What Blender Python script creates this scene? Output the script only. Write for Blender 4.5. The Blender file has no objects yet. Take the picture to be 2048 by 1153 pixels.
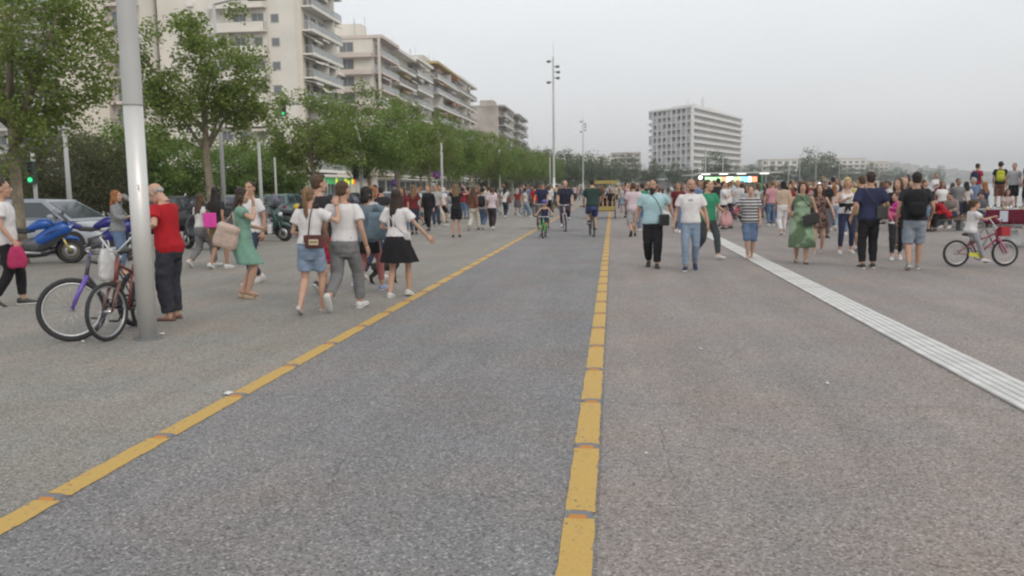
import bpy, bmesh, math, random
from mathutils import Vector, Matrix, noise
R = math.radians
sc = bpy.context.scene
col = sc.collection

# ------------------------------------------------------------------ camera
cam_d = bpy.data.cameras.new('camera')
cam = bpy.data.objects.new('camera', cam_d)
col.objects.link(cam)
cam_d.sensor_width = 36.0
cam_d.lens = 36.0 * 1680.0 / 2048.0
cam_d.clip_start = 0.05
cam_d.clip_end = 20000
_rt = Vector((0.99293418, 0.11796207, -0.0129095)); _up = Vector((-0.0011388, 0.11825551, 0.99298255)); _fw = Vector((-0.11866089, 0.98595161, -0.11755427))
cam.matrix_world = Matrix(((_rt.x, _up.x, -_fw.x, 0.0), (_rt.y, _up.y, -_fw.y, 0.0), (_rt.z, _up.z, -_fw.z, 1.58), (0, 0, 0, 1)))
sc.camera = cam

# ------------------------------------------------------------------ sky and sun
SUN_EL, SUN_AZ = R(38), R(140)          # weak sun behind the veil of cloud, over the sea behind the camera
w = bpy.data.worlds.new('World'); sc.world = w; w.use_nodes = True
nt = w.node_tree; nt.nodes.clear()
def wn(t, **k):
    n = nt.nodes.new(t)
    for a, b in k.items(): setattr(n, a, b)
    return n
wo = wn('ShaderNodeOutputWorld'); bg = wn('ShaderNodeBackground')
sky = wn('ShaderNodeTexSky', sky_type='NISHITA', sun_disc=False, sun_elevation=SUN_EL, sun_rotation=SUN_AZ, air_density=1.2, dust_density=4.0)
tc = wn('ShaderNodeTexCoord'); sp = wn('ShaderNodeSeparateXYZ')
nt.links.new(tc.outputs['Generated'], sp.inputs[0])
rp = wn('ShaderNodeValToRGB')
e = rp.color_ramp.elements
e[0].position = 0.0; e[0].color = (5.95, 5.88, 5.9, 1)
e[1].position = 0.10; e[1].color = (6.05, 6.15, 6.3, 1)
e2 = e.new(0.24); e2.color = (6.75, 6.9, 6.95, 1)
nt.links.new(sp.outputs['Z'], rp.inputs[0])
mp = wn('ShaderNodeMapping'); mp.inputs['Scale'].default_value = (1.6, 1.6, 5.0)
nz = wn('ShaderNodeTexNoise'); nz.inputs['Scale'].default_value = 1.4; nz.inputs['Detail'].default_value = 4
nt.links.new(tc.outputs['Generated'], mp.inputs[0]); nt.links.new(mp.outputs[0], nz.inputs['Vector'])
mr = wn('ShaderNodeMapRange'); mr.inputs['From Min'].default_value = 0.3; mr.inputs['From Max'].default_value = 0.7
mr.inputs['To Min'].default_value = 0.955; mr.inputs['To Max'].default_value = 1.045
nt.links.new(nz.outputs['Fac'], mr.inputs['Value'])
mu = wn('ShaderNodeMix', data_type='RGBA', blend_type='MULTIPLY'); mu.inputs[0].default_value = 1.0
nt.links.new(rp.outputs[0], mu.inputs[6]); nt.links.new(mr.outputs[0], mu.inputs[7])
mx = wn('ShaderNodeMix', data_type='RGBA'); mx.inputs[0].default_value = 0.91       # thin cloud veil over the clear sky
nt.links.new(sky.outputs[0], mx.inputs[6]); nt.links.new(mu.outputs[2], mx.inputs[7])
nt.links.new(mx.outputs[2], bg.inputs['Color']); bg.inputs['Strength'].default_value = 0.145
nt.links.new(bg.outputs[0], wo.inputs[0])
sd = bpy.data.lights.new('sun', 'SUN'); sd.energy = 0.8; sd.angle = R(25); sd.color = (1.0, 0.92, 0.82)
sun = bpy.data.objects.new('sun', sd); col.objects.link(sun)
sun.rotation_euler = (R(90) - SUN_EL, 0, R(180) - SUN_AZ)
sc.view_settings.view_transform = 'Standard'; sc.view_settings.look = 'None'
sc.view_settings.exposure = 0.0; sc.view_settings.gamma = 1.0
sc.render.engine = 'CYCLES'
sc.cycles.max_bounces = 5; sc.cycles.diffuse_bounces = 2; sc.cycles.glossy_bounces = 2; sc.cycles.transmission_bounces = 3
sc.cycles.transparent_max_bounces = 6; sc.cycles.volume_bounces = 0
sc.cycles.filter_width = 2.25

# ------------------------------------------------------------------ materials
MATS = {}
def _p(m):
    return m.node_tree.nodes['Principled BSDF'], m.node_tree
def mat(name, c, rough=0.7, metal=0.0, var=0.0, vs=3.0, bump=0.0, bs=40.0, emit=0.0, spec=0.5, var2=None, alpha=1.0):
    """principled material; var = share of colour variation by noise (object space), bump = fine relief"""
    if name in MATS: return MATS[name]
    m = bpy.data.materials.new(name); m.use_nodes = True
    b, t = _p(m)
    c = tuple(c) + (1.0,)
    b.inputs['Base Color'].default_value = c
    b.inputs['Roughness'].default_value = rough; b.inputs['Metallic'].default_value = metal
    b.inputs['Specular IOR Level'].default_value = spec
    if alpha < 1: b.inputs['Alpha'].default_value = alpha
    if emit:
        b.inputs['Emission Color'].default_value = c; b.inputs['Emission Strength'].default_value = emit
    if var or bump:
        tc = t.nodes.new('ShaderNodeTexCoord')
    if var:
        n = t.nodes.new('ShaderNodeTexNoise'); n.inputs['Scale'].default_value = vs; n.inputs['Detail'].default_value = 5
        t.links.new(tc.outputs['Object'], n.inputs['Vector'])
        r = t.nodes.new('ShaderNodeValToRGB'); r.color_ramp.elements[0].position = 0.3; r.color_ramp.elements[1].position = 0.7
        lo = tuple(x * (1 - var) for x in c[:3]); hi = tuple(min(1, x * (1 + var)) for x in c[:3]) if var2 is None else var2
        r.color_ramp.elements[0].color = lo + (1,); r.color_ramp.elements[1].color = hi + (1,)
        t.links.new(n.outputs['Fac'], r.inputs[0]); t.links.new(r.outputs[0], b.inputs['Base Color'])
    if bump:
        n2 = t.nodes.new('ShaderNodeTexNoise'); n2.inputs['Scale'].default_value = bs; n2.inputs['Detail'].default_value = 3
        t.links.new(tc.outputs['Object'], n2.inputs['Vector'])
        bp = t.nodes.new('ShaderNodeBump'); bp.inputs['Strength'].default_value = bump; bp.inputs['Distance'].default_value = 0.02
        t.links.new(n2.outputs['Fac'], bp.inputs['Height']); t.links.new(bp.outputs[0], b.inputs['Normal'])
    MATS[name] = m
    return m
def cloth(c, k='cloth', rough=0.9):
    c = tuple(round(x, 3) for x in c)
    return mat('%s_%s' % (k, '_'.join('%03d' % int(x * 1000) for x in c)), c, rough, var=0.10, vs=7.0, bump=0.25, bs=16.0, spec=0.2)
def patterned(name, a, b_, kind, scale):
    """printed cloth: horizontal stripes, checks or blotches in object space"""
    if name in MATS: return MATS[name]
    m = bpy.data.materials.new(name); m.use_nodes = True; b, t = _p(m)
    b.inputs['Roughness'].default_value = 0.9; b.inputs['Specular IOR Level'].default_value = 0.2
    tc = t.nodes.new('ShaderNodeTexCoord')
    r = t.nodes.new('ShaderNodeValToRGB'); r.color_ramp.interpolation = 'CONSTANT'
    r.color_ramp.elements[0].color = tuple(a) + (1,); r.color_ramp.elements[1].color = tuple(b_) + (1,); r.color_ramp.elements[1].position = 0.5
    if kind == 'stripe':
        s = t.nodes.new('ShaderNodeSeparateXYZ'); t.links.new(tc.outputs['Object'], s.inputs[0])
        f = t.nodes.new('ShaderNodeMath'); f.operation = 'MULTIPLY'; f.inputs[1].default_value = scale; t.links.new(s.outputs['Z'], f.inputs[0])
        g = t.nodes.new('ShaderNodeMath'); g.operation = 'FRACT'; t.links.new(f.outputs[0], g.inputs[0]); t.links.new(g.outputs[0], r.inputs[0])
    elif kind == 'check':
        n = t.nodes.new('ShaderNodeTexChecker'); n.inputs['Scale'].default_value = scale; t.links.new(tc.outputs['Object'], n.inputs['Vector']); t.links.new(n.outputs['Fac'], r.inputs[0])
    else:
        n = t.nodes.new('ShaderNodeTexNoise'); n.inputs['Scale'].default_value = scale; n.inputs['Detail'].default_value = 2; t.links.new(tc.outputs['Object'], n.inputs['Vector']); t.links.new(n.outputs['Fac'], r.inputs[0])
        if kind == 'blotch': r.color_ramp.interpolation = 'EASE'; r.color_ramp.elements[0].position = 0.42; r.color_ramp.elements[1].position = 0.56
    t.links.new(r.outputs[0], b.inputs['Base Color'])
    MATS[name] = m
    return m

def ground_mat(name, base, dark, light, tint=1.0, scale=88.0):
    """exposed aggregate concrete: pebbles of many greys in a paler matrix, broad stains"""
    m = bpy.data.materials.new(name); m.use_nodes = True; b, t = _p(m)
    N = t.nodes.new; L = t.links.new
    tc = N('ShaderNodeTexCoord')
    v = N('ShaderNodeTexVoronoi'); v.inputs['Scale'].default_value = scale; L(tc.outputs['Object'], v.inputs['Vector'])
    sx = N('ShaderNodeSeparateColor'); L(v.outputs['Color'], sx.inputs[0])
    r = N('ShaderNodeValToRGB'); r.color_ramp.elements[0].position = 0.0; r.color_ramp.elements[0].color = tuple(dark) + (1,)
    r.color_ramp.elements[1].position = 1.0; r.color_ramp.elements[1].color = tuple(light) + (1,)
    k = r.color_ramp.elements.new(0.36); k.color = tuple(x * 0.90 for x in base) + (1,)
    k = r.color_ramp.elements.new(0.86); k.color = tuple(x * 1.08 for x in base) + (1,)
    L(sx.outputs[0], r.inputs[0])
    n = N('ShaderNodeTexNoise'); n.inputs['Scale'].default_value = 0.55; n.inputs['Detail'].default_value = 6; n.inputs['Roughness'].default_value = 0.6; L(tc.outputs['Object'], n.inputs['Vector'])
    q = N('ShaderNodeMapRange'); q.inputs['From Min'].default_value = 0.3; q.inputs['From Max'].default_value = 0.7; q.inputs['To Min'].default_value = 0.90; q.inputs['To Max'].default_value = 1.09
    L(n.outputs['Fac'], q.inputs['Value'])
    mx = N('ShaderNodeMix'); mx.data_type = 'RGBA'; mx.blend_type = 'MULTIPLY'; mx.inputs[0].default_value = 1.0
    L(r.outputs[0], mx.inputs[6]); L(q.outputs[0], mx.inputs[7])
    # worn pinkish and bluish drifts
    n2 = N('ShaderNodeTexNoise'); n2.inputs['Scale'].default_value = 0.9; n2.inputs['Detail'].default_value = 3; L(tc.outputs['Object'], n2.inputs['Vector'])
    r2 = N('ShaderNodeValToRGB'); r2.color_ramp.elements[0].position = 0.35; r2.color_ramp.elements[0].color = (0.97, 0.99, 1.02, 1); r2.color_ramp.elements[1].position = 0.68; r2.color_ramp.elements[1].color = (1.08, 0.98, 0.93, 1)
    L(n2.outputs['Fac'], r2.inputs[0])
    m2 = N('ShaderNodeMix'); m2.data_type = 'RGBA'; m2.blend_type = 'MULTIPLY'; m2.inputs[0].default_value = 0.8
    L(mx.outputs[2], m2.inputs[6]); L(r2.outputs[0], m2.inputs[7]); L(m2.outputs[2], b.inputs['Base Color'])
    # gum spots and long worn streaks along the walking direction
    v3 = N('ShaderNodeTexVoronoi'); v3.inputs['Scale'].default_value = 1.7; L(tc.outputs['Object'], v3.inputs['Vector'])
    r3 = N('ShaderNodeValToRGB'); r3.color_ramp.elements[0].position = .035; r3.color_ramp.elements[0].color = (.70, .70, .70, 1); r3.color_ramp.elements[1].position = .06; r3.color_ramp.elements[1].color = (1, 1, 1, 1); L(v3.outputs['Distance'], r3.inputs[0])
    mp = N('ShaderNodeMapping'); mp.inputs['Scale'].default_value = (1.6, .16, 1); mp.inputs['Rotation'].default_value = (0, 0, .12); L(tc.outputs['Object'], mp.inputs[0])
    n4 = N('ShaderNodeTexNoise'); n4.inputs['Scale'].default_value = 1.2; n4.inputs['Detail'].default_value = 7; n4.inputs['Roughness'].default_value = .65; L(mp.outputs[0], n4.inputs['Vector'])
    r4 = N('ShaderNodeMapRange'); r4.inputs['From Min'].default_value = .32; r4.inputs['From Max'].default_value = .68; r4.inputs['To Min'].default_value = .90; r4.inputs['To Max'].default_value = 1.07; L(n4.outputs['Fac'], r4.inputs['Value'])
    m5 = N('ShaderNodeMix'); m5.data_type = 'RGBA'; m5.blend_type = 'MULTIPLY'; m5.inputs[0].default_value = 1.0; L(m2.outputs[2], m5.inputs[6]); L(r3.outputs[0], m5.inputs[7])
    m6 = N('ShaderNodeMix'); m6.data_type = 'RGBA'; m6.blend_type = 'MULTIPLY'; m6.inputs[0].default_value = 1.0; L(m5.outputs[2], m6.inputs[6]); L(r4.outputs[0], m6.inputs[7]); L(m6.outputs[2], b.inputs['Base Color'])
    b.inputs['Roughness'].default_value = 0.82; b.inputs['Specular IOR Level'].default_value = 0.3
    bp = N('ShaderNodeBump'); bp.inputs['Strength'].default_value = 0.5; bp.inputs['Distance'].default_value = 0.004
    L(v.outputs['Distance'], bp.inputs['Height']); bp.invert = True; L(bp.outputs[0], b.inputs['Normal'])
    return m

# ------------------------------------------------------------------ mesh helpers
class MB:
    """collects shapes; build() links them as one mesh object"""
    def __init__(s): s.v = []; s.f = []; s.m = []; s.sm = []
    def add(s, vs, fs, m=0, smooth=False):
        o = len(s.v); s.v += [tuple(p) for p in vs]
        for f in fs: s.f.append([i + o for i in f]); s.m.append(m); s.sm.append(smooth)
        return s
    def box(s, c, d, m=0, rot=None):
        x, y, z = d[0] / 2, d[1] / 2, d[2] / 2
        vs = [Vector((a, b, e)) for a in (-x, x) for b in (-y, y) for e in (-z, z)]
        if rot is not None: vs = [rot @ p for p in vs]
        c = Vector(c)
        return s.add([p + c for p in vs], [(0, 1, 3, 2), (4, 6, 7, 5), (0, 4, 5, 1), (2, 3, 7, 6), (0, 2, 6, 4), (1, 5, 7, 3)], m)
    def b2(s, lo, hi, m=0):
        return s.box([(a + b) / 2 for a, b in zip(lo, hi)], [b - a for a, b in zip(lo, hi)], m)
    def prism(s, pts, axis_vec, m=0):
        """polygon (3d points) swept along axis_vec"""
        n = len(pts); a = Vector(axis_vec); P = [Vector(p) for p in pts]
        fs = [list(range(n))[::-1], list(range(n, 2 * n))] + [(i, (i + 1) % n, n + (i + 1) % n, n + i) for i in range(n)]
        return s.add(P + [p + a for p in P], fs, m)
    def loft(s, rings, m=0, cap=True, smooth=True):
        n = len(rings[0]); vs = [p for r in rings for p in r]; fs = []
        for k in range(len(rings) - 1):
            for i in range(n):
                j = (i + 1) % n
                fs.append((k * n + i, k * n + j, (k + 1) * n + j, (k + 1) * n + i))
        if cap:
            fs.append(tuple(range(n))[::-1]); fs.append(tuple(range((len(rings) - 1) * n, len(rings) * n)))
        return s.add(vs, fs, m, smooth)
    def tube(s, pts, rad, n=8, m=0, cap=True, flat=1.0, flat_dir=None, closed=False):
        P = [Vector(p) for p in pts]
        if isinstance(rad, (int, float)): rad = [rad] * len(P)
        T = []
        for i in range(len(P)):
            if closed: d = P[(i + 1) % len(P)] - P[i - 1]
            else: d = P[min(i + 1, len(P) - 1)] - P[max(i - 1, 0)]
            T.append(d.normalized() if d.length > 1e-9 else Vector((0, 0, 1)))
        ref = Vector(flat_dir) if flat_dir is not None else (Vector((1, 0, 0)) if abs(T[0].x) < 0.8 else Vector((0, 1, 0)))
        rings = []
        for p, t, r in zip(P, T, rad):
            a = ref - t * ref.dot(t)
            if a.length < 1e-6: a = t.orthogonal()
            a.normalize(); b = t.cross(a); ref = a if flat_dir is None else ref
            rings.append([p + a * (r * math.cos(2 * math.pi * k / n)) + b * (r * flat * math.sin(2 * math.pi * k / n)) for k in range(n)])
        if closed: rings.append(rings[0]); cap = False
        return s.loft(rings, m, cap)
    def ell(s, c, r, nu=12, nv=8, m=0, rot=None):
        c = Vector(c); rings = []
        if isinstance(r, (int, float)): r = (r, r, r)
        for j in range(nv + 1):
            ph = math.pi * (j / nv) * 0.998 + 0.0031
            ring = []
            for i in range(nu):
                th = 2 * math.pi * i / nu
                q = Vector((r[0] * math.sin(ph) * math.cos(th), r[1] * math.sin(ph) * math.sin(th), -r[2] * math.cos(ph)))
                ring.append(c + (rot @ q if rot is not None else q))
            rings.append(ring)
        return s.loft(rings, m, True)
    def lathe(s, prof, c=(0, 0, 0), n=16, m=0, axis='z', cap=True):
        c = Vector(c); rings = []
        for r, h in prof:
            ring = []
            for k in range(n):
                a = 2 * math.pi * k / n; x, y = r * math.cos(a), r * math.sin(a)
                q = {'z': Vector((x, y, h)), 'y': Vector((x, h, -y)), 'x': Vector((h, x, y))}[axis]
                ring.append(c + q)
            rings.append(ring)
        return s.loft(rings, m, cap)
    def torus(s, c, R0, r0, axis='x', n=28, k=8, m=0, sq=1.0):
        c = Vector(c); pts = []
        for i in range(n):
            a = 2 * math.pi * i / n; x, y = R0 * math.cos(a), R0 * math.sin(a)
            pts.append(c + {'z': Vector((x, y, 0)), 'y': Vector((x, 0, y)), 'x': Vector((0, x, y))}[axis])
        ax = {'z': (0, 0, 1), 'y': (0, 1, 0), 'x': (1, 0, 0)}[axis]
        return s.tube(pts, r0, k, m, flat=sq, flat_dir=ax, closed=True)
    def mesh(s, name):
        me = bpy.data.meshes.new(name); me.from_pydata(s.v, [], s.f)
        me.polygons.foreach_set('material_index', s.m); me.polygons.foreach_set('use_smooth', s.sm); me.update()
        return me
    def build(s, name, mats, parent=None, loc=None, rot=None):
        me = s.mesh(name)
        for m in (mats if isinstance(mats, (list, tuple)) else [mats]): me.materials.append(m)
        return link(name, me, parent, loc, rot)
def link(name, me, parent=None, loc=None, rot=None):
    o = bpy.data.objects.new(name, me); col.objects.link(o)
    if parent is not None: o.parent = parent
    if loc is not None: o.location = loc
    if rot is not None: o.rotation_euler = rot if not isinstance(rot, (int, float)) else (0, 0, rot)
    return o
def tag(o, label, cat, group=None, kind=None):
    o['label'] = label; o['category'] = cat
    if group: o['group'] = group
    if kind: o['kind'] = kind
    return o
def empty(name, loc=(0, 0, 0), rz=0.0):
    o = bpy.data.objects.new(name, None); col.objects.link(o); o.location = loc; o.rotation_euler = (0, 0, rz); o.empty_display_size = 0.1
    return o
def structure(o): o['kind'] = 'structure'; return o
def copy_tree(o, parent=None):
    c = o.copy(); col.objects.link(c)
    if parent is not None: c.parent = parent
    for ch in list(o.children): copy_tree(ch, c)
    return c
def bevel(o, w=0.01, seg=2):
    b = o.modifiers.new('bevel', 'BEVEL'); b.width = w; b.segments = seg; b.limit_method = 'ANGLE'; b.angle_limit = R(40)
    return o

# ================================================================== SETTING
M_prom = ground_mat('promenade_aggregate', (0.276, 0.250, 0.236), (0.125, 0.116, 0.11), (0.43, 0.40, 0.38))
M_lane = ground_mat('cycle_lane_asphalt', (0.222, 0.218, 0.219), (0.09, 0.09, 0.094), (0.40, 0.395, 0.39), scale=92)
M_left = ground_mat('strip_aggregate', (0.272, 0.260, 0.234), (0.125, 0.118, 0.108), (0.42, 0.40, 0.37))
M_road = mat('road_asphalt', (0.06, 0.06, 0.062), 0.9, var=0.25, vs=1.2, bump=0.4, bs=90)
M_conc = mat('pale_concrete', (0.42, 0.41, 0.39), 0.85, var=0.14, vs=2.0, bump=0.2)
M_yellow = None
def paint_mat(name, c, wear):
    m = bpy.data.materials.new(name); m.use_nodes = True; b, t = _p(m); N = t.nodes.new; L = t.links.new
    tc = N('ShaderNodeTexCoord')
    v = N('ShaderNodeTexVoronoi'); v.inputs['Scale'].default_value = 70; L(tc.outputs['Object'], v.inputs['Vector'])
    sx = N('ShaderNodeSeparateColor'); L(v.outputs['Color'], sx.inputs[0])
    n = N('ShaderNodeTexNoise'); n.inputs['Scale'].default_value = 3.0; n.inputs['Detail'].default_value = 5; L(tc.outputs['Object'], n.inputs['Vector'])
    ad = N('ShaderNodeMath'); ad.operation = 'MULTIPLY_ADD'; ad.inputs[1].default_value = 0.55; L(n.outputs['Fac'], ad.inputs[0]); L(sx.outputs[0], ad.inputs[2])
    r = N('ShaderNodeValToRGB'); r.color_ramp.elements[0].position = wear; r.color_ramp.elements[0].color = (0.16, 0.14, 0.10, 1)
    r.color_ramp.elements[1].position = wear + 0.06; r.color_ramp.elements[1].color = tuple(x * 0.92 for x in c) + (1,)
    k = r.color_ramp.elements.new(1.0); k.color = tuple(c) + (1,)
    L(ad.outputs[0], r.inputs[0]); L(r.outputs[0], b.inputs['Base Color']); b.inputs['Roughness'].default_value = 0.7
    bp = N('ShaderNodeBump'); bp.inputs['Strength'].default_value = 0.35; bp.inputs['Distance'].default_value = 0.003; bp.invert = True
    L(v.outputs['Distance'], bp.inputs['Height']); L(bp.outputs[0], b.inputs['Normal'])
    return m
M_yellow = paint_mat('yellow_road_paint', (0.52, 0.335, 0.09), 0.25)
M_white_tile = mat('white_tactile_tile', (0.60, 0.59, 0.575), 0.75, var=0.16, vs=5.0, bump=0.2, bs=60)

QX = 15.8
def sheet(name, pts, z, m):
    b = MB(); b.add([(x, y, z) for x, y in pts], [tuple(range(len(pts)))])
    return structure(b.build(name, m))
# one ground sheet to the horizon, its right edge is the shoreline
shore = [(QX, -60), (QX, 230), (60, 395), (140, 560), (420, 1250), (1300, 2300), (4900, 3200)]
sheet('ground', [(-2900, -60)] + shore + [(4900, 3950), (-2900, 3950)], 0.0, M_prom)
b = MB()                                                            # quay wall down into the water
for (x0, y0), (x1, y1) in zip(shore[:-1], shore[1:]):
    b.add([(x0, y0, -0.004), (x1, y1, -0.004), (x1, y1, -3), (x0, y0, -3)], [(0, 1, 2, 3)])
structure(b.build('quay_wall', M_conc))
sheet('pavement_strip', [(-15.6, -50), (-2.99, -50), (-2.99, 600), (-15.6, 600)], 0.004, M_left)
sheet('cycle_path', [(-2.985, -50), (-0.07, -50), (-0.07, 600), (-2.985, 600)], 0.008, M_lane)
# faint construction joints across the paving
M_joint = mat('joint_filler', (0.19, 0.178, 0.165), 0.9)
for nm, x0, x1, ys, z in (('paving_joint', -15.5, -2.995, (6.2, 12.2, 18.2, 24.2), 0.0055), ('paving_joint', -0.03, 15, (6.1, 12.1, 18.1, 24.1), 0.0015), ('paving_joint', -2.8, -0.25, (6.15, 18.15), 0.0095)):
    for y in ys:
        b = MB(); n = 24; top = []; bot = []
        for i in range(n + 1):
            x = x0 + (x1 - x0) * i / n; wob = 0.012 * noise.noise((x * 1.3, y, 0)); top.append((x, y + wob + 0.002, z)); bot.append((x, y + wob - 0.002, z))
        for i in range(n): b.add([bot[i], bot[i + 1], top[i + 1], top[i]], [(0, 1, 2, 3)])
        structure(b.build(nm, M_joint))
# hairline cracks and old sealed cuts
M_crack = mat('crack_dirt', (0.14, 0.135, 0.13), .95)
for k, (P0, P1, z) in enumerate((((-1.72, 6.23), (-1.60, 8.4), .0102), ((.317, 5.55), (.33, 4.45), .0022), ((-1.47, 3.95), (-1.60, 4.85), .0102), ((1.37, 8.5), (.84, 7.4), .0022), ((-4.4, 5.4), (-3.3, 9.0), .0062), ((-6.2, 9.2), (-4.2, 12.0), .0062), ((4.6, 8.0), (5.3, 11.5), .0022), ((1.2, 12.0), (2.6, 15.0), .0022))):
    b = MB(); n = 26; A_, B_ = Vector(P0), Vector(P1); d_ = (B_ - A_).normalized(); nn = Vector((-d_.y, d_.x)); Lp = []; Rp = []
    for i in range(n + 1):
        p_ = A_.lerp(B_, i / n) + nn * (.035 * noise.noise((i * .35, k * 9.1, 0)) + .008 * noise.noise((i * 1.7, k, 3))); hw = .0012 + .0028 * abs(noise.noise((i * .5, k * 3.7, 7)))
        Lp.append((p_.x + nn.x * hw, p_.y + nn.y * hw, z)); Rp.append((p_.x - nn.x * hw, p_.y - nn.y * hw, z))
    for i in range(n): b.add([Rp[i], Rp[i + 1], Lp[i + 1], Lp[i]], [(0, 1, 2, 3)])
    structure(b.build('paving_crack', M_crack))
# yellow lines: one dash per metre between the studs
M_stud = mat('stud_metal', (0.20, 0.20, 0.21), 0.6, 0.3); M_amber = mat('amber_reflector', (0.46, 0.20, 0.045), 0.5)
STEP = 1.092; Y0 = 3.905
def dash_mesh(seed):
    rr = random.Random(seed); b = MB(); n = 10; y0, y1 = 0.04, STEP - 0.04; Lf = []; Rt = []
    for i in range(n + 1):
        y = y0 + (y1 - y0) * i / n; Lf.append((-0.074 + rr.uniform(-.005, .005), y, 0)); Rt.append((0.074 + rr.uniform(-.005, .005), y, 0))
    for i in range(n): b.add([Lf[i], Rt[i], Rt[i + 1], Lf[i + 1]], [(0, 1, 2, 3)])
    me = b.mesh('yellow_bar'); me.materials.append(M_yellow); return me
dm = [dash_mesh(s) for s in range(5)]
sm = MB()
def frus(b, c, lx, ly, lz, t, m):
    x, y = lx / 2, ly / 2
    vs = [(-x, -y, 0), (x, -y, 0), (x, y, 0), (-x, y, 0), (-x * t, -y * .45, lz), (x * t, -y * .45, lz), (x * t, y * .45, lz), (-x * t, y * .45, lz)]
    b.add([(p[0] + c[0], p[1] + c[1], p[2] + c[2]) for p in vs], [(0, 3, 2, 1), (4, 5, 6, 7), (0, 1, 5, 4), (1, 2, 6, 5), (2, 3, 7, 6), (3, 0, 4, 7)], m)
frus(sm, (0, 0, 0), 0.142, 0.085, 0.018, 0.88, 0)
stud_me = sm.mesh('stud'); stud_me.materials.append(M_stud)
rm = MB(); rm.add([(-.046, -.0445, .003), (.046, -.0445, .003), (.040, -.0262, .0172), (-.040, -.0262, .0172)], [(0, 1, 2, 3)])
rm.add([(-.046, .0445, .003), (.046, .0445, .003), (.040, .0262, .0172), (-.040, .0262, .0172)], [(3, 2, 1, 0)])
refl_me = rm.mesh('reflector'); refl_me.materials.append(M_amber)
for X, nm in ((-2.895, 'beside the parked bicycles'), (-0.155, 'along the middle of the promenade')):
    line = structure(empty('yellow_line_marking', (X, 0, 0)))
    for k in range(-4, 110):
        y = Y0 + STEP * k
        d = link('yellow_bar', dm[(k * 7 + (X < -1)) % 5], line, (0, y, 0.0125))
        if y > 80: continue
        s = link('stud', stud_me, line, (0.004 * ((k * 37) % 5 - 2), y, 0.0085), R(((k * 53) % 7 - 3) * 0.8))
        link('reflector', refl_me, s)
# ribbed white guide strip of square tiles
tb = MB(); tb.b2((-0.198, 0.0005, 0), (0.198, 0.3995, 0.010))
for i in range(5):
    x = -0.158 + i * 0.079; tb.add([(x - .032, .002, .0102), (x + .032, .002, .0102), (x + .029, .003, .0165), (x - .029, .003, .0165), (x - .032, .398, .0102), (x + .032, .398, .0102), (x + .029, .397, .0165), (x - .029, .397, .0165)], [(0, 1, 2, 3), (7, 6, 5, 4), (3, 2, 6, 7), (0, 3, 7, 4), (1, 5, 6, 2)], 1)
tile_me = tb.mesh('guide_tile'); M_groove = mat('dark_groove', (0.34, 0.33, 0.32), .9); tile_me.materials.append(M_groove); tile_me.materials.append(M_white_tile)  # tile base coloured darker than the ribs, so the grooves read as dark lines
M_tile2 = mat('grey_tactile_tile', (0.56, 0.55, 0.535), 0.8, var=0.16, vs=3.0)
tile_me2 = tile_me.copy(); tile_me2.materials[1] = M_tile2
gs = structure(empty('guide_strip', (3.02, 0, 0)))
for k in range(280):
    y = 2.0 + 0.4 * k
    link('guide_tile', tile_me2 if (k * 2654435761 >> 5) % 7 == 0 else tile_me, gs, (0.0045 * max(0, y - 8), y, 0.0015 + 0.0012 * ((k * 29) % 3)))
# road, kerbs, far pavement
sheet('road', [(-30.5, -50), (-16.2, -50), (-16.2, 900), (-30.5, 900)], 0.006, M_road)
for nm, x0, x1 in (('kerb', -16.1, -15.8), ('kerb', -30.9, -30.6)):
    for i in range(40):
        b = MB(); b.b2((x0, -10 + i * 6 + .01, 0), (x1, -10 + i * 6 + 5.99, 0.13)); structure(b.build(nm, M_conc))
b = MB(); b.b2((-38.9, -40, 0), (-30.9, 500, 0.125)); structure(b.build('far_pavement', M_conc))
M_lm = mat('white_road_paint', (0.6, 0.6, 0.58), 0.8, var=0.2)
for k in range(22):
    b = MB(); b.add([(-23.3, 4 + k * 8, .010), (-23.15, 4 + k * 8, .010), (-23.15, 7 + k * 8, .010), (-23.3, 7 + k * 8, .010)], [(0, 1, 2, 3)]); structure(b.build('road_marking', M_lm))
# raised stone ledge along the water
for k in range(9):
    b = MB(); b.b2((QX - 1.7, 22 + k * 8.0, 0), (QX - 0.15, 22 + k * 8.0 + 7.96, 0.44)); bevel(structure(b.build('quay_ledge', M_conc)), 0.03)
for k in range(9):
    b = MB(); b.b2((QX - 0.95, 22.02 + k * 8.0, 0.443), (QX - 0.2, 22 + k * 8.0 + 7.94, 0.62)); bevel(structure(b.build('quay_ledge_step', M_conc)), 0.03)
# the sea
m = bpy.data.materials.new('sea_water'); m.use_nodes = True; bb, t = _p(m)
bb.inputs['Base Color'].default_value = (0.14, 0.18, 0.18, 1); bb.inputs['Roughness'].default_value = 0.16; bb.inputs['IOR'].default_value = 1.33
tcn = t.nodes.new('ShaderNodeTexCoord'); n = t.nodes.new('ShaderNodeTexNoise'); n.inputs['Scale'].default_value = 1.1; n.inputs['Detail'].default_value = 6
t.links.new(tcn.outputs['Object'], n.inputs['Vector']); bp = t.nodes.new('ShaderNodeBump'); bp.inputs['Strength'].default_value = 0.5; bp.inputs['Distance'].default_value = 0.12
t.links.new(n.outputs['Fac'], bp.inputs['Height']); t.links.new(bp.outputs[0], bb.inputs['Normal'])
sheet('sea', [(-200, -60), (4900, -60), (4900, 3950), (-200, 3950)], -1.35, m)
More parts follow.
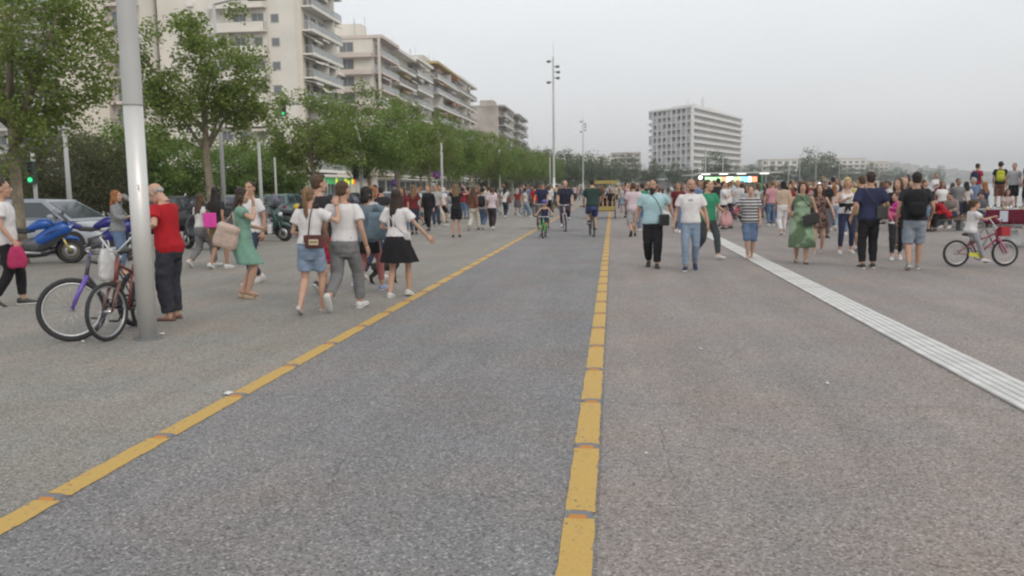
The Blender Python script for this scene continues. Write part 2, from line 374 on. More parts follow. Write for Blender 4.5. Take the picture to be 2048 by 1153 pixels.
# low hills beyond the bay, and the town on them
M_hill = mat('hill_scrub', (0.085, 0.105, 0.075), 0.95, var=0.45, vs=0.02)
def hill_h(x, y):
    r = 0.0
    for cx, cy, sx, sy, h in ((-150, 2600, 420, 500, 60), (350, 2700, 380, 420, 88), (700, 2650, 300, 380, 82), (1150, 2800, 500, 420, 46), (1900, 3000, 900, 500, 44), (2900, 3300, 1200, 500, 50), (-900, 2500, 600, 600, 55)):
        r += h * math.exp(-((x - cx) / sx) ** 2 - ((y - cy) / sy) ** 2)
    return r * 0.52 + 5 * noise.noise((x * .006, y * .006, 0)) - 4
b = MB(); nx, ny = 110, 14; gx = lambda i: -2400 + 7000 * i / nx; gy = lambda j: 1750 + 2000 * j / ny
b.add([(gx(i), gy(j), hill_h(gx(i), gy(j))) for j in range(ny + 1) for i in range(nx + 1)], [(j * (nx + 1) + i, j * (nx + 1) + i + 1, (j + 1) * (nx + 1) + i + 1, (j + 1) * (nx + 1) + i) for j in range(ny) for i in range(nx)], 0, True)
structure(b.build('hills', M_hill))
rr = random.Random(3)
M_town = mat('town_plaster', (0.50, 0.47, 0.43), 0.9, var=0.25, vs=0.01); M_townw = mat('town_window', (0.12, 0.13, 0.15), 0.4)
b = MB()
for i in range(620):
    x = rr.uniform(-300, 2300); y = rr.uniform(1950, 2650); z = hill_h(x, y)
    if z < 2: continue
    wv, dv, hv = rr.uniform(7, 20), rr.uniform(8, 14), rr.uniform(5, 12)
    b.b2((x - wv / 2, y - dv / 2, z - 5), (x + wv / 2, y + dv / 2, z + hv), 0)
    for f in range(int(hv // 3.2)):
        b.b2((x - wv * .42, y - dv / 2 - .3, z + 1 + f * 3.2), (x + wv * .42, y - dv / 2 + .1, z + 2.3 + f * 3.2), 1)
tag(b.build('far_town', [M_town, M_townw]), 'pale houses of the far town scattered over the hazy hillside', 'town', kind='stuff')

# ================================================================== BUILDINGS
M_cream = mat('cream_plaster', (0.74, 0.705, 0.635), 0.9, var=0.07, vs=0.25)
M_cream2 = mat('warm_plaster', (0.71, 0.65, 0.555), 0.9, var=0.07, vs=0.25)
M_pink = mat('pinkish_plaster', (0.67, 0.585, 0.53), 0.9, var=0.08, vs=0.25)
M_whitep = mat('white_plaster', (0.78, 0.755, 0.70), 0.9, var=0.06, vs=0.25)
M_greyp = mat('grey_plaster', (0.55, 0.53, 0.50), 0.9, var=0.12, vs=0.3)
M_blank = mat('stained_party_wall', (0.46, 0.41, 0.37), 0.95, var=0.28, vs=0.18)
M_glass = mat('window_glass', (0.17, 0.185, 0.20), 0.12, spec=0.6)
M_glass2 = mat('shuttered_window', (0.27, 0.255, 0.23), 0.5)
M_frame = mat('window_frame', (0.52, 0.51, 0.48), 0.6)
M_rail = mat('railing_metal', (0.46, 0.46, 0.45), 0.5, 0.3)
M_railg = mat('railing_glass', (0.42, 0.45, 0.45), 0.15, alpha=0.62)
M_awn = mat('cream_awning', (0.68, 0.64, 0.56), 0.9, var=0.1, vs=1.0)
M_awno = mat('orange_awning', (0.55, 0.22, 0.12), 0.9, var=0.1, vs=1.0)
M_awny = mat('yellow_awning', (0.55, 0.40, 0.16), 0.9, var=0.1, vs=1.0)
M_roofy = mat('ochre_parapet', (0.50, 0.40, 0.20), 0.9, var=0.08, vs=0.3)
M_dark = mat('dark_interior', (0.05, 0.05, 0.05), 0.8)
M_metal = mat('galvanised', (0.42, 0.43, 0.44), 0.5, 0.5)
WIN = {}
def window(parent, p, ang, w_, h_, style=0):
    """frame with mullion, pane set back behind it; p = middle of the sill on the wall face, -y outward"""
    k = (round(w_, 2), round(h_, 2), style)
    if k not in WIN:
        b = MB(); t = 0.09
        b.b2((-w_ / 2 - t, -.05, -t), (w_ / 2 + t, .06, 0)); b.b2((-w_ / 2 - t, -.03, h_), (w_ / 2 + t, .06, h_ + t))
        b.b2((-w_ / 2 - t, -.03, .001), (-w_ / 2, .06, h_ - .001)); b.b2((w_ / 2, -.03, .001), (w_ / 2 + t, .06, h_ - .001))
        if w_ > 1.1: b.b2((-.035, -.025, .001), (.035, .06, h_ - .001))
        f = b.mesh('window'); f.materials.append(M_frame)
        g = MB(); g.b2((-w_ / 2 + .002, -.008, .002), (w_ / 2 - .002, .03, h_ - .002)); gm = g.mesh('pane'); gm.materials.append(M_glass if style == 0 else M_glass2)
        WIN[k] = (f, gm)
    f, g = WIN[k]
    o = link('window', f, parent, p, ang); link('pane', g, o)
    return o
PM = {}
def piece(name, key, fn, mats, parent, p, ang):
    if key not in PM:
        b = MB(); fn(b); me = b.mesh(name)
        for m in (mats if isinstance(mats, (list, tuple)) else [mats]): me.materials.append(m)
        PM[key] = me
    return link(name, PM[key], parent, p, ang)
def balcony(parent, p, ang, L, D, slab_m, rail, railm, seed=0):
    """slab with upstand, railing of posts, top rail and infill; p at the wall, -y outward, x from 0 to L"""
    def s(b): b.b2((0, -D, -.18), (L, .02, 0)); b.b2((0, -D - .04, -.26), (L, -D, .12))
    piece('balcony', ('bal', round(L, 2), D, slab_m.name), s, slab_m, parent, p, ang)
    def r(b):
        b.b2((.02, -D + .02, .95), (L - .02, -D + .08, 1.0), 0)
        n = max(2, int(L / 1.6))
        for i in range(n + 1): x = .04 + (L - .08) * i / n; b.b2((x - .025, -D + .025, .121), (x + .025, -D + .075, .949), 0)
        if rail == 'bars':
            m = int(L / .16)
            for i in range(m): x = .1 + (L - .2) * i / m; b.b2((x - .01, -D + .04, .122), (x + .01, -D + .06, .948), 0)
        elif rail == 'panel': b.b2((.05, -D + .035, .16), (L - .05, -D + .065, .90), 1)
        for x in (.02, L - .06): b.b2((x, -D + .08, .95), (x + .04, 0, 1.0), 0)
    piece('railing', ('rail', round(L, 2), D, rail, railm.name), r, [M_rail, railm], parent, p, ang)
def awning(parent, p, ang, L, D, drop, m):
    def s(b):
        b.prism([(0, 0, 0), (0, -D, -drop), (0, -D, -drop - .22), (0, -D + .03, -drop - .22), (0, -D + .03, -drop - .03), (0, 0, -.06)], (L, 0, 0))
    piece('awning', ('awn', round(L, 2), round(D, 2), round(drop, 2), m.name), s, m, parent, p, ang)
def facade(root, o, ang, L, z0, fh, nf, D, slab_m, rail, railm, awn_m, seed, bays=3, balc=(0, 1), awn_p=0.4, wall_m=None, first=0):
    """storeys of continuous balconies with windows and some awnings on one side of a building"""
    rr = random.Random(seed); o = Vector(o); rot = Matrix.Rotation(ang, 3, 'Z')
    def W(u, out, z): return o + rot @ Vector((u, -out, z))
    b0, b1 = balc[0] * L, balc[1] * L
    for f in range(first, nf):
        z = z0 + f * fh
        if D > 0: balcony(root, W(b0, 0, z), ang, b1 - b0, D, slab_m, rail, railm)
        bw = L / bays
        for i in range(bays):
            u = bw * (i + .5)
            if rr.random() < .12: continue
            ww = bw * rr.choice((.42, .55, .62)); hh = fh - 0.95 if D > 0 else 1.35
            window(root, W(u, .004, z + (.12 if D > 0 else .95)), ang, ww, hh, 1 if rr.random() < .3 else 0)
            if D > 0 and rr.random() < .22:
                piece('air_conditioner', ('ac',), lambda b: b.b2((-.42, -.36, 0), (.42, -.012, .58)), M_whitep, root, W(u + bw * .38, 0, z + fh - 1.15), ang)
            if D > 0 and i and rr.random() < .35:
                piece('partition', ('part', D, fh, slab_m.name), lambda b: b.b2((-.05, -D + .06, .02), (.05, -.01, fh - .3)), slab_m, root, W(bw * i, 0, z), ang)
            if D > 0 and awn_m and rr.random() < awn_p:
                awning(root, W(u - bw * .45, .02, z + fh - .32), ang, bw * .9, D + rr.choice((.0, .25)), rr.choice((.35, .6, .95)), awn_m if not isinstance(awn_m, list) else rr.choice(awn_m))
def block(root, name, lo, hi, m):
    b = MB(); b.b2(lo, hi); return b.build(name, m, root)
def roof_kit(root, L, Dp, z, seed, m):
    rr = random.Random(seed)
    block(root, 'roof_house', (L * .3, 3, z), (L * .6, Dp * .6, z + 2.6), m)
    for i in range(3):
        x, y, h = rr.uniform(1, L - 1), rr.uniform(2, 5), rr.uniform(2.5, 4.5); b = MB(); b.tube([(x, y, z), (x, y, z + h)], .035, 5)
        for k in range(4): b.tube([(x - .5 + .06 * k, y, z + h - .25 * k), (x + .5 - .06 * k, y, z + h - .25 * k)], .016, 4)
        b.build('antenna', M_metal, root)
    b = MB(); b.lathe([(.0, 0), (.5, 0), (.5, 1.2), (.0, 1.2)], (L * .75, 4, z), 10); b.build('water_tank', M_metal, root)

def row_house(x, y, L, Dp, z0, fh, nf, wall, slab, rail, railm, awn, seed, label, bays=3, D=1.5, roof_m=None, side=None, awn_p=.4):
    """building of the sea-front row: front looks to the sea (+X), side wall to the camera (-Y)"""
    root = empty('apartment_building', (x, y, 0), R(90)); H_ = z0 + nf * fh
    block(root, 'wall', (0, 0, 0), (L, Dp, H_), wall)
    b = MB(); o = D if D else 0
    b.b2((-.15, -o - .1, H_), (L + .15, Dp + .1, H_ + .55)); b.build('parapet', roof_m or slab, root)
    facade(root, (0, 0, 0), 0, L, z0, fh, nf, D, slab, rail, railm, awn, seed, bays, awn_p=awn_p)
    # shop floor
    for i in range(bays):
        bw = L / bays; window(root, (bw * (i + .5), -.004, .15), 0, bw * .78, z0 - 1.2, 0)
    block(root, 'shop_canopy', (.1, -2.6, z0 - .75), (L - .1, -.003, z0 - .55), slab)
    roof_kit(root, L, Dp, H_ + .55, seed, wall)
    tag(root, label, 'building', 'apartment buildings along the sea front')
    return root, H_
# the tall cream block by the crossing: balconies to the sea, plain side with one small window per storey
rB, HB = row_house(-39, 105, 12.0, 19, 4.25, 2.93, 8, M_cream, M_whitep, 'panel', M_railg, [M_awn, M_awn, M_whitep], 5, 'tall cream apartment block with small square windows down its plain side wall', bays=4, D=1.5, awn_p=.55)
block(rB, 'pilaster', (-.12, -.12, 0), (.9, .55, HB), M_cream2)
for f in range(8):
    z = 4.25 + 2.93 * f
    window(rB, (-.004, 3.35, z + 1.0), R(-90), .95, .95)
sideB = (0, 11.6, 0)
facade(rB, (-.004, 11.6, 0), R(-90), 7.2, 4.25, 2.93, 8, 1.15, M_cream, 'solid', M_rail, [M_awn], 12, bays=3, awn_p=.15)
for f in range(8):
    z = 4.25 + 2.93 * f; block(rB, 'balcony_front', (-1.17, 4.45, z + .125), (-1.09, 11.55, z + .93), M_cream)
block(rB, 'penthouse', (3, 2.2, HB + .55), (11.5, 14, HB + 3.4), M_cream); block(rB, 'penthouse_roof', (1.4, .2, HB + 3.4), (11.9, 14.4, HB + 3.75), M_whitep)
for i in range(3): window(rB, (4.2 + i * 2.5, 2.196, HB + .9), 0, 1.7, 2.0)
# drainpipes and air conditioners on the side wall
for yy in (4.3, 12.0):
    b = MB(); b.tube([(-.08, yy, .2), (-.08, yy, HB)], .05, 6); b.build('drainpipe', M_cream2, rB)
for f in (1, 2, 4, 5, 7):
    b = MB(); b.b2((-.42, 12.6 + (f % 3) * 1.4, 4.6 + 2.93 * f), (-.01, 13.4 + (f % 3) * 1.4, 5.2 + 2.93 * f)); b.build('air_conditioner', M_whitep, rB)
# shop at its foot, lit sign band
M_sg = mat('sign_green', (0.05, 0.42, 0.12), .5, emit=.35); M_sr = mat('sign_red', (0.85, 0.05, 0.03), .5, emit=.9); M_sy = mat('sign_yellow', (0.75, 0.72, 0.03), .5, emit=.8)
block(rB, 'shop_sign_band', (-3.2, -2.75, 2.45), (11.8, -2.62, 3.25), M_sg)
for i, (u, m_) in enumerate(((-2.4, M_sr), (3.3, M_sy), (7.2, M_sy), (8.6, M_sy), (10.4, M_sy), (11.2, M_sr))):
    b = MB(); b.lathe([(.0, -.02), (.42, -.02), (.42, .05), (.0, .05)], (u, -2.8, 2.85), 16, axis='y'); b.build('sign_disc', m_, rB)
block(rB, 'shop_canopy', (-1, -3.2, 3.35), (12.4, -2.61, 3.6), M_whitep)
for i in range(5):
    b = MB(); b.tube([(-.6 + i * 3.1, -2.9, 0), (-.6 + i * 3.1, -2.9, 3.35)], .07, 8); b.build('canopy_post', M_metal, rB)

# set-back slab behind the near trees: blank cream wall between two balcony stacks
rA = empty('apartment_building', (-92, 102, 0)); HA = 4.0 + 9 * 3.0
block(rA, 'wall', (0, 0, 0), (33.5, 16, HA), M_cream); block(rA, 'parapet', (-.1, -.1, HA), (33.6, 16.1, HA + .8), M_whitep)
facade(rA, (0, -.004, 0), 0, 22.5, 4.0, 3.0, 9, 1.4, M_greyp, 'panel', M_railg, [M_awn, M_awny], 31, bays=6, awn_p=.35)
block(rA, 'blank_bay', (22.8, -1.2, 0), (29.2, -.002, HA), M_cream2)
block(rA, 'recess_wall', (29.3, -.05, 0), (33.3, -.002, HA), M_pink)
facade(rA, (29.3, -.056, 0), 0, 4.0, 4.0, 3.0, 9, 1.0, M_pink, 'bars', M_rail, [M_awn], 33, bays=2, awn_p=.3)
tag(rA, 'cream apartment slab with blank wall bay and pinkish balcony recess behind the trees', 'building', 'apartment buildings along the sea front')

# pinkish corner block with wide windows to the camera
rC, HC = row_house(-40.4, 142.5, 11.5, 14, 4.3, 2.86, 8, M_cream, M_pink, 'panel', M_railg, [M_awn], 7, 'pinkish apartment block with wide bluish windows and banded storeys beside the cream block', bays=2, D=1.6, roof_m=M_pink, awn_p=.3)
for f in range(8):
    z = 4.3 + 2.86 * f
    block(rC, 'storey_band', (-1.25, .02, z - .35), (-.003, 13.8, z + .38), M_pink)
    window(rC, (-.006, 4.6, z + .75), R(-90), 2.3, 1.55); window(rC, (-.006, 7.6, z + .75), R(-90), 2.3, 1.55)
    if f % 2: window(rC, (-.006, 11.0, z + .75), R(-90), 1.6, 1.5, 1)
block(rC, 'corner_post', (-1.25, -1.55, 4.05), (-.85, -1.15, HC - .003), M_pink)
row_house(-40.6, 154.2, 13.6, 14, 4.2, 2.83, 8, M_cream2, M_whitep, 'bars', M_rail, [M_awn, M_awny], 8, 'narrow beige apartment block between the pinkish block and the glass-railed block', bays=3, D=1.7)
row_house(-40.8, 168.2, 14.6, 15, 4.2, 2.9, 8, M_greyp, M_whitep, 'panel', M_railg, [M_awn], 9, 'grey apartment block with deep white balconies and bluish glass railings', bays=3, D=2.2)
row_house(-40.2, 186.5, 26, 16, 4.4, 3.1, 8, M_greyp, M_cream, 'panel', M_railg, [M_awno, M_awn, M_awno], 10, 'apartment block with an ochre roof edge and orange awnings', bays=5, D=1.9, roof_m=M_roofy, awn_p=.55)
row_house(-40.4, 213.6, 28, 16, 4.4, 3.15, 8, M_greyp, M_cream, 'bars', M_rail, [M_awn], 11, 'weathered apartment block with pale roof edge beyond the orange awnings', bays=5, D=2.0, roof_m=M_whitep, awn_p=.3)
rH, HH = row_house(-39, 291, 30, 13, 4.4, 3.15, 8, M_blank, M_greyp, 'panel', M_railg, [M_awn], 13, 'distant block with a stained blank brownish end wall', bays=5, D=2.2, roof_m=M_blank)
row_house(-38, 325, 36, 14, 4.4, 3.15, 8, M_cream2, M_greyp, 'panel', M_railg, [M_awn], 14, 'last block of the row, small and grey beyond the blank end wall', bays=6, D=2.4)

# large hotel slab by the bay: grid of loggias on one side, white bands on the other
M_hot = mat('hotel_white', (0.74, 0.73, 0.71), .85, var=.05, vs=.1); M_hotd = mat('loggia_shade', (0.30, 0.30, 0.31), .8); M_hotb = mat('hotel_blind', (0.40, 0.42, 0.43), .7)
rT = empty('hotel_building', (38, 420, 0))
A = Vector((0, 0, 0)); Bp = Vector((-19.5, 26, 0)); Cc = Vector((37, 86, 0)); Dd = Bp + Cc
z0, z1 = 9.5, 39.3; nfl = 9; fh = (z1 - z0) / nfl
def quad_prism(b, inset, za, zb, m=0):
    c = (A + Bp + Cc + Dd) / 4; P = [c + (p - c) * (1 - inset) for p in (A, Cc, Dd, Bp)]
    b.prism([(p.x, p.y, za) for p in P], (0, 0, zb - za), m)
b = MB(); quad_prism(b, .06, 0, z1 - .3); b.build('wall', M_hotd, rT)
b = MB(); quad_prism(b, -.01, z1, z1 + 1.0); b.build('roof', M_hot, rT)
b = MB(); quad_prism(b, .45, z1 + 1.0, z1 + 4.2); b.build('roof_house', M_hot, rT)
def along(p, q, t): return p + (q - p) * t
for f in range(nfl):
    z = z0 + fh * f
    b = MB(); quad_prism(b, 0, z, z + .45); b.build('floor_slab', M_hot, rT)
    # white upstand bands towards the bay
    u = (Cc - A).normalized(); n = Vector((u.y, -u.x, 0)); Lc = (Cc - A).length
    b = MB(); b.prism([A + n * .3 + Vector((0, 0, z)), A + n * .3 + u * Lc + Vector((0, 0, z)), A + u * Lc + Vector((0, 0, z)), A + Vector((0, 0, z))], (0, 0, 1.35)); b.build('balcony_band', M_hot, rT)
    for i in range(1, 24):
        p = A + u * (Lc * i / 24); b = MB()
        b.prism([p - n * 2.2 + u * .12 + Vector((0, 0, z + .45)), p - n * .1 + u * .12 + Vector((0, 0, z + .45)), p - n * .1 - u * .12 + Vector((0, 0, z + .45)), p - n * 2.2 - u * .12 + Vector((0, 0, z + .45))], (0, 0, fh - .45)); b.build('partition', M_hot, rT)
    u2 = (Bp - A).normalized(); n2 = Vector((-u2.y, u2.x, 0)); n2 = n2 if n2.y < 0 else -n2; Lb = (Bp - A).length
    for i in range(9):
        p = A + u2 * (Lb * i / 9); b = MB()
        b.prism([p + n2 * .15 + Vector((0, 0, z + .45)), p + n2 * .15 + u2 * .8 + Vector((0, 0, z + .45)), p - n2 * 1.4 + u2 * .8 + Vector((0, 0, z + .45)), p - n2 * 1.4 + Vector((0, 0, z + .45))], (0, 0, fh - .45)); b.build('pier', M_hot, rT)
        b = MB(); q = p + u2 * .82; v = Lb / 9 - .84
        hb = 1.0 if (i * 5 + f * 3) % 4 else (fh - .6)
        b.prism([q - n2 * .1 + Vector((0, 0, z + .452)), q - n2 * .1 + u2 * v + Vector((0, 0, z + .452)), q - n2 * .25 + u2 * v + Vector((0, 0, z + .452)), q - n2 * .25 + Vector((0, 0, z + .452))], (0, 0, hb)); b.build('loggia_front', M_hotb, rT)
b = MB(); quad_prism(b, .02, 4.8, 6.0); b.build('podium', M_hot, rT)
for i, (px_, py_) in enumerate(((.15, .3), (.3, .4), (.5, .3))):
    p = A + Bp * px_ + Cc * py_; b = MB(); b.tube([p + Vector((0, 0, z1 + 1)), p + Vector((0, 0, z1 + 8))], .14, 5); b.build('antenna', M_metal, rT)
tag(rT, 'large white hotel slab with loggia grid rising above the far trees', 'building')

# small far buildings on both sides of the hotel
def far_house(x, y, wv, dv, h, m, label, seed):
    root = empty('apartment_building', (x, y, 0)); block(root, 'wall', (-wv / 2, 0, 0), (wv / 2, dv, h), m)
    nf = int(h / 3.1); nb = max(2, int(wv / 4))
    for f in range(1, nf):
        block(root, 'balcony', (-wv / 2 + .3, -1.3, f * 3.1), (wv / 2 - .3, -.003, f * 3.1 + .95), M_whitep if seed % 2 else M_cream)
        for i in range(nb): window(root, (-wv / 2 + wv * (i + .5) / nb, -.004, f * 3.1 + 1.1), 0, wv / nb * .6, 1.5)
    block(root, 'roof', (-wv / 2 - .3, -.5, h), (wv / 2 + .3, dv + .3, h + .5), m)
    tag(root, label, 'building', 'small far buildings beyond the trees')
rr = random.Random(9)
FH = [(8, 520, 18, 22, M_pink, 'far pinkish block just beside the hotel'), (-14, 640, 24, 24, M_cream, 'far cream block above the dark trees'), (-50, 600, 22, 24, M_whitep, 'far beige block beyond the street masts'), (-78, 640, 26, 30, M_whitep, 'far pale block behind the tree row near the tall mast'), (-34, 700, 20, 29, M_whitep, 'far white block low over the trees between the masts'),
      (95, 500, 20, 16, M_whitep, 'low white banded block right behind the hotel'), (128, 560, 26, 18, M_cream, 'low cream block beyond the white banded one'), (165, 640, 34, 20, M_whitep, 'low pale block near the tall round tree'), (215, 760, 40, 20, M_cream2, 'tiny beige block past the round tree')]
for i, (x, y, wv, h, m_, lb) in enumerate(FH): far_house(x, y, wv, 14, h, m_, lb, i)

# ================================================================== TREES
def leaf_mat(name, dark, mid, light):
    m = bpy.data.materials.new(name); m.use_nodes = True; b, t = _p(m); N = t.nodes.new; L = t.links.new
    g = N('ShaderNodeNewGeometry'); r = N('ShaderNodeValToRGB')
    r.color_ramp.elements[0].color = tuple(dark) + (1,); r.color_ramp.elements[1].color = tuple(light) + (1,); k = r.color_ramp.elements.new(.5); k.color = tuple(mid) + (1,)
    L(g.outputs['Random Per Island'], r.inputs[0]); L(r.outputs[0], b.inputs['Base Color']); b.inputs['Roughness'].default_value = .6; b.inputs['Specular IOR Level'].default_value = .3
    tr = N('ShaderNodeBsdfTranslucent'); L(r.outputs[0], tr.inputs['Color']); ms = N('ShaderNodeMixShader'); ms.inputs[0].default_value = .42
    L(b.outputs[0], ms.inputs[1]); L(tr.outputs[0], ms.inputs[2]); L(ms.outputs[0], t.nodes['Material Output'].inputs[0])
    return m
M_leafA = leaf_mat('plane_tree_leaf', (0.125, 0.175, 0.040), (0.195, 0.262, 0.062), (0.275, 0.335, 0.105))
M_leafB = leaf_mat('bright_leaf', (0.115, 0.180, 0.04), (0.18, 0.27, 0.064), (0.255, 0.345, 0.105))
M_leafC = leaf_mat('evergreen_leaf', (0.09, 0.10, 0.052), (0.135, 0.142, 0.074), (0.18, 0.185, 0.10))
M_leafD = leaf_mat('far_leaf', (0.06, 0.095, 0.042), (0.09, 0.135, 0.06), (0.13, 0.175, 0.085))
M_bark = mat('mottled_bark', (0.24, 0.20, 0.145), .9, var=.35, vs=5.0, bump=.5, bs=20)
M_barkd = mat('dark_bark', (0.10, 0.08, 0.06), .9, var=.3, vs=6.0, bump=.5, bs=20)
def tree_meshes(seed, H_, trunk, spread, nclump, nleaf, ls, shape=(1, 1, .8), droop=0.0, bias=0.55, stem=.13, clump=(.14, .26)):
    rr = random.Random(seed); tb = MB(); tips = []
    cz = trunk + (H_ - trunk) * .5; rz = (H_ - trunk) * .54
    lean = Vector((rr.uniform(-.15, .15), rr.uniform(-.15, .15), 0))
    p0 = Vector((0, 0, 0)); p1 = Vector((lean.x * .5, lean.y * .5, trunk * .55)); p2 = Vector((lean.x, lean.y, trunk))
    top = Vector((lean.x * 1.3, lean.y * 1.3, H_ * .84))
    tb.tube([p0 - Vector((0, 0, .1)), p0 + Vector((0, 0, .15)), p1, p2, (p2 + top) / 2 + Vector((rr.uniform(-.2, .2), rr.uniform(-.2, .2), 0)), top], [stem * 1.5, stem * 1.15, stem, stem * .85, stem * .5, stem * .12], 9)
    nb = 9
    for i in range(nb):
        a = 2 * math.pi * i / nb + rr.uniform(-.4, .4); s = p2.lerp(top, rr.uniform(0, .5)) if i > 2 else p2
        e = Vector((math.cos(a) * spread * rr.uniform(.55, .9), math.sin(a) * spread * rr.uniform(.55, .9), cz + rz * rr.uniform(-.45, .55)))
        mid = s.lerp(e, .5) + Vector((0, 0, .25 * rr.random()))
        tb.tube([s, mid, e], [stem * .5, stem * .3, stem * .07], 6); tips += [mid, e]
        for k in range(3):
            q = s.lerp(e, rr.uniform(.4, .9)); e2 = q + Vector((rr.uniform(-1, 1), rr.uniform(-1, 1), rr.uniform(-.3, .9))) * spread * .32
            tb.tube([q, q.lerp(e2, .5) + Vector((0, 0, .06)), e2], [stem * .2, stem * .12, stem * .04], 5); tips.append(e2)
    cb = MB(); V = []; F = []
    for c in range(nclump):
        if c < len(tips): ctr = tips[c]
        else:
            while True:
                d = Vector((rr.uniform(-1, 1), rr.uniform(-1, 1), rr.uniform(-1, 1)))
                if d.length < 1: break
            d = d.normalized() * (d.length ** bias)
            ctr = Vector((lean.x + d.x * spread * shape[0], lean.y + d.y * spread * shape[1], cz + d.z * rz))
            wob = 1 + .35 * noise.noise(ctr * .9 + Vector((seed * 7.1, 0, 0)))
            ctr = Vector((ctr.x * wob, ctr.y * wob, cz + (ctr.z - cz) * wob))
            if noise.noise(ctr * .75 + Vector((0, seed * 3.3, 0))) < -.22: continue        # gaps
        cr = spread * rr.uniform(*clump); n = int(nleaf * rr.uniform(.6, 1.3))
        for i in range(n):
            q = Vector((rr.gauss(0, 1), rr.gauss(0, 1), rr.gauss(0, 1))).normalized() * (rr.random() ** .4); q = ctr + Vector((q.x * cr * 1.5, q.y * cr * 1.5, q.z * cr * 1.25 - droop * cr))
            ax = Vector((rr.gauss(0, 1), rr.gauss(0, 1), rr.gauss(0, .55) - .25)).normalized(); nrm = Vector((rr.gauss(0, .8), rr.gauss(0, .8), 1)); sd_ = ax.cross(nrm)
            if sd_.length < .05: continue
            sd_.normalize(); s = ls * rr.uniform(.6, 1.25); k = len(V); up_ = sd_.cross(ax) * s * .12
            V += [q, q + ax * s * .5 + sd_ * s * .42 + up_, q + ax * s, q + ax * s * .5 - sd_ * s * .42 + up_]; F.append((k, k + 1, k + 2, k + 3))
    cb.add(V, F)
    return tb.mesh('trunk'), cb.mesh('crown')
PROTO = {}
def proto(key, bark, leaf, *a, **k):
    t, c = tree_meshes(*a, **k); t.materials.append(bark); c.materials.append(leaf); PROTO[key] = (t, c)
proto('a', M_bark, M_leafA, 21, 7.7, 2.9, 2.3, 135, 165, .115, bias=.6, clump=(.10, .18))
proto('b', M_bark, M_leafA, 12, 7.4, 2.8, 2.6, 140, 175, .105, bias=.6, clump=(.10, .18))
proto('c', M_bark, M_leafB, 13, 7.0, 2.6, 2.8, 130, 100, .16, bias=.5, clump=(.11, .19))
proto('d', M_bark, M_leafA, 14, 7.4, 2.7, 2.7, 125, 100, .16, bias=.5, clump=(.11, .19))
proto('e', M_barkd, M_leafC, 15, 5.2, .5, 2.9, 210, 130, .13, shape=(1.1, 1.1, 1), bias=.4, clump=(.13, .2))
proto('f', M_barkd, M_leafB, 16, 5.0, .7, 2.4, 170, 110, .15, bias=.42, clump=(.13, .2))
proto('g', M_barkd, M_leafD, 17, 9.0, 1.5, 4.2, 95, 60, .38, bias=.45, stem=.2)
proto('h', M_barkd, M_leafD, 18, 9.5, 1.8, 3.6, 90, 60, .36, bias=.45, stem=.2)
def tree(key, x, y, s, rz, label, group, nm='plane_tree', sz=1.0):
    root = empty(nm, (x, y, 0), R(rz)); root.scale = (s, s, s * sz)
    link('trunk', PROTO[key][0], root); link('crown', PROTO[key][1], root)
    tag(root, label, 'tree', group)
G1 = 'plane trees along the kerb'
tree('b', -13.55, 17.9, .95, 20, 'young plane tree with wide crown rising behind the blue motorcycle', G1, sz=1.0)
tree('a', -14.15, 28.6, 1.04, 75, 'slim plane tree with airy crown behind the woman in the green dress', G1, sz=1.0)
tree('d', -14.6, 40.2, .86, 140, 'sparse small plane tree in front of the cream block corner', G1)
row = [(-14.0, 48, 'c', 1.0), (-14.3, 56, 'd', 1.02), (-14.2, 65, 'b', .98), (-14.1, 74, 'c', 1.0), (-14.3, 84, 'a', 1.0), (-14.0, 95, 'd', 1.05), (-14.2, 107, 'c', 1.05), (-14.2, 120, 'b', 1.08), (-14.2, 135, 'c', 1.1), (-14, 152, 'd', 1.1), (-14, 172, 'b', 1.15), (-14, 195, 'c', 1.2)]
for i, (x, y, k, s) in enumerate(row):
    tree(k, x, y, s, 47 * i + 20, '%s plane tree of the kerb row, counted from the cream block corner' % ('first second third fourth fifth sixth seventh eighth ninth tenth eleventh twelfth'.split()[i]), G1, sz=1.0)
G2 = 'dark evergreens across the road'
for i, (x, y, k, s, lb) in enumerate([(-20.8, 31, 'e', .74, 'broad dark evergreen across the road behind the near lamp post'), (-25.6, 36, 'e', .74, 'dark evergreen behind the white parked car'), (-23.0, 38, 'f', 1.0, 'dense green tree across the road behind the bald man'), (-22.9, 42.5, 'f', .93, 'rounded green tree behind the slim plane tree'), (-23.6, 52, 'f', .98, 'bright green tree before the cream block side wall'), (-20.6, 50, 'f', .86, 'small light green tree beside the lit shop signs'), (-34, 28, 'e', 1.2, 'large dark evergreen at the picture edge across the road')]):
    tree(k, x, y, s, 61 * i, lb, G2, 'bushy_tree')
G3 = 'trees in front of the shops'
for i, (x, y, k, s) in enumerate([(-25, 96, 'b', 1.1), (-26, 114, 'd', 1.15), (-26, 134, 'c', 1.2), (-26, 158, 'a', 1.3), (-27, 186, 'g', 1.1), (-27, 215, 'g', 1.25), (-27, 245, 'h', 1.45), (-26, 275, 'g', 1.5), (-24, 310, 'h', 1.6)]):
    tree(k, x, y, s, 37 * i + 11, '%s of the trees standing in front of the shop fronts across the road' % ('nearest second third fourth fifth sixth seventh eighth ninth tenth farthest'.split()[i]), G3, 'street_tree')
G4 = 'far park trees under the hotel'
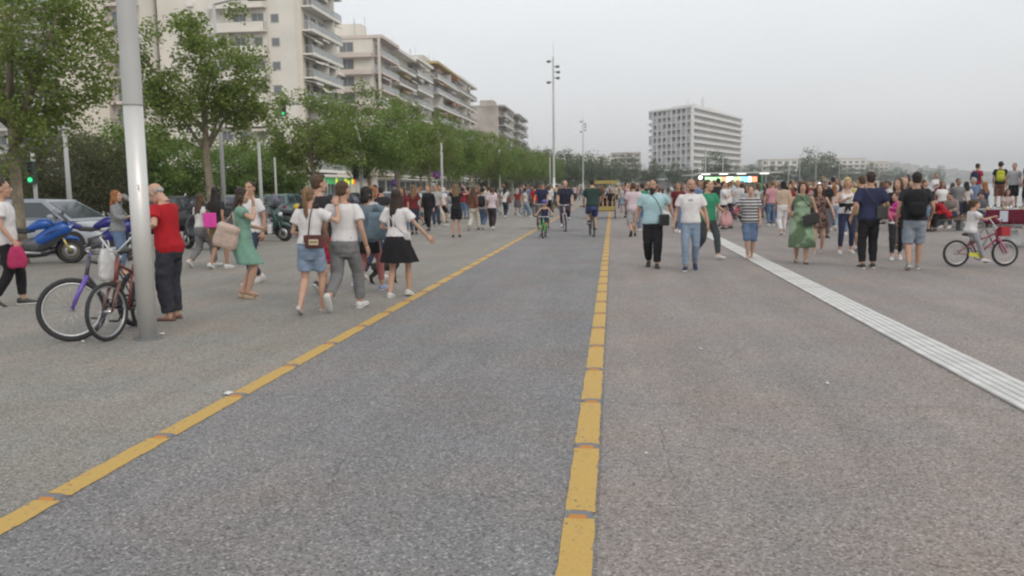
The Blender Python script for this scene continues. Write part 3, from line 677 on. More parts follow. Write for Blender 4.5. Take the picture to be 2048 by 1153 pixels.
fp = [(-14, 260, 'g', 1.3), (-10, 300, 'h', 1.3), (-3, 330, 'g', 1.45), (-18, 340, 'h', 1.7), (6, 360, 'h', 1.55), (15, 350, 'g', 1.35), (26, 372, 'h', 1.2), (34, 380, 'g', 1.1), (47, 398, 'h', 1.75), (58, 410, 'g', 1.2), (68, 430, 'h', 1.2), (80, 452, 'g', 1.3), (92, 470, 'h', 1.3), (104, 480, 'g', 1.5), (117, 512, 'g', 2.4), (128, 520, 'h', 1.9), (142, 570, 'g', 1.5), (160, 600, 'h', 1.4), (178, 640, 'g', 1.5), (200, 690, 'h', 1.8), (226, 740, 'g', 1.5), (255, 800, 'h', 1.6), (290, 880, 'g', 1.6), (330, 960, 'h', 1.8), (380, 1060, 'g', 1.9), (430, 1180, 'h', 2.0), (-34, 380, 'g', 1.8), (-50, 420, 'h', 2.0), (-8, 420, 'g', 2.0)]
for i, (x, y, k, s) in enumerate(fp):
    tree(k, x, y, s, 53 * i, ('dark tree of the far park belt beside the masts' if x < 15 else 'dark tree of the far park belt under the hotel' if x < 75 else 'dark tree of the far park belt past the hotel' if x < 170 else 'tiny tree of the far park belt before the hills') if i != 14 else 'tall rounded tree standing above the far park belt', G4 if i != 14 else None, 'park_tree')

# ================================================================== POLES, SIGNS, LAMPS
M_pole = mat('brushed_aluminium', (0.68, 0.67, 0.65), .42, .45, var=.06, vs=2.0)
M_poleg = mat('grey_pole_paint', (0.47, 0.475, 0.465), .65, .0, var=.05, vs=2.0)
M_lampb = mat('lamp_housing', (0.18, 0.19, 0.20), .5, .4)
def mast(x, y, H_, label):
    root = empty('light_mast', (x, y, 0))
    b = MB(); b.lathe([(.0, 0), (.098, 0), (.098, 2.5), (.0, 2.5)], n=28); b.build('lower_shaft', M_pole, root)
    b = MB(); b.lathe([(.0, 2.501), (.1005, 2.501), (.1005, 2.52), (.0995, H_ * .5), (.075, H_), (.0, H_)], n=28); b.build('upper_shaft', M_poleg, root)
    b = MB(); b.lathe([(.0, .003), (.15, .003), (.15, .014), (.105, .02), (.0, .03)], n=24); b.build('base_plate', M_lampb, root)
    for k, (dz, a) in enumerate(((-.35, 200), (-.8, -30), (-1.25, 10), (-1.75, -20), (-2.1, 190))):
        f = MB(); d = Vector((math.cos(R(a)), math.sin(R(a)) * .4, 0)); f.tube([d * .05 + Vector((0, 0, H_ + dz)), d * .3 + Vector((0, 0, H_ + dz))], .03, 6)
        c = d * .42 + Vector((0, 0, H_ + dz - .03)); f.lathe([(.0, -.16), (.09, -.16), (.12, .09), (.11, .16), (.0, .16)], c, 12, axis='x'); f.build('spotlight', M_lampb, root)
    b = MB(); b.tube([(0, 0, H_), (0, 0, H_ + 1.1)], .012, 5); b.build('lightning_rod', M_lampb, root)
    tag(root, label, 'light pole', 'light masts along the cycle path')
mast(-5.04, 8.52, 13.2, 'thick brushed metal mast in the foreground with two bicycles leaning on it')
mast(-5.05, 73.5, 12.7, 'tall slim mast with clustered spotlights rising over the crowd')
mast(-5.05, 147, 13.2, 'second slim spotlight mast standing farther down the cycle path')
# small numbers stencilled on the foreground shaft
M_ink = mat('black_ink', (.03, .03, .03), .8)
mr_ = [o for o in col.objects if o.name == 'light_mast'][0]
for k in range(2):
    b = MB(); a0 = R(-62); b.tube([(math.cos(a0 + t_ * .16) * .099, math.sin(a0 + t_ * .16) * .099, 1.62 + .035 * k + .018 * math.sin(t_ * 5)) for t_ in [i / 8 for i in range(9)]], .003, 4); b.build('stencil_mark', M_ink, mr_)
def lamp_post(x, y, H_, arm, label, r=.06, arm_a=0.0, head=True):
    root = empty('lamp_post', (x, y, 0)); b = MB(); b.tube([(0, 0, 0), (0, 0, H_ * .5), (0, 0, H_)], [r * 1.25, r, r * .8], 10); b.build('post', M_poleg, root)
    if arm:
        d = Vector((math.cos(R(arm_a)), math.sin(R(arm_a)), 0)); b = MB(); b.tube([(0, 0, H_ - .05), d * (arm * .5) + Vector((0, 0, H_ + .12)), d * arm + Vector((0, 0, H_ + .15))], r * .6, 8); b.build('arm', M_poleg, root)
        if head: b = MB(); b.box(d * (arm + .25) + Vector((0, 0, H_ + .12)), (.75 if abs(d.x) > .5 else .25, .25 if abs(d.x) > .5 else .75, .12)); b.build('lamp_head', M_lampb, root)
    tag(root, label, 'lamp post', 'lamp posts of the street')
lamp_post(-16.45, 24.0, 3.85, 0, 'thin grey post beside the dark evergreen', .07)
lamp_post(-16.3, 34, 9.3, 1.6, 'tall street lamp rising out of the slim plane tree crown', .08, 0)
lamp_post(-14.48, 33.6, 3.62, 0, 'pale grey post behind the green dress woman', .075)
lamp_post(-13.95, 33.9, 3.0, 0, 'thin pole next to the pale grey post', .045)
for i, (x, y, h) in enumerate([(-12.6, 62, 5), (-12.8, 96, 6.0), (-11, 150, 7), (16, 150, 8), (24, 190, 8), (22, 240, 9), (42, 240, 9), (30, 300, 10), (70, 330, 11), (92, 400, 11), (60, 300, 9), (110, 430, 11)]):
    lamp_post(x, y, h, 0, ['pale pole before the fourth plane tree', 'pale pole in front of the far plane trees', 'thin pole at the end of the plane tree row', 'thin pole left of the snack kiosk roof', 'thin pole just behind the snack kiosk', 'thin pole below the hotel facade', 'thin pole beyond the kiosk end', 'thin pole under the hotel corner', 'thin pole near the tall rounded tree', 'thin pole past the tall rounded tree', 'thin pole before the low white block', 'thin pole before the far hillside'][i], .07 + h * .005)
# traffic lights
M_tlb = mat('traffic_light_box', (.04, .07, .055), .5); M_tlg = mat('green_signal', (.05, .80, .32), .4, emit=1.0); M_tlo = mat('dark_lens', (.05, .02, .02), .3)
def signal_box(root, p, rz, lit=True, s=1.0):
    b = MB(); b.b2((-.15 * s, -.11 * s, -.48 * s), (.15 * s, .11 * s, .48 * s)); o = b.build('signal_box', M_tlb, root, p, rz)
    for k, dz in enumerate((.3, 0, -.3)):
        q = MB(); q.lathe([(.0, -.135 * s), (.105 * s, -.135 * s), (.105 * s, -.112 * s), (.0, -.112 * s)], (0, 0, dz * s), 14, axis='y'); q.build('lens', M_tlg if (lit and k == 2) else M_tlo, o)
        h = MB(); h.prism([(-.13 * s, -.111 * s, dz * s + .12 * s), (.13 * s, -.111 * s, dz * s + .12 * s), (.13 * s, -.111 * s, dz * s + .135 * s), (-.13 * s, -.111 * s, dz * s + .135 * s)], (0, -.16 * s, 0)); h.build('visor', M_tlb, o)
r = empty('traffic_light', (-14.4, 47.5, 0)); b = MB(); b.tube([(0, 0, 0), (0, 0, 4.4), (-.35, 0, 5.6), (-1.1, 0, 6.3), (-2.0, 0, 6.5), (-4.5, 0, 6.62)], [.1, .09, .08, .07, .06, .045], 10); b.build('arm_post', M_poleg, r)
signal_box(r, (-4.42, -.15, 6.3), 0, True, .85); signal_box(r, (-.28, -.1, 2.7), 0, False); signal_box(r, (.3, .05, 2.75), R(60), False)
tag(r, 'traffic light with curved overhanging arm and green signal before the cream block', 'traffic light')
r = empty('traffic_light', (-17.55, 24.0, 0)); b = MB(); b.tube([(0, 0, 0), (0, 0, 2.9)], .06, 8); b.build('post', M_poleg, r); signal_box(r, (0, -.12, 2.25), 0, True, .72); tag(r, 'small traffic light showing green above the white car roof', 'traffic light')
# round no-stopping signs
M_sb = mat('sign_blue', (.05, .06, .30), .5); M_srd = mat('sign_red_paint', (.42, .03, .04), .5)
def no_stop(x, y, z, rz, label, cross=True):
    root = empty('road_sign', (x, y, 0), R(rz)); b = MB(); b.tube([(0, .03, 0), (0, .03, z + .3)], .03, 8); b.build('post', M_poleg, root)
    b = MB(); b.lathe([(.0, -.012), (.30, -.012), (.30, .012), (.0, .012)], (0, -.02, z), 24, axis='y'); b.build('disc', M_sb, root)
    b = MB(); b.torus((0, -.036, z), .265, .035, 'y', 28, 6, sq=.25); b.build('ring', M_srd, root)
    b = MB(); b.box((0, -.040, z), (.50, .012, .05), rot=Matrix.Rotation(R(45), 3, 'Y')); b.build('bar', M_srd, root)
    if cross: b = MB(); b.box((0, -.043, z), (.50, .012, .05), rot=Matrix.Rotation(R(-45), 3, 'Y')); b.build('bar', M_srd, root)
    tag(root, label, 'road sign', 'round blue and red signs')
no_stop(-22.98, 42.0, 2.01, 0, 'round blue and red no-stopping sign behind the bald man')
no_stop(-12.9, 61.5, 2.65, 0, 'round blue and red sign under the plane trees near the woman taking a photo')
no_stop(-16.2, 62, 2.1, 0, 'lower round blue and red sign beside the scooters farther back', False)

# ================================================================== BICYCLES
M_tyre = mat('tyre_rubber', (.035, .035, .037), .85); M_alu = mat('polished_rim', (.55, .55, .56), .35, .8); M_blk = mat('black_plastic', (.03, .03, .032), .5)
M_chr = mat('chrome', (.6, .6, .61), .2, .95); M_sad = mat('saddle_vinyl', (.03, .028, .028), .6)
def paintm(n, c): return mat('gloss_' + n, c, .3, .1, spec=.6)
def wheel(parent, p, r, tw=.024, spokes=20, steer=0.0, rim=M_alu, hub=.02):
    w_ = empty('wheel', p, steer); w_.parent = parent
    b = MB(); b.torus((0, 0, 0), r - tw, tw, 'x', 30, 8); b.build('tyre', M_tyre, w_)
    b = MB(); b.torus((0, 0, 0), r - 2.2 * tw, tw * .55, 'x', 30, 6); b.build('rim', rim, w_)
    b = MB()
    for i in range(spokes):
        a = 2 * math.pi * i / spokes; s_ = 1 if i % 2 else -1
        b.tube([(s_ * .025, hub * math.cos(a + .5 * s_), hub * math.sin(a + .5 * s_)), (0, (r - 2.2 * tw) * math.cos(a), (r - 2.2 * tw) * math.sin(a))], .0016, 4)
    b.tube([(-.05, 0, 0), (.05, 0, 0)], hub, 8); b.build('spokes', M_chr, w_)
    return w_
def bicycle(loc, rz, lean, label, frame, fork, r=.33, wb=1.04, bar='flat', steer=0.0, basket=False, group=None, guard=None, sad_h=.92, forkw=.02, tw=.024, bar_h=1.0, spokes=20, grip=M_blk):
    """front towards +y, centre at the bottom bracket; r = wheel radius"""
    root = empty('bicycle', loc, R(rz)); root.rotation_euler = (0, R(lean), R(rz))
    yf, yr = wb * .57, -wb * .43; fm, km = frame, fork
    wheel(root, (0, yr, r), r, tw, spokes); 
    bb = Vector((0, 0, r * .86)); st = Vector((0, -.14 * wb, sad_h - .12)); hd0 = Vector((0, yf - .16 * wb, r * 2.05)); hd1 = Vector((0, yf - .20 * wb, bar_h - .12))
    f = MB(); rx = Vector((0, yr, r))
    for a, c, rd in ((bb, st, .016), (bb, hd0, .02), (st.lerp(bb, .12), hd1.lerp(hd0, .25), .017), (hd0 + (hd0 - hd1) * .15, hd1, .022)): f.tube([a, c], rd, 8)
    for s_ in (-.055, .055): f.tube([bb + Vector((s_ * .4, 0, 0)), rx + Vector((s_, 0, 0))], .010, 6); f.tube([st.lerp(bb, .15) + Vector((s_ * .3, 0, 0)), rx + Vector((s_, 0, 0))], .009, 6)
    f.build('frame', fm, root)
    piv = empty('steering', (0, 0, 0)); piv.parent = root
    ax = (hd1 - hd0).normalized()
    ms = Matrix.Translation(hd0) @ Matrix.Rotation(R(steer), 4, ax) @ Matrix.Translation(-hd0)
    root.children
    k = MB(); fx = Vector((0, yf, r)); cr = hd0 + (hd0 - hd1) * .12
    for s_ in (-.06, .06): k.tube([cr + Vector((s_ * .9, 0, 0)), cr.lerp(fx, .5) + Vector((s_, .01, 0)), fx + Vector((s_, 0, 0))], [forkw, forkw * .9, forkw * .6], 8)
    k.tube([cr + Vector((-.06, 0, 0)), cr + Vector((.06, 0, 0))], forkw, 8); k.tube([cr, hd1 + ax * .05], .014, 8)
    o = k.build('fork', km, root); o.matrix_local = ms
    h = MB(); t = hd1 + ax * .08; fwd = Vector((0, .05, 0))
    if bar == 'flat': h.tube([t + Vector((-.29, -.06, .02)), t + Vector((-.1, .04, 0)), t + Vector((.1, .04, 0)), t + Vector((.29, -.06, .02))], .012, 8)
    else: h.tube([t + Vector((-.28, -.14, .16)), t + Vector((-.2, .02, .15)), t + Vector((-.05, .05, 0)), t + Vector((.05, .05, 0)), t + Vector((.2, .02, .15)), t + Vector((.28, -.14, .16))], .012, 8)
    h.tube([hd1 + ax * .02, t + Vector((0, .04, 0))], .014, 8); o = h.build('handlebar', M_chr, root); o.matrix_local = ms
    zz = .02 if bar == 'flat' else .16; yy = -.06 if bar == 'flat' else -.14
    for s_ in (-1, 1):
        g = MB(); g.tube([t + Vector((s_ * .19, yy * .4 + .02, zz * .8)), t + Vector((s_ * .30, yy, zz))], .017, 8); o = g.build('grip', grip, root); o.matrix_local = ms
    wf = wheel(root, (0, yf, r), r, tw, spokes); wf.matrix_local = ms @ Matrix.Translation((0, yf, r))
    bpy.data.objects.remove(piv)
    s = MB(); sp_ = Vector((0, st.y - .02, sad_h)); s.loft([[sp_ + Vector((math.cos(a) * hw, y, math.sin(a) * .025 + dz)) for a in [2 * math.pi * i / 10 for i in range(10)]] for y, hw, dz in ((-.13, .04, .01), (-.11, .075, .012), (-.04, .07, 0), (.05, .03, -.005), (.14, .018, -.012), (.155, .008, -.014))], 0)
    s.build('saddle', M_sad, root)
    s = MB(); s.tube([st, sp_ + Vector((0, 0, -.02))], .013, 8); s.build('seat_post', M_chr, root)
    c = MB(); c.torus(bb + Vector((.05, 0, 0)), .085, .008, 'x', 20, 5); c.tube([bb + Vector((.06, 0, 0)), bb + Vector((.07, .10, -.13))], .011, 6); c.tube([bb + Vector((-.06, 0, 0)), bb + Vector((-.07, -.10, .13))], .011, 6); c.tube([bb + Vector((-.07, 0, 0)), bb + Vector((.07, 0, 0))], .018, 8); c.build('crank', M_blk, root)
    for s_, q in ((1, (.12, .10, -.13)), (-1, (-.12, -.10, .13))):
        c = MB(); c.box(bb + Vector(q), (.09, .06, .018)); c.build('pedal', M_blk, root)
    if guard: c = MB(); c.prism([bb + Vector((.075, .1, .05)), bb + Vector((.075, .06, -.05)), rx.lerp(bb, .5) + Vector((.075, 0, -.03)), rx.lerp(bb, .5) + Vector((.075, 0, .03))], (.012, 0, 0)); c.build('chain_guard', guard, root)
    if basket: c = MB(); c.box(hd1 + Vector((0, .13, .0)), (.22, .16, .18)); c.build('front_bag', basket, root)
    tag(root, label, 'bicycle', group)
    return root
bicycle((-5.72, 8.92, 0), 177, -5, 'silver and purple mountain bicycle parked against the thick mast', paintm('dark_frame', (.08, .07, .09)), paintm('purple', (.16, .09, .42)), r=.345, wb=1.06, steer=-51, forkw=.026, tw=.028, bar_h=1.03)
bicycle((-5.50, 8.90, 0), 192, -4, 'smaller reddish brown folding bicycle in front of the purple fork one', paintm('maroon', (.22, .06, .05)), paintm('brown', (.16, .08, .07)), r=.32, wb=.96, bar='high', steer=-20, sad_h=.86, tw=.022)
bicycle((6.84, 16.75, 0), -83, -2, 'small pink and maroon child bicycle ridden by a girl', paintm('maroon2', (.26, .04, .09)), paintm('pink', (.42, .10, .19)), r=.255, wb=.92, bar='high', guard=mat('lime_plastic', (.55, .55, .06), .5), basket=mat('red_bag', (.36, .02, .03), .7), sad_h=.60, bar_h=.78, tw=.026, forkw=.024, grip=mat('pink_grip', (.6, .12, .25), .6))
bicycle((-2.16, 26.9, 0), 178, 0, 'bright green child bicycle ridden toward the camera', paintm('green', (.12, .42, .06)), paintm('green', (.12, .42, .06)), r=.21, wb=.76, sad_h=.56, bar_h=.72, spokes=12)
bicycle((-2.75, 32.9, 0), 174, 0, 'dark bicycle carrying the capped rider behind the helmeted child', paintm('greyblue', (.08, .09, .12)), paintm('greyblue', (.08, .09, .12)), spokes=12)
bicycle((-1.72, 30.9, 0), 183, 2, 'silver bicycle ridden by the man in the navy polo', paintm('silverf', (.5, .5, .52)), paintm('silverf', (.5, .5, .52)), spokes=12, steer=6)
bicycle((-.66, 27.5, 0), 8, -3, 'black bicycle ridden away by the person in blue shorts', paintm('blackf', (.03, .03, .035)), paintm('blackf', (.03, .03, .035)), spokes=12, steer=-8)

# ================================================================== MOTORCYCLES AND SCOOTERS
M_seatv = mat('seat_vinyl', (.03, .03, .032), .65); M_eng = mat('engine_grey', (.16, .16, .17), .45, .6, var=.2); M_head = mat('headlight_glass', (.62, .65, .66), .12, spec=.8); M_wsc = mat('smoked_screen', (.10, .10, .14), .15, alpha=.9)
M_tail = mat('tail_red', (.45, .03, .02), .3); M_gold = mat('gold_fork', (.62, .50, .16), .35, .5); M_plate = mat('number_plate', (.6, .66, .75), .6)
def shell(b, secs, n=12, m=0, p=2.6):
    """loft of superellipse sections (y, z centre, half width, half height)"""
    rings = []
    for y, z, hw, hh in secs:
        ring = []
        for i in range(n):
            a = 2 * math.pi * i / n; ca, sa = math.cos(a), math.sin(a)
            ring.append(Vector((hw * math.copysign(abs(ca) ** (2 / p), ca), y, z + hh * math.copysign(abs(sa) ** (2 / p), sa))))
        rings.append(ring)
    b.loft(rings, m)
def mwheel(parent, p, r, tw, rim):
    w_ = empty('wheel', p); w_.parent = parent
    b = MB(); b.torus((0, 0, 0), r - tw, tw, 'x', 28, 10, sq=1.0); b.build('tyre', M_tyre, w_)
    b = MB(); b.torus((0, 0, 0), r - 1.9 * tw, tw * .6, 'x', 26, 6)
    for i in range(5):
        a = 2 * math.pi * i / 5; b.tube([(0, .03 * math.cos(a), .03 * math.sin(a)), (0, (r - 1.8 * tw) * math.cos(a), (r - 1.8 * tw) * math.sin(a))], .022, 6, flat=.6)
    b.tube([(-.07, 0, 0), (.07, 0, 0)], .045, 10); b.build('rim', rim, w_)
    b = MB()
    for s_ in (-.075, .075): b.lathe([(.07, s_), (.15, s_), (.15, s_ + .005), (.07, s_ + .005)], (0, 0, 0), 20, axis='x', cap=False)
    b.build('brake_disc', M_alu, w_)
def sport_bike(loc, rz, label, pm, rimm, forkm, pm2=None, lean=8):
    root = empty('motorcycle', loc, R(rz)); root.rotation_euler = (0, R(lean), R(rz)); root.scale = (.96, .96, .96); pm2 = pm2 or pm
    mwheel(root, (0, .72, .31), .31, .065, rimm); mwheel(root, (0, -.70, .32), .32, .085, rimm)
    b = MB()
    for s_ in (-.1, .1): b.tube([(s_, .72, .31), (s_, .58, .66)], .028, 8); b.tube([(s_, .585, .64), (s_, .44, .98)], .022, 8)
    b.build('fork', forkm, root)
    b = MB(); shell(b, [(.92, .56, .03, .02), (.86, .615, .085, .03), (.72, .64, .10, .035), (.56, .60, .09, .04), (.48, .54, .05, .02)], 10); b.build('front_mudguard', pm, root)
    b = MB(); shell(b, [(.80, .86, .05, .05), (.74, .88, .16, .12), (.62, .86, .20, .18), (.45, .80, .205, .22), (.25, .68, .20, .20), (.05, .58, .17, .15), (-.12, .50, .10, .09)]); b.build('fairing', pm, root)
    b = MB(); shell(b, [(.4, .36, .14, .06), (.2, .30, .18, .10), (-.1, .27, .18, .10), (-.3, .26, .10, .06)]); b.build('belly_pan', pm2, root)
    b = MB(); shell(b, [(.42, .93, .08, .04), (.32, .98, .15, .11), (.12, .97, .17, .13), (-.06, .90, .12, .09), (-.16, .86, .08, .05)]); b.build('tank', pm, root)
    b = MB(); shell(b, [(.0, .82, .08, .03), (-.2, .80, .14, .05), (-.45, .83, .13, .05), (-.55, .88, .10, .04)]); b.build('seat', M_seatv, root)
    b = MB(); shell(b, [(-.40, .84, .11, .06), (-.6, .92, .12, .08), (-.85, .99, .08, .05), (-.98, 1.02, .03, .02)]); b.build('tail_unit', pm, root)
    b = MB(); shell(b, [(.3, .52, .15, .18), (0, .48, .17, .19), (-.3, .46, .12, .14)]); b.tube([(0, -.2, .42), (.0, -.70, .32)], .05, 8); b.build('engine', M_eng, root)
    b = MB(); b.tube([(.16, .1, .3), (.17, -.4, .34), (.2, -.85, .50)], [.03, .045, .06], 10); b.build('exhaust', M_alu, root)
    b = MB(); b.loft([[Vector((x * wd, y, z)) for x in (-1, -.5, 0, .5, 1)] + [Vector((x * wd, y - .008, z - .004)) for x in (1, .5, 0, -.5, -1)] for y, z, wd in ((.74, .97, .15), (.60, 1.16, .15), (.44, 1.30, .11))]); b.build('windscreen', M_wsc, root)
    for s_ in (-1, 1):
        b = MB(); b.ell((s_ * .09, .765, .90), (.06, .03, .035), 10, 6); b.build('headlight', M_head, root)
        b = MB(); b.tube([(s_ * .08, .45, .98), (s_ * .34, .36, .96)], .016, 8); b.build('handlebar', M_blk, root)
        b = MB(); b.tube([(s_ * .16, .6, 1.08), (s_ * .33, .56, 1.16)], .010, 6); b.ell((s_ * .37, .55, 1.17), (.065, .03, .04), 10, 6); b.build('mirror', M_blk, root)
    for s_ in (-1, 1):
        b = MB(); b.loft([[Vector((s_ * x_, y_, z_)), Vector((s_ * (x_ + .012), y_, z_ + .01)), Vector((s_ * (x_ + .012), y2, z2 + .01)), Vector((s_ * x_, y2, z2))] for x_, y_, z_, y2, z2 in ((.165, .60, .66, .66, .76), (.185, .40, .48, .44, .64), (.175, .15, .38, .20, .52), (.13, -.05, .34, -.02, .44))], 0, True, False); b.build('side_panel', M_blk, root)
        b = MB(); b.tube([(s_ * .20, .52, .86), (s_ * .207, .38, .82), (s_ * .20, .2, .74)], [.012, .03, .008], 6, flat=.4); b.build('side_vent', M_blk, root)
    b = MB(); b.ell((0, -.98, .99), (.06, .02, .03), 8, 6); b.build('tail_light', M_tail, root)
    tag(root, label, 'motorcycle', 'motorcycles and scooters parked along the kerb')
def scooter(loc, rz, label, pm, lean=7, box=None, pm2=None, s=1.0, plate=True):
    root = empty('scooter', loc, R(rz)); root.rotation_euler = (0, R(lean), R(rz)); root.scale = (s, s, s); pm2 = pm2 or M_blk
    mwheel(root, (0, .66, .24), .24, .06, M_eng); mwheel(root, (0, -.60, .24), .24, .065, M_eng)
    b = MB()
    for s_ in (-.08, .08): b.tube([(s_, .66, .24), (s_, .55, .58)], .022, 8)
    b.build('fork', M_eng, root)
    b = MB(); shell(b, [(.90, .42, .03, .02), (.80, .48, .09, .04), (.66, .50, .11, .05), (.50, .46, .08, .04)], 10); b.build('front_mudguard', pm, root)
    b = MB(); b.loft([[Vector((x * wd, y, z)) for x in (-1, -.6, 0, .6, 1)] + [Vector((x * wd, y - .07, z - .02)) for x in (1, .6, 0, -.6, -1)] for y, z, wd in ((.40, .28, .16), (.50, .45, .21), (.55, .65, .23), (.50, .85, .17), (.42, 1.0, .13))]); b.build('leg_shield', pm, root)
    b = MB(); shell(b, [(.42, .27, .16, .05), (.1, .25, .17, .05), (-.2, .27, .16, .06)]); b.build('floorboard', pm2, root)
    b = MB(); shell(b, [(-.02, .42, .13, .14), (-.15, .50, .18, .22), (-.45, .60, .19, .17), (-.75, .70, .14, .10), (-.92, .74, .07, .04)]); b.build('rear_body', pm, root)
    b = MB(); shell(b, [(.02, .76, .10, .03), (-.12, .78, .16, .06), (-.4, .80, .16, .06), (-.66, .86, .14, .06), (-.80, .88, .09, .03)]); b.build('seat', M_seatv, root)
    b = MB(); shell(b, [(-.1, .36, .10, .09), (-.4, .30, .12, .10), (-.66, .26, .07, .07)]); b.tube([(.14, -.3, .26), (.16, -.9, .36)], .055, 8); b.build('engine', M_eng, root)
    b = MB(); shell(b, [(.52, 1.0, .07, .05), (.44, 1.03, .16, .07), (.34, 1.02, .12, .05)]); b.tube([(-.34, .33, 1.02), (-.12, .40, 1.03), (.12, .40, 1.03), (.34, .33, 1.02)], .016, 8); b.build('handlebar', pm2, root)
    b = MB(); b.ell((0, .60, .78), (.11, .03, .06), 10, 6); b.build('headlight', M_head, root)
    b = MB(); b.loft([[Vector((x * wd, y, z)) for x in (-1, 0, 1)] + [Vector((x * wd, y - .006, z)) for x in (1, 0, -1)] for y, z, wd in ((.56, 1.02, .14), (.50, 1.22, .16), (.44, 1.36, .12))]); b.build('windscreen', M_wsc, root)
    for s_ in (-1, 1): b = MB(); b.tube([(s_ * .22, .38, 1.04), (s_ * .29, .40, 1.2)], .008, 6); b.ell((s_ * .31, .40, 1.23), (.06, .02, .04), 10, 6); b.build('mirror', M_blk, root)
    b = MB(); b.ell((0, -.90, .70), (.1, .03, .04), 8, 6); b.build('tail_light', M_tail, root)
    if plate: b = MB(); b.box((0, -.96, .52), (.2, .01, .16)); b.build('number_plate', M_plate, root)
    if box: b = MB(); b.b2((-.21, -1.02, .92), (.21, -.62, 1.22)); bevel(b.build('top_box', box, root), .06, 3)
    tag(root, label, 'scooter', 'motorcycles and scooters parked along the kerb')
BL = paintm('bike_blue', (.02, .10, .40)); DB = paintm('bike_navy', (.02, .02, .19)); DK = paintm('scooter_black', (.03, .032, .035)); GR = paintm('scooter_grey', (.12, .13, .14)); GN = paintm('scooter_green', (.03, .075, .065)); SV = paintm('scooter_silver', (.42, .43, .45))
sport_bike((-13.0, 17.7, 0), -66, 'bright blue sports motorcycle with yellow fork and black tyres', BL, mat('bronze_rim', (.30, .26, .20), .45, .5), M_gold, DK)
sport_bike((-11.95, 18.5, 0), -58, 'dark navy sports motorcycle right behind the bright blue one', DB, M_eng, M_eng, SV)
scooter((-11.35, 22.2, 0), 62, 'black scooter with blue number plate seen from behind beside the red shirt', DK, box=DK)
scooter((-11.1, 23.9, 0), 60, 'dark scooter parked between the plated scooter and the long haired women', GR)
scooter((-11.1, 25.9, 0), -100, 'dark green maxi scooter right of the green dress woman', GN, pm2=DK, s=1.12)
scooter((-10.75, 27.9, 0), -98, 'black maxi scooter with large round wheel beside the dark green one', DK, s=1.12)
scooter((-10.8, 29.9, 0), -102, 'dark grey scooter partly behind the ponytail girl', GR, s=1.08)
scooter((-10.75, 31.7, 0), -100, 'black scooter behind the couple', DK, box=GR)
for i, (y, m_, bx) in enumerate(((33.5, GR, None), (35.4, DK, DK), (37.4, SV, None), (39.6, DK, None), (42.0, GR, DK), (44.6, SV, None))):
    scooter((-10.75 - .05 * i, y, 0), -106 + 5 * (i % 3), ['grey scooter hidden behind the dark haired girl', 'black scooter with top box near the maroon dressed women', 'silver scooter left of the boy in black', 'black scooter just behind the boy in black', 'grey scooter with dark top box behind the photo taking woman', 'farthest silver scooter of the kerb row'][i], m_, box=bx)

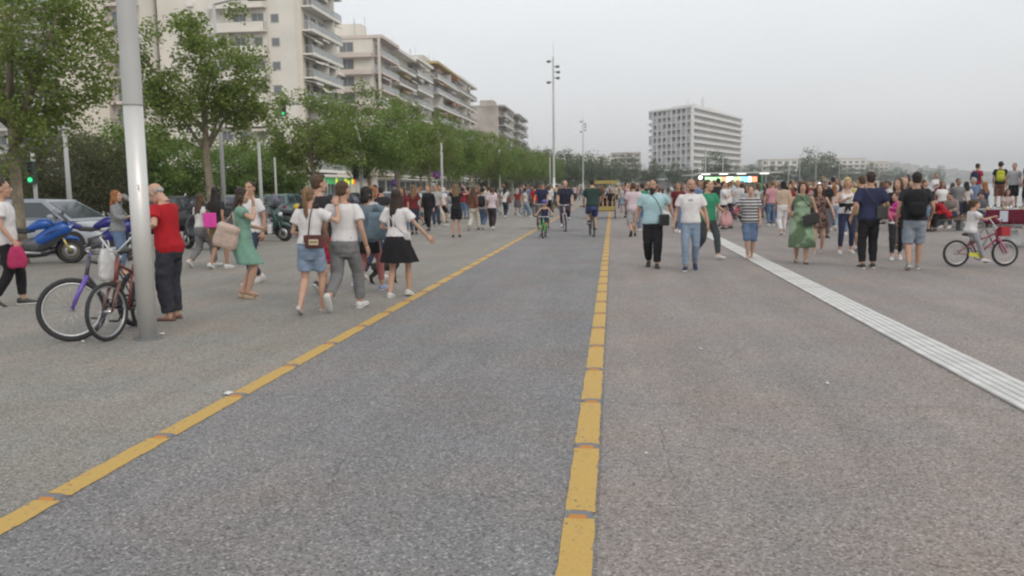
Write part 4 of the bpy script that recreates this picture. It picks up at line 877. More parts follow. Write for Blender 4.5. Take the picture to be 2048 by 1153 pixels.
# ================================================================== CARS
M_carg = mat('car_glass', (.07, .085, .10), .08, spec=.7)
def car(loc, rz, label, pm, group='cars parked along the road', van=False, s=1.0):
    root = empty('parked_car', loc, R(rz)); root.scale = (s, s, s)
    b = MB()
    def sec(y, zb, zt, hw, tw): return [Vector((x, y, z)) for x, z in ((-hw * .92, zb), (-hw, zb + .12), (-hw, (zb + zt) / 2), (-tw, zt - .04), (-tw * .85, zt), (tw * .85, zt), (tw, zt - .04), (hw, (zb + zt) / 2), (hw, zb + .12), (hw * .92, zb))]
    b.loft([sec(y, zb, zt, hw, tw) for y, zb, zt, hw, tw in ((-2.05, .35, .80, .66, .60), (-1.98, .24, .90, .80, .74), (-1.3, .2, .96, .86, .80), (0, .2, .95, .87, .81), (.9, .2, .93, .86, .80), (1.6, .22, .82, .82, .74), (2.02, .26, .70, .72, .64), (2.1, .36, .60, .60, .55))]); b.build('body', pm, root)
    ro = 1.46 if not van else 1.62
    b = MB(); P = [((-1.85, .93), (-1.45, ro - .05)), ((-.6, .94), (-.7, ro)), ((.55, .94), (.25, ro - .02)), ((1.25, .90), (.55, ro - .12))]
    def g(y0, z0, hw): return [Vector((x, y0, z0)) for x in (-hw, hw)]
    rings = [[Vector((-.78, -1.85, .93)), Vector((.78, -1.85, .93)), Vector((.58, -1.42, ro - .06)), Vector((-.58, -1.42, ro - .06))], [Vector((-.80, -.7, .945)), Vector((.80, -.7, .945)), Vector((.62, -.7, ro)), Vector((-.62, -.7, ro))], [Vector((-.79, .5, .935)), Vector((.79, .5, .935)), Vector((.60, .35, ro - .03)), Vector((-.60, .35, ro - .03))], [Vector((-.76, 1.3, .88)), Vector((.76, 1.3, .88)), Vector((.72, 1.22, .92)), Vector((-.72, 1.22, .92))]]
    b.loft(rings, 0, True, False); b.build('cabin', pm, root)
    # glazing, a few millimetres proud of the cabin
    def pane(nm, quad, off):
        q = MB(); o = Vector(off); Q = [Vector(p) for p in quad]; c = sum(Q, Vector()) / 4; Q = [c + (p - c) * .93 + o for p in Q]; q.add(Q + [p - o * .6 for p in Q], [(0, 1, 2, 3), (7, 6, 5, 4), (0, 4, 5, 1), (1, 5, 6, 2), (2, 6, 7, 3), (3, 7, 4, 0)]); q.build(nm, M_carg, root)
    for s_ in (-1, 1):
        pane('side_window', [(s_ * .795, -1.60, .97), (s_ * .80, -.62, .97), (s_ * .63, -.66, ro - .07), (s_ * .60, -1.33, ro - .10)], (s_ * .012, 0, .004))
        pane('side_window', [(s_ * .80, -.54, .97), (s_ * .785, .92, .95), (s_ * .61, .30, ro - .08), (s_ * .63, -.58, ro - .07)], (s_ * .012, 0, .004))
        b = MB(); b.ell((s_ * .60, 2.0, .66), (.16, .10, .07), 10, 6); b.build('headlight', M_head, root)
        b = MB(); b.ell((s_ * .66, -1.98, .80), (.12, .08, .09), 10, 6); b.build('tail_light', M_tail, root)
        b = MB(); b.ell((s_ * .95, .75, 1.0), (.10, .06, .07), 10, 6); b.build('wing_mirror', pm, root)
        for y in (-1.25, 1.3):
            w_ = empty('wheel', (s_ * .78, y, .31)); w_.parent = root
            b = MB(); b.lathe([(.12, -.1), (.30, -.1), (.315, -.06), (.315, .06), (.30, .1), (.12, .1)], (0, 0, 0), 20, axis='x', cap=False); b.build('tyre', M_tyre, w_)
            b = MB(); b.lathe([(.0, s_ * .085), (.06, s_ * .10), (.19, s_ * .085), (.2, s_ * .06), (.0, s_ * .06)], (0, 0, 0), 16, axis='x'); b.build('rim', M_alu, w_)
    pane('rear_window', [(-.70, -1.82, .97), (.70, -1.82, .97), (.56, -1.46, ro - .10), (-.56, -1.46, ro - .10)], (0, -.015, .008))
    pane('windscreen', [(-.74, 1.20, .93), (.74, 1.20, .93), (.58, .40, ro - .07), (-.58, .40, ro - .07)], (0, .012, .015))
    b = MB(); b.box((0, -2.06, .55), (.5, .012, .11)); b.build('number_plate', M_plate, root)
    tag(root, label, 'car', group)
WH = paintm('car_white', (.46, .49, .54)); CB = paintm('car_blue', (.07, .10, .25)); CG = paintm('car_grey', (.16, .17, .18)); CS = paintm('car_silver', (.45, .47, .49)); CK = paintm('car_black', (.025, .025, .03)); CT = paintm('car_teal', (.20, .30, .32))
car((-15.3, 21.4, 0), -92, 'white hatchback behind the bright blue motorcycle', WH)
car((-18.0, 24.6, 0), -90, 'dark blue car beyond the white hatchback roof', CB)
car((-17.4, 32.5, 0), 2, 'black car behind the bald man and scooters', CK)
car((-17.4, 38.2, 0), 1, 'grey car behind the woman in the green dress', CG)
car((-17.4, 43.6, 0), 0, 'teal grey car beyond the green scooter', CT)
for i, (y, m_) in enumerate(((49, CS), (54.4, CK), (60, CT), (65.5, CS), (71, CG), (77, WH), (83, CB), (89, CS))):
    car((-17.4, y, 0), 0, ['silver car behind the couple', 'black car behind the dark haired girl', 'pale teal car beside the boy in black', 'silver car behind the photo taking woman', 'grey car under the third kerb tree', 'white car under the fourth kerb tree', 'blue car under the fifth kerb tree', 'last silver car of the parked row'][i], m_)
car((-20.4, 18.2, 0), 3, 'grey car standing in the road at the picture edge', CG)
car((-26, 46, 0), 180, 'dark car driving on the far lane before the shop', CK, 'cars driving on the road'); car((-26, 58, 0), 180, 'red-lit dark car waiting beyond the crossing', CG, 'cars driving on the road')

# ================================================================== PEOPLE
V3 = Vector
WS = bpy.data.scenes.new('workbench')          # a bare scene to evaluate the remesh in, removed at the end
def remesh(mb, vox, smooth=4, name='m'):
    me = mb.mesh(name); o = bpy.data.objects.new('tmp', me); WS.collection.objects.link(o)
    r = o.modifiers.new('r', 'REMESH'); r.mode = 'VOXEL'; r.voxel_size = vox; r.use_smooth_shade = True
    if smooth: s = o.modifiers.new('s', 'SMOOTH'); s.factor = .5; s.iterations = smooth
    WS.view_layers[0].update(); dg = WS.view_layers[0].depsgraph
    out = bpy.data.meshes.new_from_object(o.evaluated_get(dg), depsgraph=dg)
    bpy.data.objects.remove(o); bpy.data.meshes.remove(me)
    return out
def mesh_data(me):
    return [v.co.copy() for v in me.vertices], [tuple(p.vertices) for p in me.polygons], [p.material_index for p in me.polygons]
def wrinkle(me, amp, f=9.0, seed=0.0, zs=.6):
    me.update(); N = [n.vector.copy() for n in me.vertex_normals]
    for v, n in zip(me.vertices, N):
        c = v.co; k = noise.noise((c.x * f + seed, c.y * f, c.z * f * zs)) + .5 * noise.noise((c.x * f * 2.3, c.y * f * 2.3 + seed, c.z * f * 1.5))
        v.co = c + n * (amp * k)
    me.update()
# ---- head, per sex: skull, jaw, brow, nose, lips, ears; eyes and brows as own colour
HEADS = {}
def head_data(sex, lod):
    k = (sex, lod)
    if k in HEADS: return HEADS[k]
    b = MB(); f = 1 if sex == 'm' else .94
    b.ell((0, -.016, .030), (.076 * f, .097, .090), 16, 12); b.ell((0, .022, -.030), (.062 * f, .070, .082), 14, 10)
    b.ell((0, .055, -.088), (.034 * f, .030, .024), 10, 8); b.ell((0, .030, -.070), (.056 * f, .050, .038), 12, 8)
    for s in (-1, 1):
        b.ell((s * .036, .062, -.022), (.024, .022, .024), 8, 6); b.ell((s * .077 * f, -.008, -.006), (.011, .020, .033), 8, 8); b.tube([(s * .012, .083, .030), (s * .05, .070, .032)], .011, 6)
    b.tube([(0, .084, .026), (0, .098, .002), (0, .108, -.022)], [.009, .012, .016], 8); b.ell((0, .095, -.027), (.019, .014, .010), 8, 6)
    b.ell((0, .084, -.056), (.026, .012, .007), 8, 6); b.ell((0, .082, -.068), (.024, .012, .008), 8, 6)
    b.tube([(0, -.024, -.05), (0, -.030, -.12), (0, -.036, -.17)], [.058 * f, .054 * f, .060 * f], 12)
    me = remesh(b, .0085 if lod == 0 else (.013 if lod == 1 else .022), 2 if lod < 2 else 1)
    vs, fs, _ = mesh_data(me); ms = []
    for q in fs:
        c = sum((vs[i] for i in q), V3()) / len(q)
        ms.append(2 if (abs(c.x) < .023 and -.074 < c.z < -.051 and c.y > .078) else 0)
    ex = MB()
    for s in (-1, 1):
        ex.ell((s * .031, .0735, .009), (.0145, .009, .0085), 8, 6, 1 if lod == 0 else 3)
        if lod == 0: ex.ell((s * .031, .0805, .009), (.006, .003, .006), 6, 4, 3)
        ex.tube([(s * .014, .090, .031), (s * .034, .087, .036), (s * .052, .074, .031)], .0042 if sex == 'm' else .003, 5, 4)
    o = len(vs); vs += [V3(p) for p in ex.v]; fs += [tuple(i + o for i in q) for q in ex.f]; ms += ex.m
    HEADS[k] = (vs, fs, ms); bpy.data.meshes.remove(me)
    return HEADS[k]
HAND = {}
def hand_data(pose):
    """right hand hanging: fingers to -z, palm to -x, thumb to +y"""
    if pose in HAND: return HAND[pose]
    b = MB(); cl = {'rest': (18, 30, 22), 'grip': (68, 85, 50), 'open': (4, 8, 6)}[pose]
    b.loft([[V3((x * t, y * w_ + .004, z)) for x, y in ((-1, -.7), (-1, .7), (-.5, 1), (.5, 1), (1, .7), (1, -.7), (.5, -1), (-.5, -1))] for z, w_, t in ((.015, .026, .021), (-.02, .032, .019), (-.06, .042, .017), (-.092, .041, .014))])
    for i, (y, L) in enumerate(((.034, .070), (.012, .080), (-.010, .074), (-.031, .058))):
        p = V3((0, y, -.085)); a = 0; pts = [p + V3((0, 0, .02)), p]; sp = (y - .002) * (.9 if pose == 'open' else .25)
        for k, fr in enumerate((.45, .32, .23)):
            a += R(cl[k]); d = V3((-math.sin(a), sp, -math.cos(a))).normalized(); p = p + d * L * fr; pts.append(p)
        b.tube(pts, [.0095, .0095, .0088, .008, .0055], 6)
    p = V3((-.004, .030, -.022)); d1 = V3((-.35, .62, -.70)).normalized(); d2 = V3((-.45, .30, -.84)).normalized(); sp = 1.15 if pose == 'open' else .85
    b.tube([p, p + d1 * .042 * sp, p + d1 * .042 * sp + d2 * .030, p + d1 * .042 * sp + d2 * .052], [.015, .0115, .010, .006], 6)
    HAND[pose] = ([V3(q) for q in b.v], b.f); return HAND[pose]
# ---- hair shapes around the head centre
HAIR = {}
def hair_mesh(kind, lod):
    k = (kind, lod)
    if k in HAIR: return HAIR[k]
    b = MB(); r_ = random.Random(len(HAIR))
    def cap(g=1.0, low=True):
        b.ell((0, -.028, .044), (.082 * g, .096 * g, .086 * g), 16, 12)
        if low: b.ell((0, -.055, -.005), (.074 * g, .062, .072), 14, 10)
    if kind in ('short', 'crop'): cap(1.0 if kind == 'short' else .975); 
    if kind == 'tall': cap(1.02); b.ell((0, .015, .112), (.06, .07, .035), 12, 8)
    if kind == 'curly':
        cap(1.04)
        for i in range(40):
            a, h = r_.uniform(0, 6.28), r_.uniform(-.03, .12); rr_ = .085 if h < .06 else .055
            b.ell((math.cos(a) * rr_, -.03 + math.sin(a) * rr_ * 1.1 - (.03 if math.sin(a) > .4 and h < .07 else 0), h), .024, 7, 5)
    if kind == 'fringe':
        for s in (-1, 1): b.ell((s * .062, -.03, .005), (.02, .055, .032), 10, 8)
        b.ell((0, -.085, -.005), (.062, .03, .038), 12, 8)
    def strands(top, z1, w0, w1, y1, n=9, front=False):
        for i in range(n):
            t = (i + .5) / n * 2 - 1; x0 = t * w0
            b.tube([(x0 * .7, -.07 + .02 * abs(t), top), (x0 * 1.05, -.085 + .045 * t * t, -.05), (x0 * 1.15 + r_.uniform(-.008, .008), (y1 - .085) * .5 + .03 * t * t, (z1 - .05) * .45), (t * w1 + r_.uniform(-.012, .012), y1 + .02 * t * t, z1 + r_.uniform(-.03, .03))], [.026, .034, .032, .012], 7)
    if kind in ('long', 'vlong', 'longb'):
        cap(1.03); strands(.05, -.34 if kind == 'long' else (-.46 if kind == 'vlong' else -.28), .075, .095, -.125)
        for s in (-1, 1): b.tube([(s * .055, .012, .085), (s * .080, .012, .01), (s * .086, .0, -.09), (s * .092, -.01, -.2 if kind != 'longb' else -.16)], [.018, .02, .022, .008], 7)
    if kind == 'bob':
        cap(1.05); strands(.05, -.13, .08, .085, -.085)
        for s in (-1, 1): b.tube([(s * .05, .03, .085), (s * .082, .02, .01), (s * .084, .01, -.085)], [.02, .024, .016], 7)
        b.ell((0, .055, .083), (.062, .03, .022), 12, 8)
    if kind == 'pony':
        cap(1.0); b.tube([(0, -.11, .055), (0, -.150, .055), (0, -.165, 0), (.005, -.155, -.12), (.01, -.135, -.25), (.012, -.13, -.31)], [.022, .026, .034, .038, .028, .006], 9, flat=.75)
    if kind == 'bun': cap(1.0); b.ell((0, -.125, .06), (.045, .04, .045), 10, 8)
    if kind == 'beard': b.ell((0, .042, -.082), (.062, .056, .05), 12, 8); b.ell((0, .062, -.115), (.045, .045, .058), 12, 8); b.tube([(-.028, .088, -.048), (0, .097, -.046), (.028, .088, -.048)], .008, 6); [b.tube([(s * .068, .0, .01), (s * .068, .01, -.05), (s * .05, .04, -.09)], .016, 7) for s in (-1, 1)]
    if kind == 'stubble': b.ell((0, .046, -.080), (.054, .050, .034), 12, 8)
    me = remesh(b, (.009, .014, .022)[lod], 2)
    if lod < 2: wrinkle(me, .004, 45, zs=.25)
    HAIR[k] = me; return me
# ---- footwear
SHOE = {}
def shoe_mesh(kind):
    if kind in SHOE: return SHOE[kind]
    b = MB()
    def sec(y, hw, z0, z1): return [V3((x * hw, y, z)) for x, z in ((-.9, z0), (-1, z0 + (z1 - z0) * .35), (-.8, z0 + (z1 - z0) * .8), (-.35, z1), (.35, z1), (.8, z0 + (z1 - z0) * .8), (1, z0 + (z1 - z0) * .35), (.9, z0))]
    if kind == 'sneaker':
        b.loft([sec(y, hw, .018, z) for y, hw, z in ((-.078, .022, .06), (-.07, .036, .092), (-.03, .041, .098), (.03, .042, .092), (.08, .046, .068), (.14, .045, .050), (.185, .034, .040), (.205, .015, .030))], 0)
        b.loft([[V3((p.x * 1.06, p.y, p.z)) for p in sec(y, hw, 0, .026)] for y, hw in ((-.085, .022), (-.07, .038), (0, .041), (.08, .047), (.15, .046), (.195, .033), (.214, .014))], 1)
    elif kind == 'flat':
        b.loft([sec(y, hw, .008, z) for y, hw, z in ((-.072, .02, .05), (-.06, .034, .06), (-.02, .037, .04), (.06, .040, .040), (.13, .040, .042), (.18, .028, .032), (.198, .012, .022))], 0)
        b.loft([sec(y, hw, 0, .012) for y, hw in ((-.076, .022), (-.06, .036), (.06, .041), (.14, .042), (.19, .029), (.204, .012))], 1)
    else:   # wedge sandal
        b.loft([sec(y, hw, 0, z) for y, hw, z in ((-.075, .024, .085), (-.05, .036, .088), (.03, .036, .06), (.10, .040, .03), (.16, .038, .02), (.195, .02, .018))], 1)
        b.tube([(-.04, .11, .03), (-.03, .10, .068), (.03, .10, .068), (.04, .11, .03)], .012, 6, 0); b.tube([(-.036, -.04, .10), (0, -.065, .15), (.036, -.04, .10), (.0, .01, .14), (-.036, -.04, .10)], .008, 6, 0)
    me = b.mesh('shoe'); SHOE[kind] = me; return me
SK = [(.46, .27, .19), (.52, .32, .23), (.36, .21, .145), (.42, .25, .18)]
def skin_mats(i, hairm):
    c = SK[i % 4]
    return [mat('skin_%d' % (i % 4), c, .5, var=.06, vs=14, spec=.35), mat('eye_white', (.6, .58, .55), .3), mat('lips_%d' % (i % 4), (c[0] * .8, c[1] * .5, c[2] * .5), .45), mat('eye_dark', (.03, .022, .018), .3), hairm]
HC = {'black': (.022, .018, .016), 'dark': (.038, .026, .020), 'brown': (.085, .050, .030), 'light': (.19, .115, .06), 'blond': (.52, .38, .19), 'grey': (.36, .35, .33), 'ginger': (.28, .11, .04), 'white': (.6, .58, .55)}
def hairm(k): return mat('hair_' + k, HC[k], .55, var=.3, vs=30, spec=.3)
def ik(a, t, l1, l2, pole):
    d = t - a; L = min(d.length, (l1 + l2) * .999); d = d.normalized(); t = a + d * L
    x = (l1 * l1 - l2 * l2 + L * L) / (2 * L); h = math.sqrt(max(0, l1 * l1 - x * x)); p = pole - d * pole.dot(d)
    p = p.normalized() if p.length > 1e-5 else d.orthogonal().normalized()
    return a + d * x + p * h, t
TM = [(.80, .085, .075, 0), (.86, .150, .105, -.005), (.93, .168, .118, -.008), (1.02, .152, .108, 0), (1.12, .148, .106, .004), (1.22, .162, .114, .006), (1.31, .178, .116, .004), (1.38, .180, .104, -.004), (1.43, .150, .082, -.012), (1.465, .092, .066, -.018), (1.50, .062, .060, -.018)]
TF = [(.80, .085, .080, 0), (.86, .158, .112, -.008), (.93, .176, .124, -.012), (1.02, .146, .104, -.004), (1.09, .122, .092, 0), (1.17, .128, .096, .004), (1.26, .146, .106, .006), (1.34, .152, .098, 0), (1.40, .138, .080, -.008), (1.445, .084, .060, -.016), (1.49, .050, .050, -.018)]
WALK_R = dict(fr=(.085, .27, .088, 8), fl=(-.085, -.30, .165, -42), hr=(.222, -.14, .92), hl=(-.222, .20, .94))
WALK_L = dict(fr=(.085, -.30, .165, -42), fl=(-.085, .27, .088, 8), hr=(.222, .20, .94), hl=(-.222, -.14, .92))
STEP_R = dict(fr=(.085, .14, .085, 0), fl=(-.085, -.17, .12, -24), hr=(.225, -.05, .89), hl=(-.225, .12, .90))
STEP_L = dict(fr=(.085, -.17, .12, -24), fl=(-.085, .14, .085, 0), hr=(.225, .12, .90), hl=(-.225, -.05, .89))
STAND = dict(fr=(.10, .03, .082, 0), fl=(-.11, -.02, .082, 0), hr=(.228, .05, .89), hl=(-.228, .06, .89))
ALL_PEOPLE = []
def person(label, x, y, rz, H_=1.72, sex='m', pose=STAND, top=None, bottom=None, shoes=None, hair='short', hc='dark', skin=0, g=1.0, lean=0, hyaw=0, hpitch=0, lod=0, pel=None, kid=1.0, beard=None, hat=None, single=False, hand=('rest', 'rest'), thumb=(None, None), group='people on the promenade', z=0.0, seed=None, poleR=None, poleL=None, knee=None, twist=0, **over):
    """top = (kind, material, hem z, sleeve 0..2, ease); bottom = (kind, material, length 0..1, ease) - lengths for a 1.75 m figure"""
    P = dict(pose); P.update(over); s = H_ / 1.75; seed = seed if seed is not None else len(ALL_PEOPLE)
    vox = (.0165, .0235, .036)[lod]; T0 = TM if sex == 'm' else TF
    hz_ = pel if pel is not None else .915
    hips = {q: V3((q * .088, 0, hz_)) for q in (1, -1)}
    if pel is None:                           # drop the pelvis until both legs reach
        for _ in range(12):
            if max((V3(P[k][:3]) - hips[q]).length for q, k in ((1, 'fr'), (-1, 'fl'))) < .835: break
            for q in hips: hips[q].z -= .012
    dz = hips[1].z - .915
    Rt = Matrix.Rotation(R(-lean), 3, 'X') @ Matrix.Rotation(R(twist), 3, 'Z'); pv = V3((0, 0, .93 + dz))
    def TT(p): q = V3(p); q.z += dz; return pv + Rt @ (q - pv)
    def ring(e, ey=None, n=18):
        zz, w_, d_, o_ = e; ey = ey or (0, 0); a0 = [2 * math.pi * i / n for i in range(n)]
        return [TT((math.copysign(abs(math.cos(a)) ** .85, math.cos(a)) * (w_ * g + ey[0]), o_ + math.sin(a) * (d_ * g + ey[1]), zz)) for a in a0]
    shx = .178 if sex == 'm' else .156
    sh = {q: TT((q * shx * (g * .9 + .1), -.012, 1.405)) for q in (1, -1)}
    leg = {}; arm = {}
    for q, k in ((1, 'fr'), (-1, 'fl')):
        kn, an = ik(hips[q], V3(P[k][:3]), .425, .415, V3(knee) if knee else V3((q * .12, 1, .1))); leg[q] = (kn, an, P[k][3])
    for q, k, po in ((1, 'hr', poleR), (-1, 'hl', poleL)):
        el, wr = ik(sh[q], V3((P[k][0], P[k][1], P[k][2] + (dz if P[k][2] > .6 and pel is None else 0))), .285, .250, V3(po) if po else V3((q * .35, -1, -.25))); arm[q] = (el, wr)
    ga = g ** .8; am = (.048, .043, .036, .039, .027) if sex == 'm' else (.041, .037, .031, .033, .023); lm = (.090, .078, .054, .056, .038) if sex == 'm' else (.093, .080, .053, .055, .035)
    am = [v * ga for v in am]; lm = [v * ga for v in lm]
    # --- skin body
    b = MB(); b.loft([ring((e[0], e[1] - .012, e[2] - .012, e[3])) for e in T0])
    for q in (1, -1):
        el, wr = arm[q]; kn, an, pt = leg[q]
        b.tube([sh[q] + (TT((0, 0, 1.3)) - sh[q]) * .25, sh[q], sh[q].lerp(el, .45), el, el.lerp(wr, .35), wr], [am[0] * .9, am[0] * 1.05, am[1], am[2], am[3], am[4]], 10)
        b.tube([hips[q] + V3((0, 0, .03)), hips[q].lerp(kn, .35), kn, kn.lerp(an, .35), an], [lm[0], lm[1], lm[2], lm[3], lm[4]], 10)
        pm_ = Matrix.Rotation(R(pt), 3, 'X'); b.tube([an + pm_ @ V3((0, -.035, -.03)), an + pm_ @ V3((0, .04, -.035)), an + pm_ @ V3((0, .15, -.06))], [.033, .034, .022], 8)
        if sex != 'm' and kid == 1.0: b.ell(TT((q * .068, .080 * g, 1.265)), (.058 * g, .05 * g, .058), 10, 8)
    hd0 = TT((0, -.012, 1.475)); b.tube([TT((0, -.018, 1.44)), hd0, hd0 + Rt @ V3((0, .004, .05))], [.062, .056 if sex == 'm' else .047, .054 if sex == 'm' else .045], 10)
    me = remesh(b, vox, 3)
    vs, fs, ms = mesh_data(me); bpy.data.meshes.remove(me)
    for q, hp, th in ((1, hand[0], thumb[0]), (-1, hand[1], thumb[1])):
        el, wr = arm[q]; d = (wr - el).normalized(); ty = V3(th) if th else V3((0, 1, .25)); ty = ty - d * ty.dot(d)
        if ty.length < .1: ty = V3((-q, 0, 0)) - d * d.dot(V3((-q, 0, 0)))
        ty.normalize(); zx = -d; xx = ty.cross(zx); hv, hf = hand_data(hp if lod < 2 else 'rest'); o = len(vs)
        for p in hv: vs.append(wr + d * .012 + xx * (p.x * q if True else 0) * 1.0 + ty * p.y + zx * p.z)
        fs += [tuple(i + o for i in (f if q == 1 else f[::-1])) for f in hf]; ms += [0] * len(hf)
    hm = Rt @ Matrix.Rotation(R(hyaw), 3, 'Z') @ Matrix.Rotation(R(-hpitch), 3, 'X'); hc0 = hd0 + Rt @ V3((0, .012, .045)) + hm @ V3((0, .018, .110)) * kid; hs = kid * (1.05 if sex == 'm' else 1.02)
    hv, hf, hmi = head_data('m' if sex == 'm' else 'f', lod); o = len(vs)
    vs += [hc0 + hm @ p * hs for p in hv]; fs += [tuple(i + o for i in f) for f in hf]; ms += hmi
    mats_b = skin_mats(skin, hairm(hc)); parts = []
    def finish(me, nm, mt, sm=True):
        me.materials.clear()
        for m_ in (mt if isinstance(mt, list) else [mt]): me.materials.append(m_)
        for v in me.vertices: v.co *= s
        parts.append((nm, me))
    body = bpy.data.meshes.new('person'); body.from_pydata([p * s for p in vs], [], fs); body.polygons.foreach_set('material_index', ms); body.polygons.foreach_set('use_smooth', [True] * len(fs)); body.update()
    for m_ in mats_b: body.materials.append(m_)
    def at_z(zz):
        for a_, c_ in zip(T0[:-1], T0[1:]):
            if a_[0] <= zz <= c_[0]: t = (zz - a_[0]) / (c_[0] - a_[0]); return tuple(a_[i] + (c_[i] - a_[i]) * t for i in range(4))
        return T0[0] if zz < .8 else T0[-1]
    def skirt(b, z_top, z_hem, flare, ease):
        kn_y = [leg[q][0].y for q in (1, -1)]; an_y = [leg[q][1].y for q in (1, -1)]; rings = []; n = 28
        for i in range(8):
            t = i / 7; zz = z_top + (z_hem - z_top) * t; e = at_z(max(zz, .9)); ctr = 0
            if zz < .85:
                tt = min(1, (.85 - zz) / .4); ctr = sum(kn_y) / 2 * tt; sp_ = (max(kn_y) - min(kn_y)) / 2 * tt
            else: sp_ = 0
            w_, d_ = max(e[1] * g + ease, .16 * g) + flare * t, max(e[2] * g + ease, .11) + flare * .75 * t + sp_ * .6
            ring_ = []
            for k in range(n):
                a = 2 * math.pi * k / n; wv = 1 + .06 * t * math.sin(a * 7 + seed) + .03 * t * math.sin(a * 4 + 2 * seed)
                p = V3((math.cos(a) * w_ * wv, ctr + e[3] + math.sin(a) * d_ * wv, zz)); ring_.append(TT(p) if zz > .9 else p + V3((0, 0, dz)))
            rings.append(ring_)
        b.loft(rings)
    # --- upper garment
    if top:
        kind, tm, hem, slv, ease = (list(top) + [None] * 5)[:5]; hem = hem if hem is not None else .88; slv = .55 if slv is None else slv; ease = .014 if ease is None else ease
        b = MB(); neck = {'tank': 1.375, 'strap': 1.34, 'shirt': 1.475, 'tee': 1.462, 'polo': 1.475}.get(kind, 1.462)
        zl = [hem] + [e[0] for e in T0 if hem + .02 < e[0] < neck - .01] + [neck]
        b.loft([ring(at_z(zz), (ease + .010 * (1 if zz < 1.1 else 0), ease + .012 * (1 if zz < 1.1 else 0))) for zz in zl])
        if kind in ('tank', 'strap'):
            for q in (1, -1):
                for dx in ((.085,) if kind == 'tank' else (.075,)):
                    wd = .026 if kind == 'tank' else .012
                    b.tube([TT((q * dx, .085 * g, neck - .05)), TT((q * (dx + .01), .02, 1.438)), TT((q * dx, -.085 * g, neck - .04))], wd, 7, flat=.6, flat_dir=(1, 0, 0))
        if sex != 'm' and kid == 1.0:
            for q in (1, -1): b.ell(TT((q * .068, .082 * g, 1.262)), (.066 * g, .058 * g, .066), 10, 8)
        if slv > 0:
            for q in (1, -1):
                el, wr = arm[q]; pts = [TT((q * .09, -.012, 1.40)), sh[q]]; rad = [am[0] + .012, am[0] + ease + .006]
                n_ = 4
                for i in range(1, n_ + 1):
                    t = slv * i / n_; pts.append(sh[q].lerp(el, t) if t <= 1 else el.lerp(wr, t - 1)); rad.append((am[1] if t < .7 else am[2] if t < 1.3 else am[4]) + ease + .010 + (.008 if slv <= 1 else .002) * i / n_)
                b.tube(pts, rad, 10)
        if kind == 'dress': skirt(b, 1.02, bottom[2], bottom[3], .02)
        if kind in ('polo', 'shirt') and lod < 2: b.tube([TT((math.cos(a) * .066, -.012 + math.sin(a) * .068, 1.475)) for a in [2 * math.pi * i / 12 for i in range(12)]], .014, 6, closed=True)
        me = remesh(b, vox, 3)
        if lod < 2: wrinkle(me, .0095, 9, seed)
        finish(me, {'tank': 'tank_top', 'strap': 'tank_top', 'dress': 'dress', 'polo': 'polo_shirt', 'shirt': 'shirt'}.get(kind, 't_shirt'), tm)
    # --- lower garment
    if bottom and bottom[0] in ('trousers', 'shorts', 'jeans', 'leggings'):
        kind, bm_, ln, ease = bottom; b = MB()
        zl = [.765, .80, .83, .87, .93, 1.0, 1.045]; b.loft([ring((zz, *at_z(max(zz, .86))[1:]), ((min(ease, .018) * .5 + .006, min(ease, .018) * .5 + .008) if zz > .82 else (ease * .6 - .05 * g, ease * .6 - .022))) for zz in zl])
        for q in (1, -1):
            kn, an, _ = leg[q]; pts = [hips[q] + V3((0, 0, .03))]; rad = [lm[0] + min(ease, .02) * .3 + .004]; n_ = 8
            for i in range(1, n_ + 1):
                t = 2 * ln * i / n_; pts.append(hips[q].lerp(kn, t) if t <= 1 else kn.lerp(an, min(1, t - 1)))
                rb = lm[0] + (lm[2] - lm[0]) * t if t <= 1 else lm[2] + (lm[4] - lm[2]) * (t - 1) + .006 * (1 if t < 1.6 else 0)
                rad.append(rb + .006 + ease * (min(1, t * 1.6) if t < 1 else .9))
            b.tube(pts, rad, 12)
            b.ell(hips[q] + V3((-q * .01, -.055, .0)), (.078 * g, .07, .085), 10, 8)
        me = remesh(b, vox, 3)
        if lod < 2: wrinkle(me, .0045 + ease * .2, 10, seed + 5, zs=1.4)
        finish(me, kind, bm_)
    elif bottom and bottom[0] == 'skirt':
        b = MB(); skirt(b, 1.05, bottom[2], bottom[3], .014); me = remesh(b, vox, 2); wrinkle(me, .006, 9, seed, zs=.2); finish(me, 'skirt', bottom[1])
    hparts = []
    if hair and hair != 'bald': hparts.append(('hair', hair_mesh(hair, lod), hairm(hc)))
    if beard: hparts.append(('beard', hair_mesh(beard, lod), hairm(hc)))
    if hat:
        hb = MB()
        if hat[0] == 'helmet': hb.ell((0, -.01, .055), (.105, .125, .085), 16, 10); hb.ell((0, -.01, .06), (.07, .135, .088), 12, 8)
        else: hb.ell((0, -.02, .065), (.09, .105, .07), 16, 10); hb.loft([[V3((x * w_, y_, z_ + .045)) for x in (-1, -.5, .5, 1)] + [V3((x * w_, y_, z_ + .035)) for x in (1, .5, -.5, -1)] for y_, w_, z_ in ((.03, .08, .03), (.10, .075, .02), (.155, .045, .008))])
        hparts.append((hat[0], hb.mesh('hat'), hat[1]))
    hmat = Matrix.Translation(hc0 * s) @ (hm.to_4x4()) @ Matrix.Scale(hs * s, 4)
    shm = []
    if shoes:
        for q in (1, -1):
            kn, an, pt = leg[q]; yaw = Matrix.Rotation(R(-q * 7), 4, 'Z')
            off = an - Matrix.Rotation(R(pt), 3, 'X') @ V3((0, 0, .082 if shoes[0] != 'wedge' else .13)); shm.append(Matrix.Translation(off * s) @ yaw @ Matrix.Rotation(R(pt), 4, 'X') @ Matrix.Scale(s * (1.0 if sex == 'm' else .92), 4))
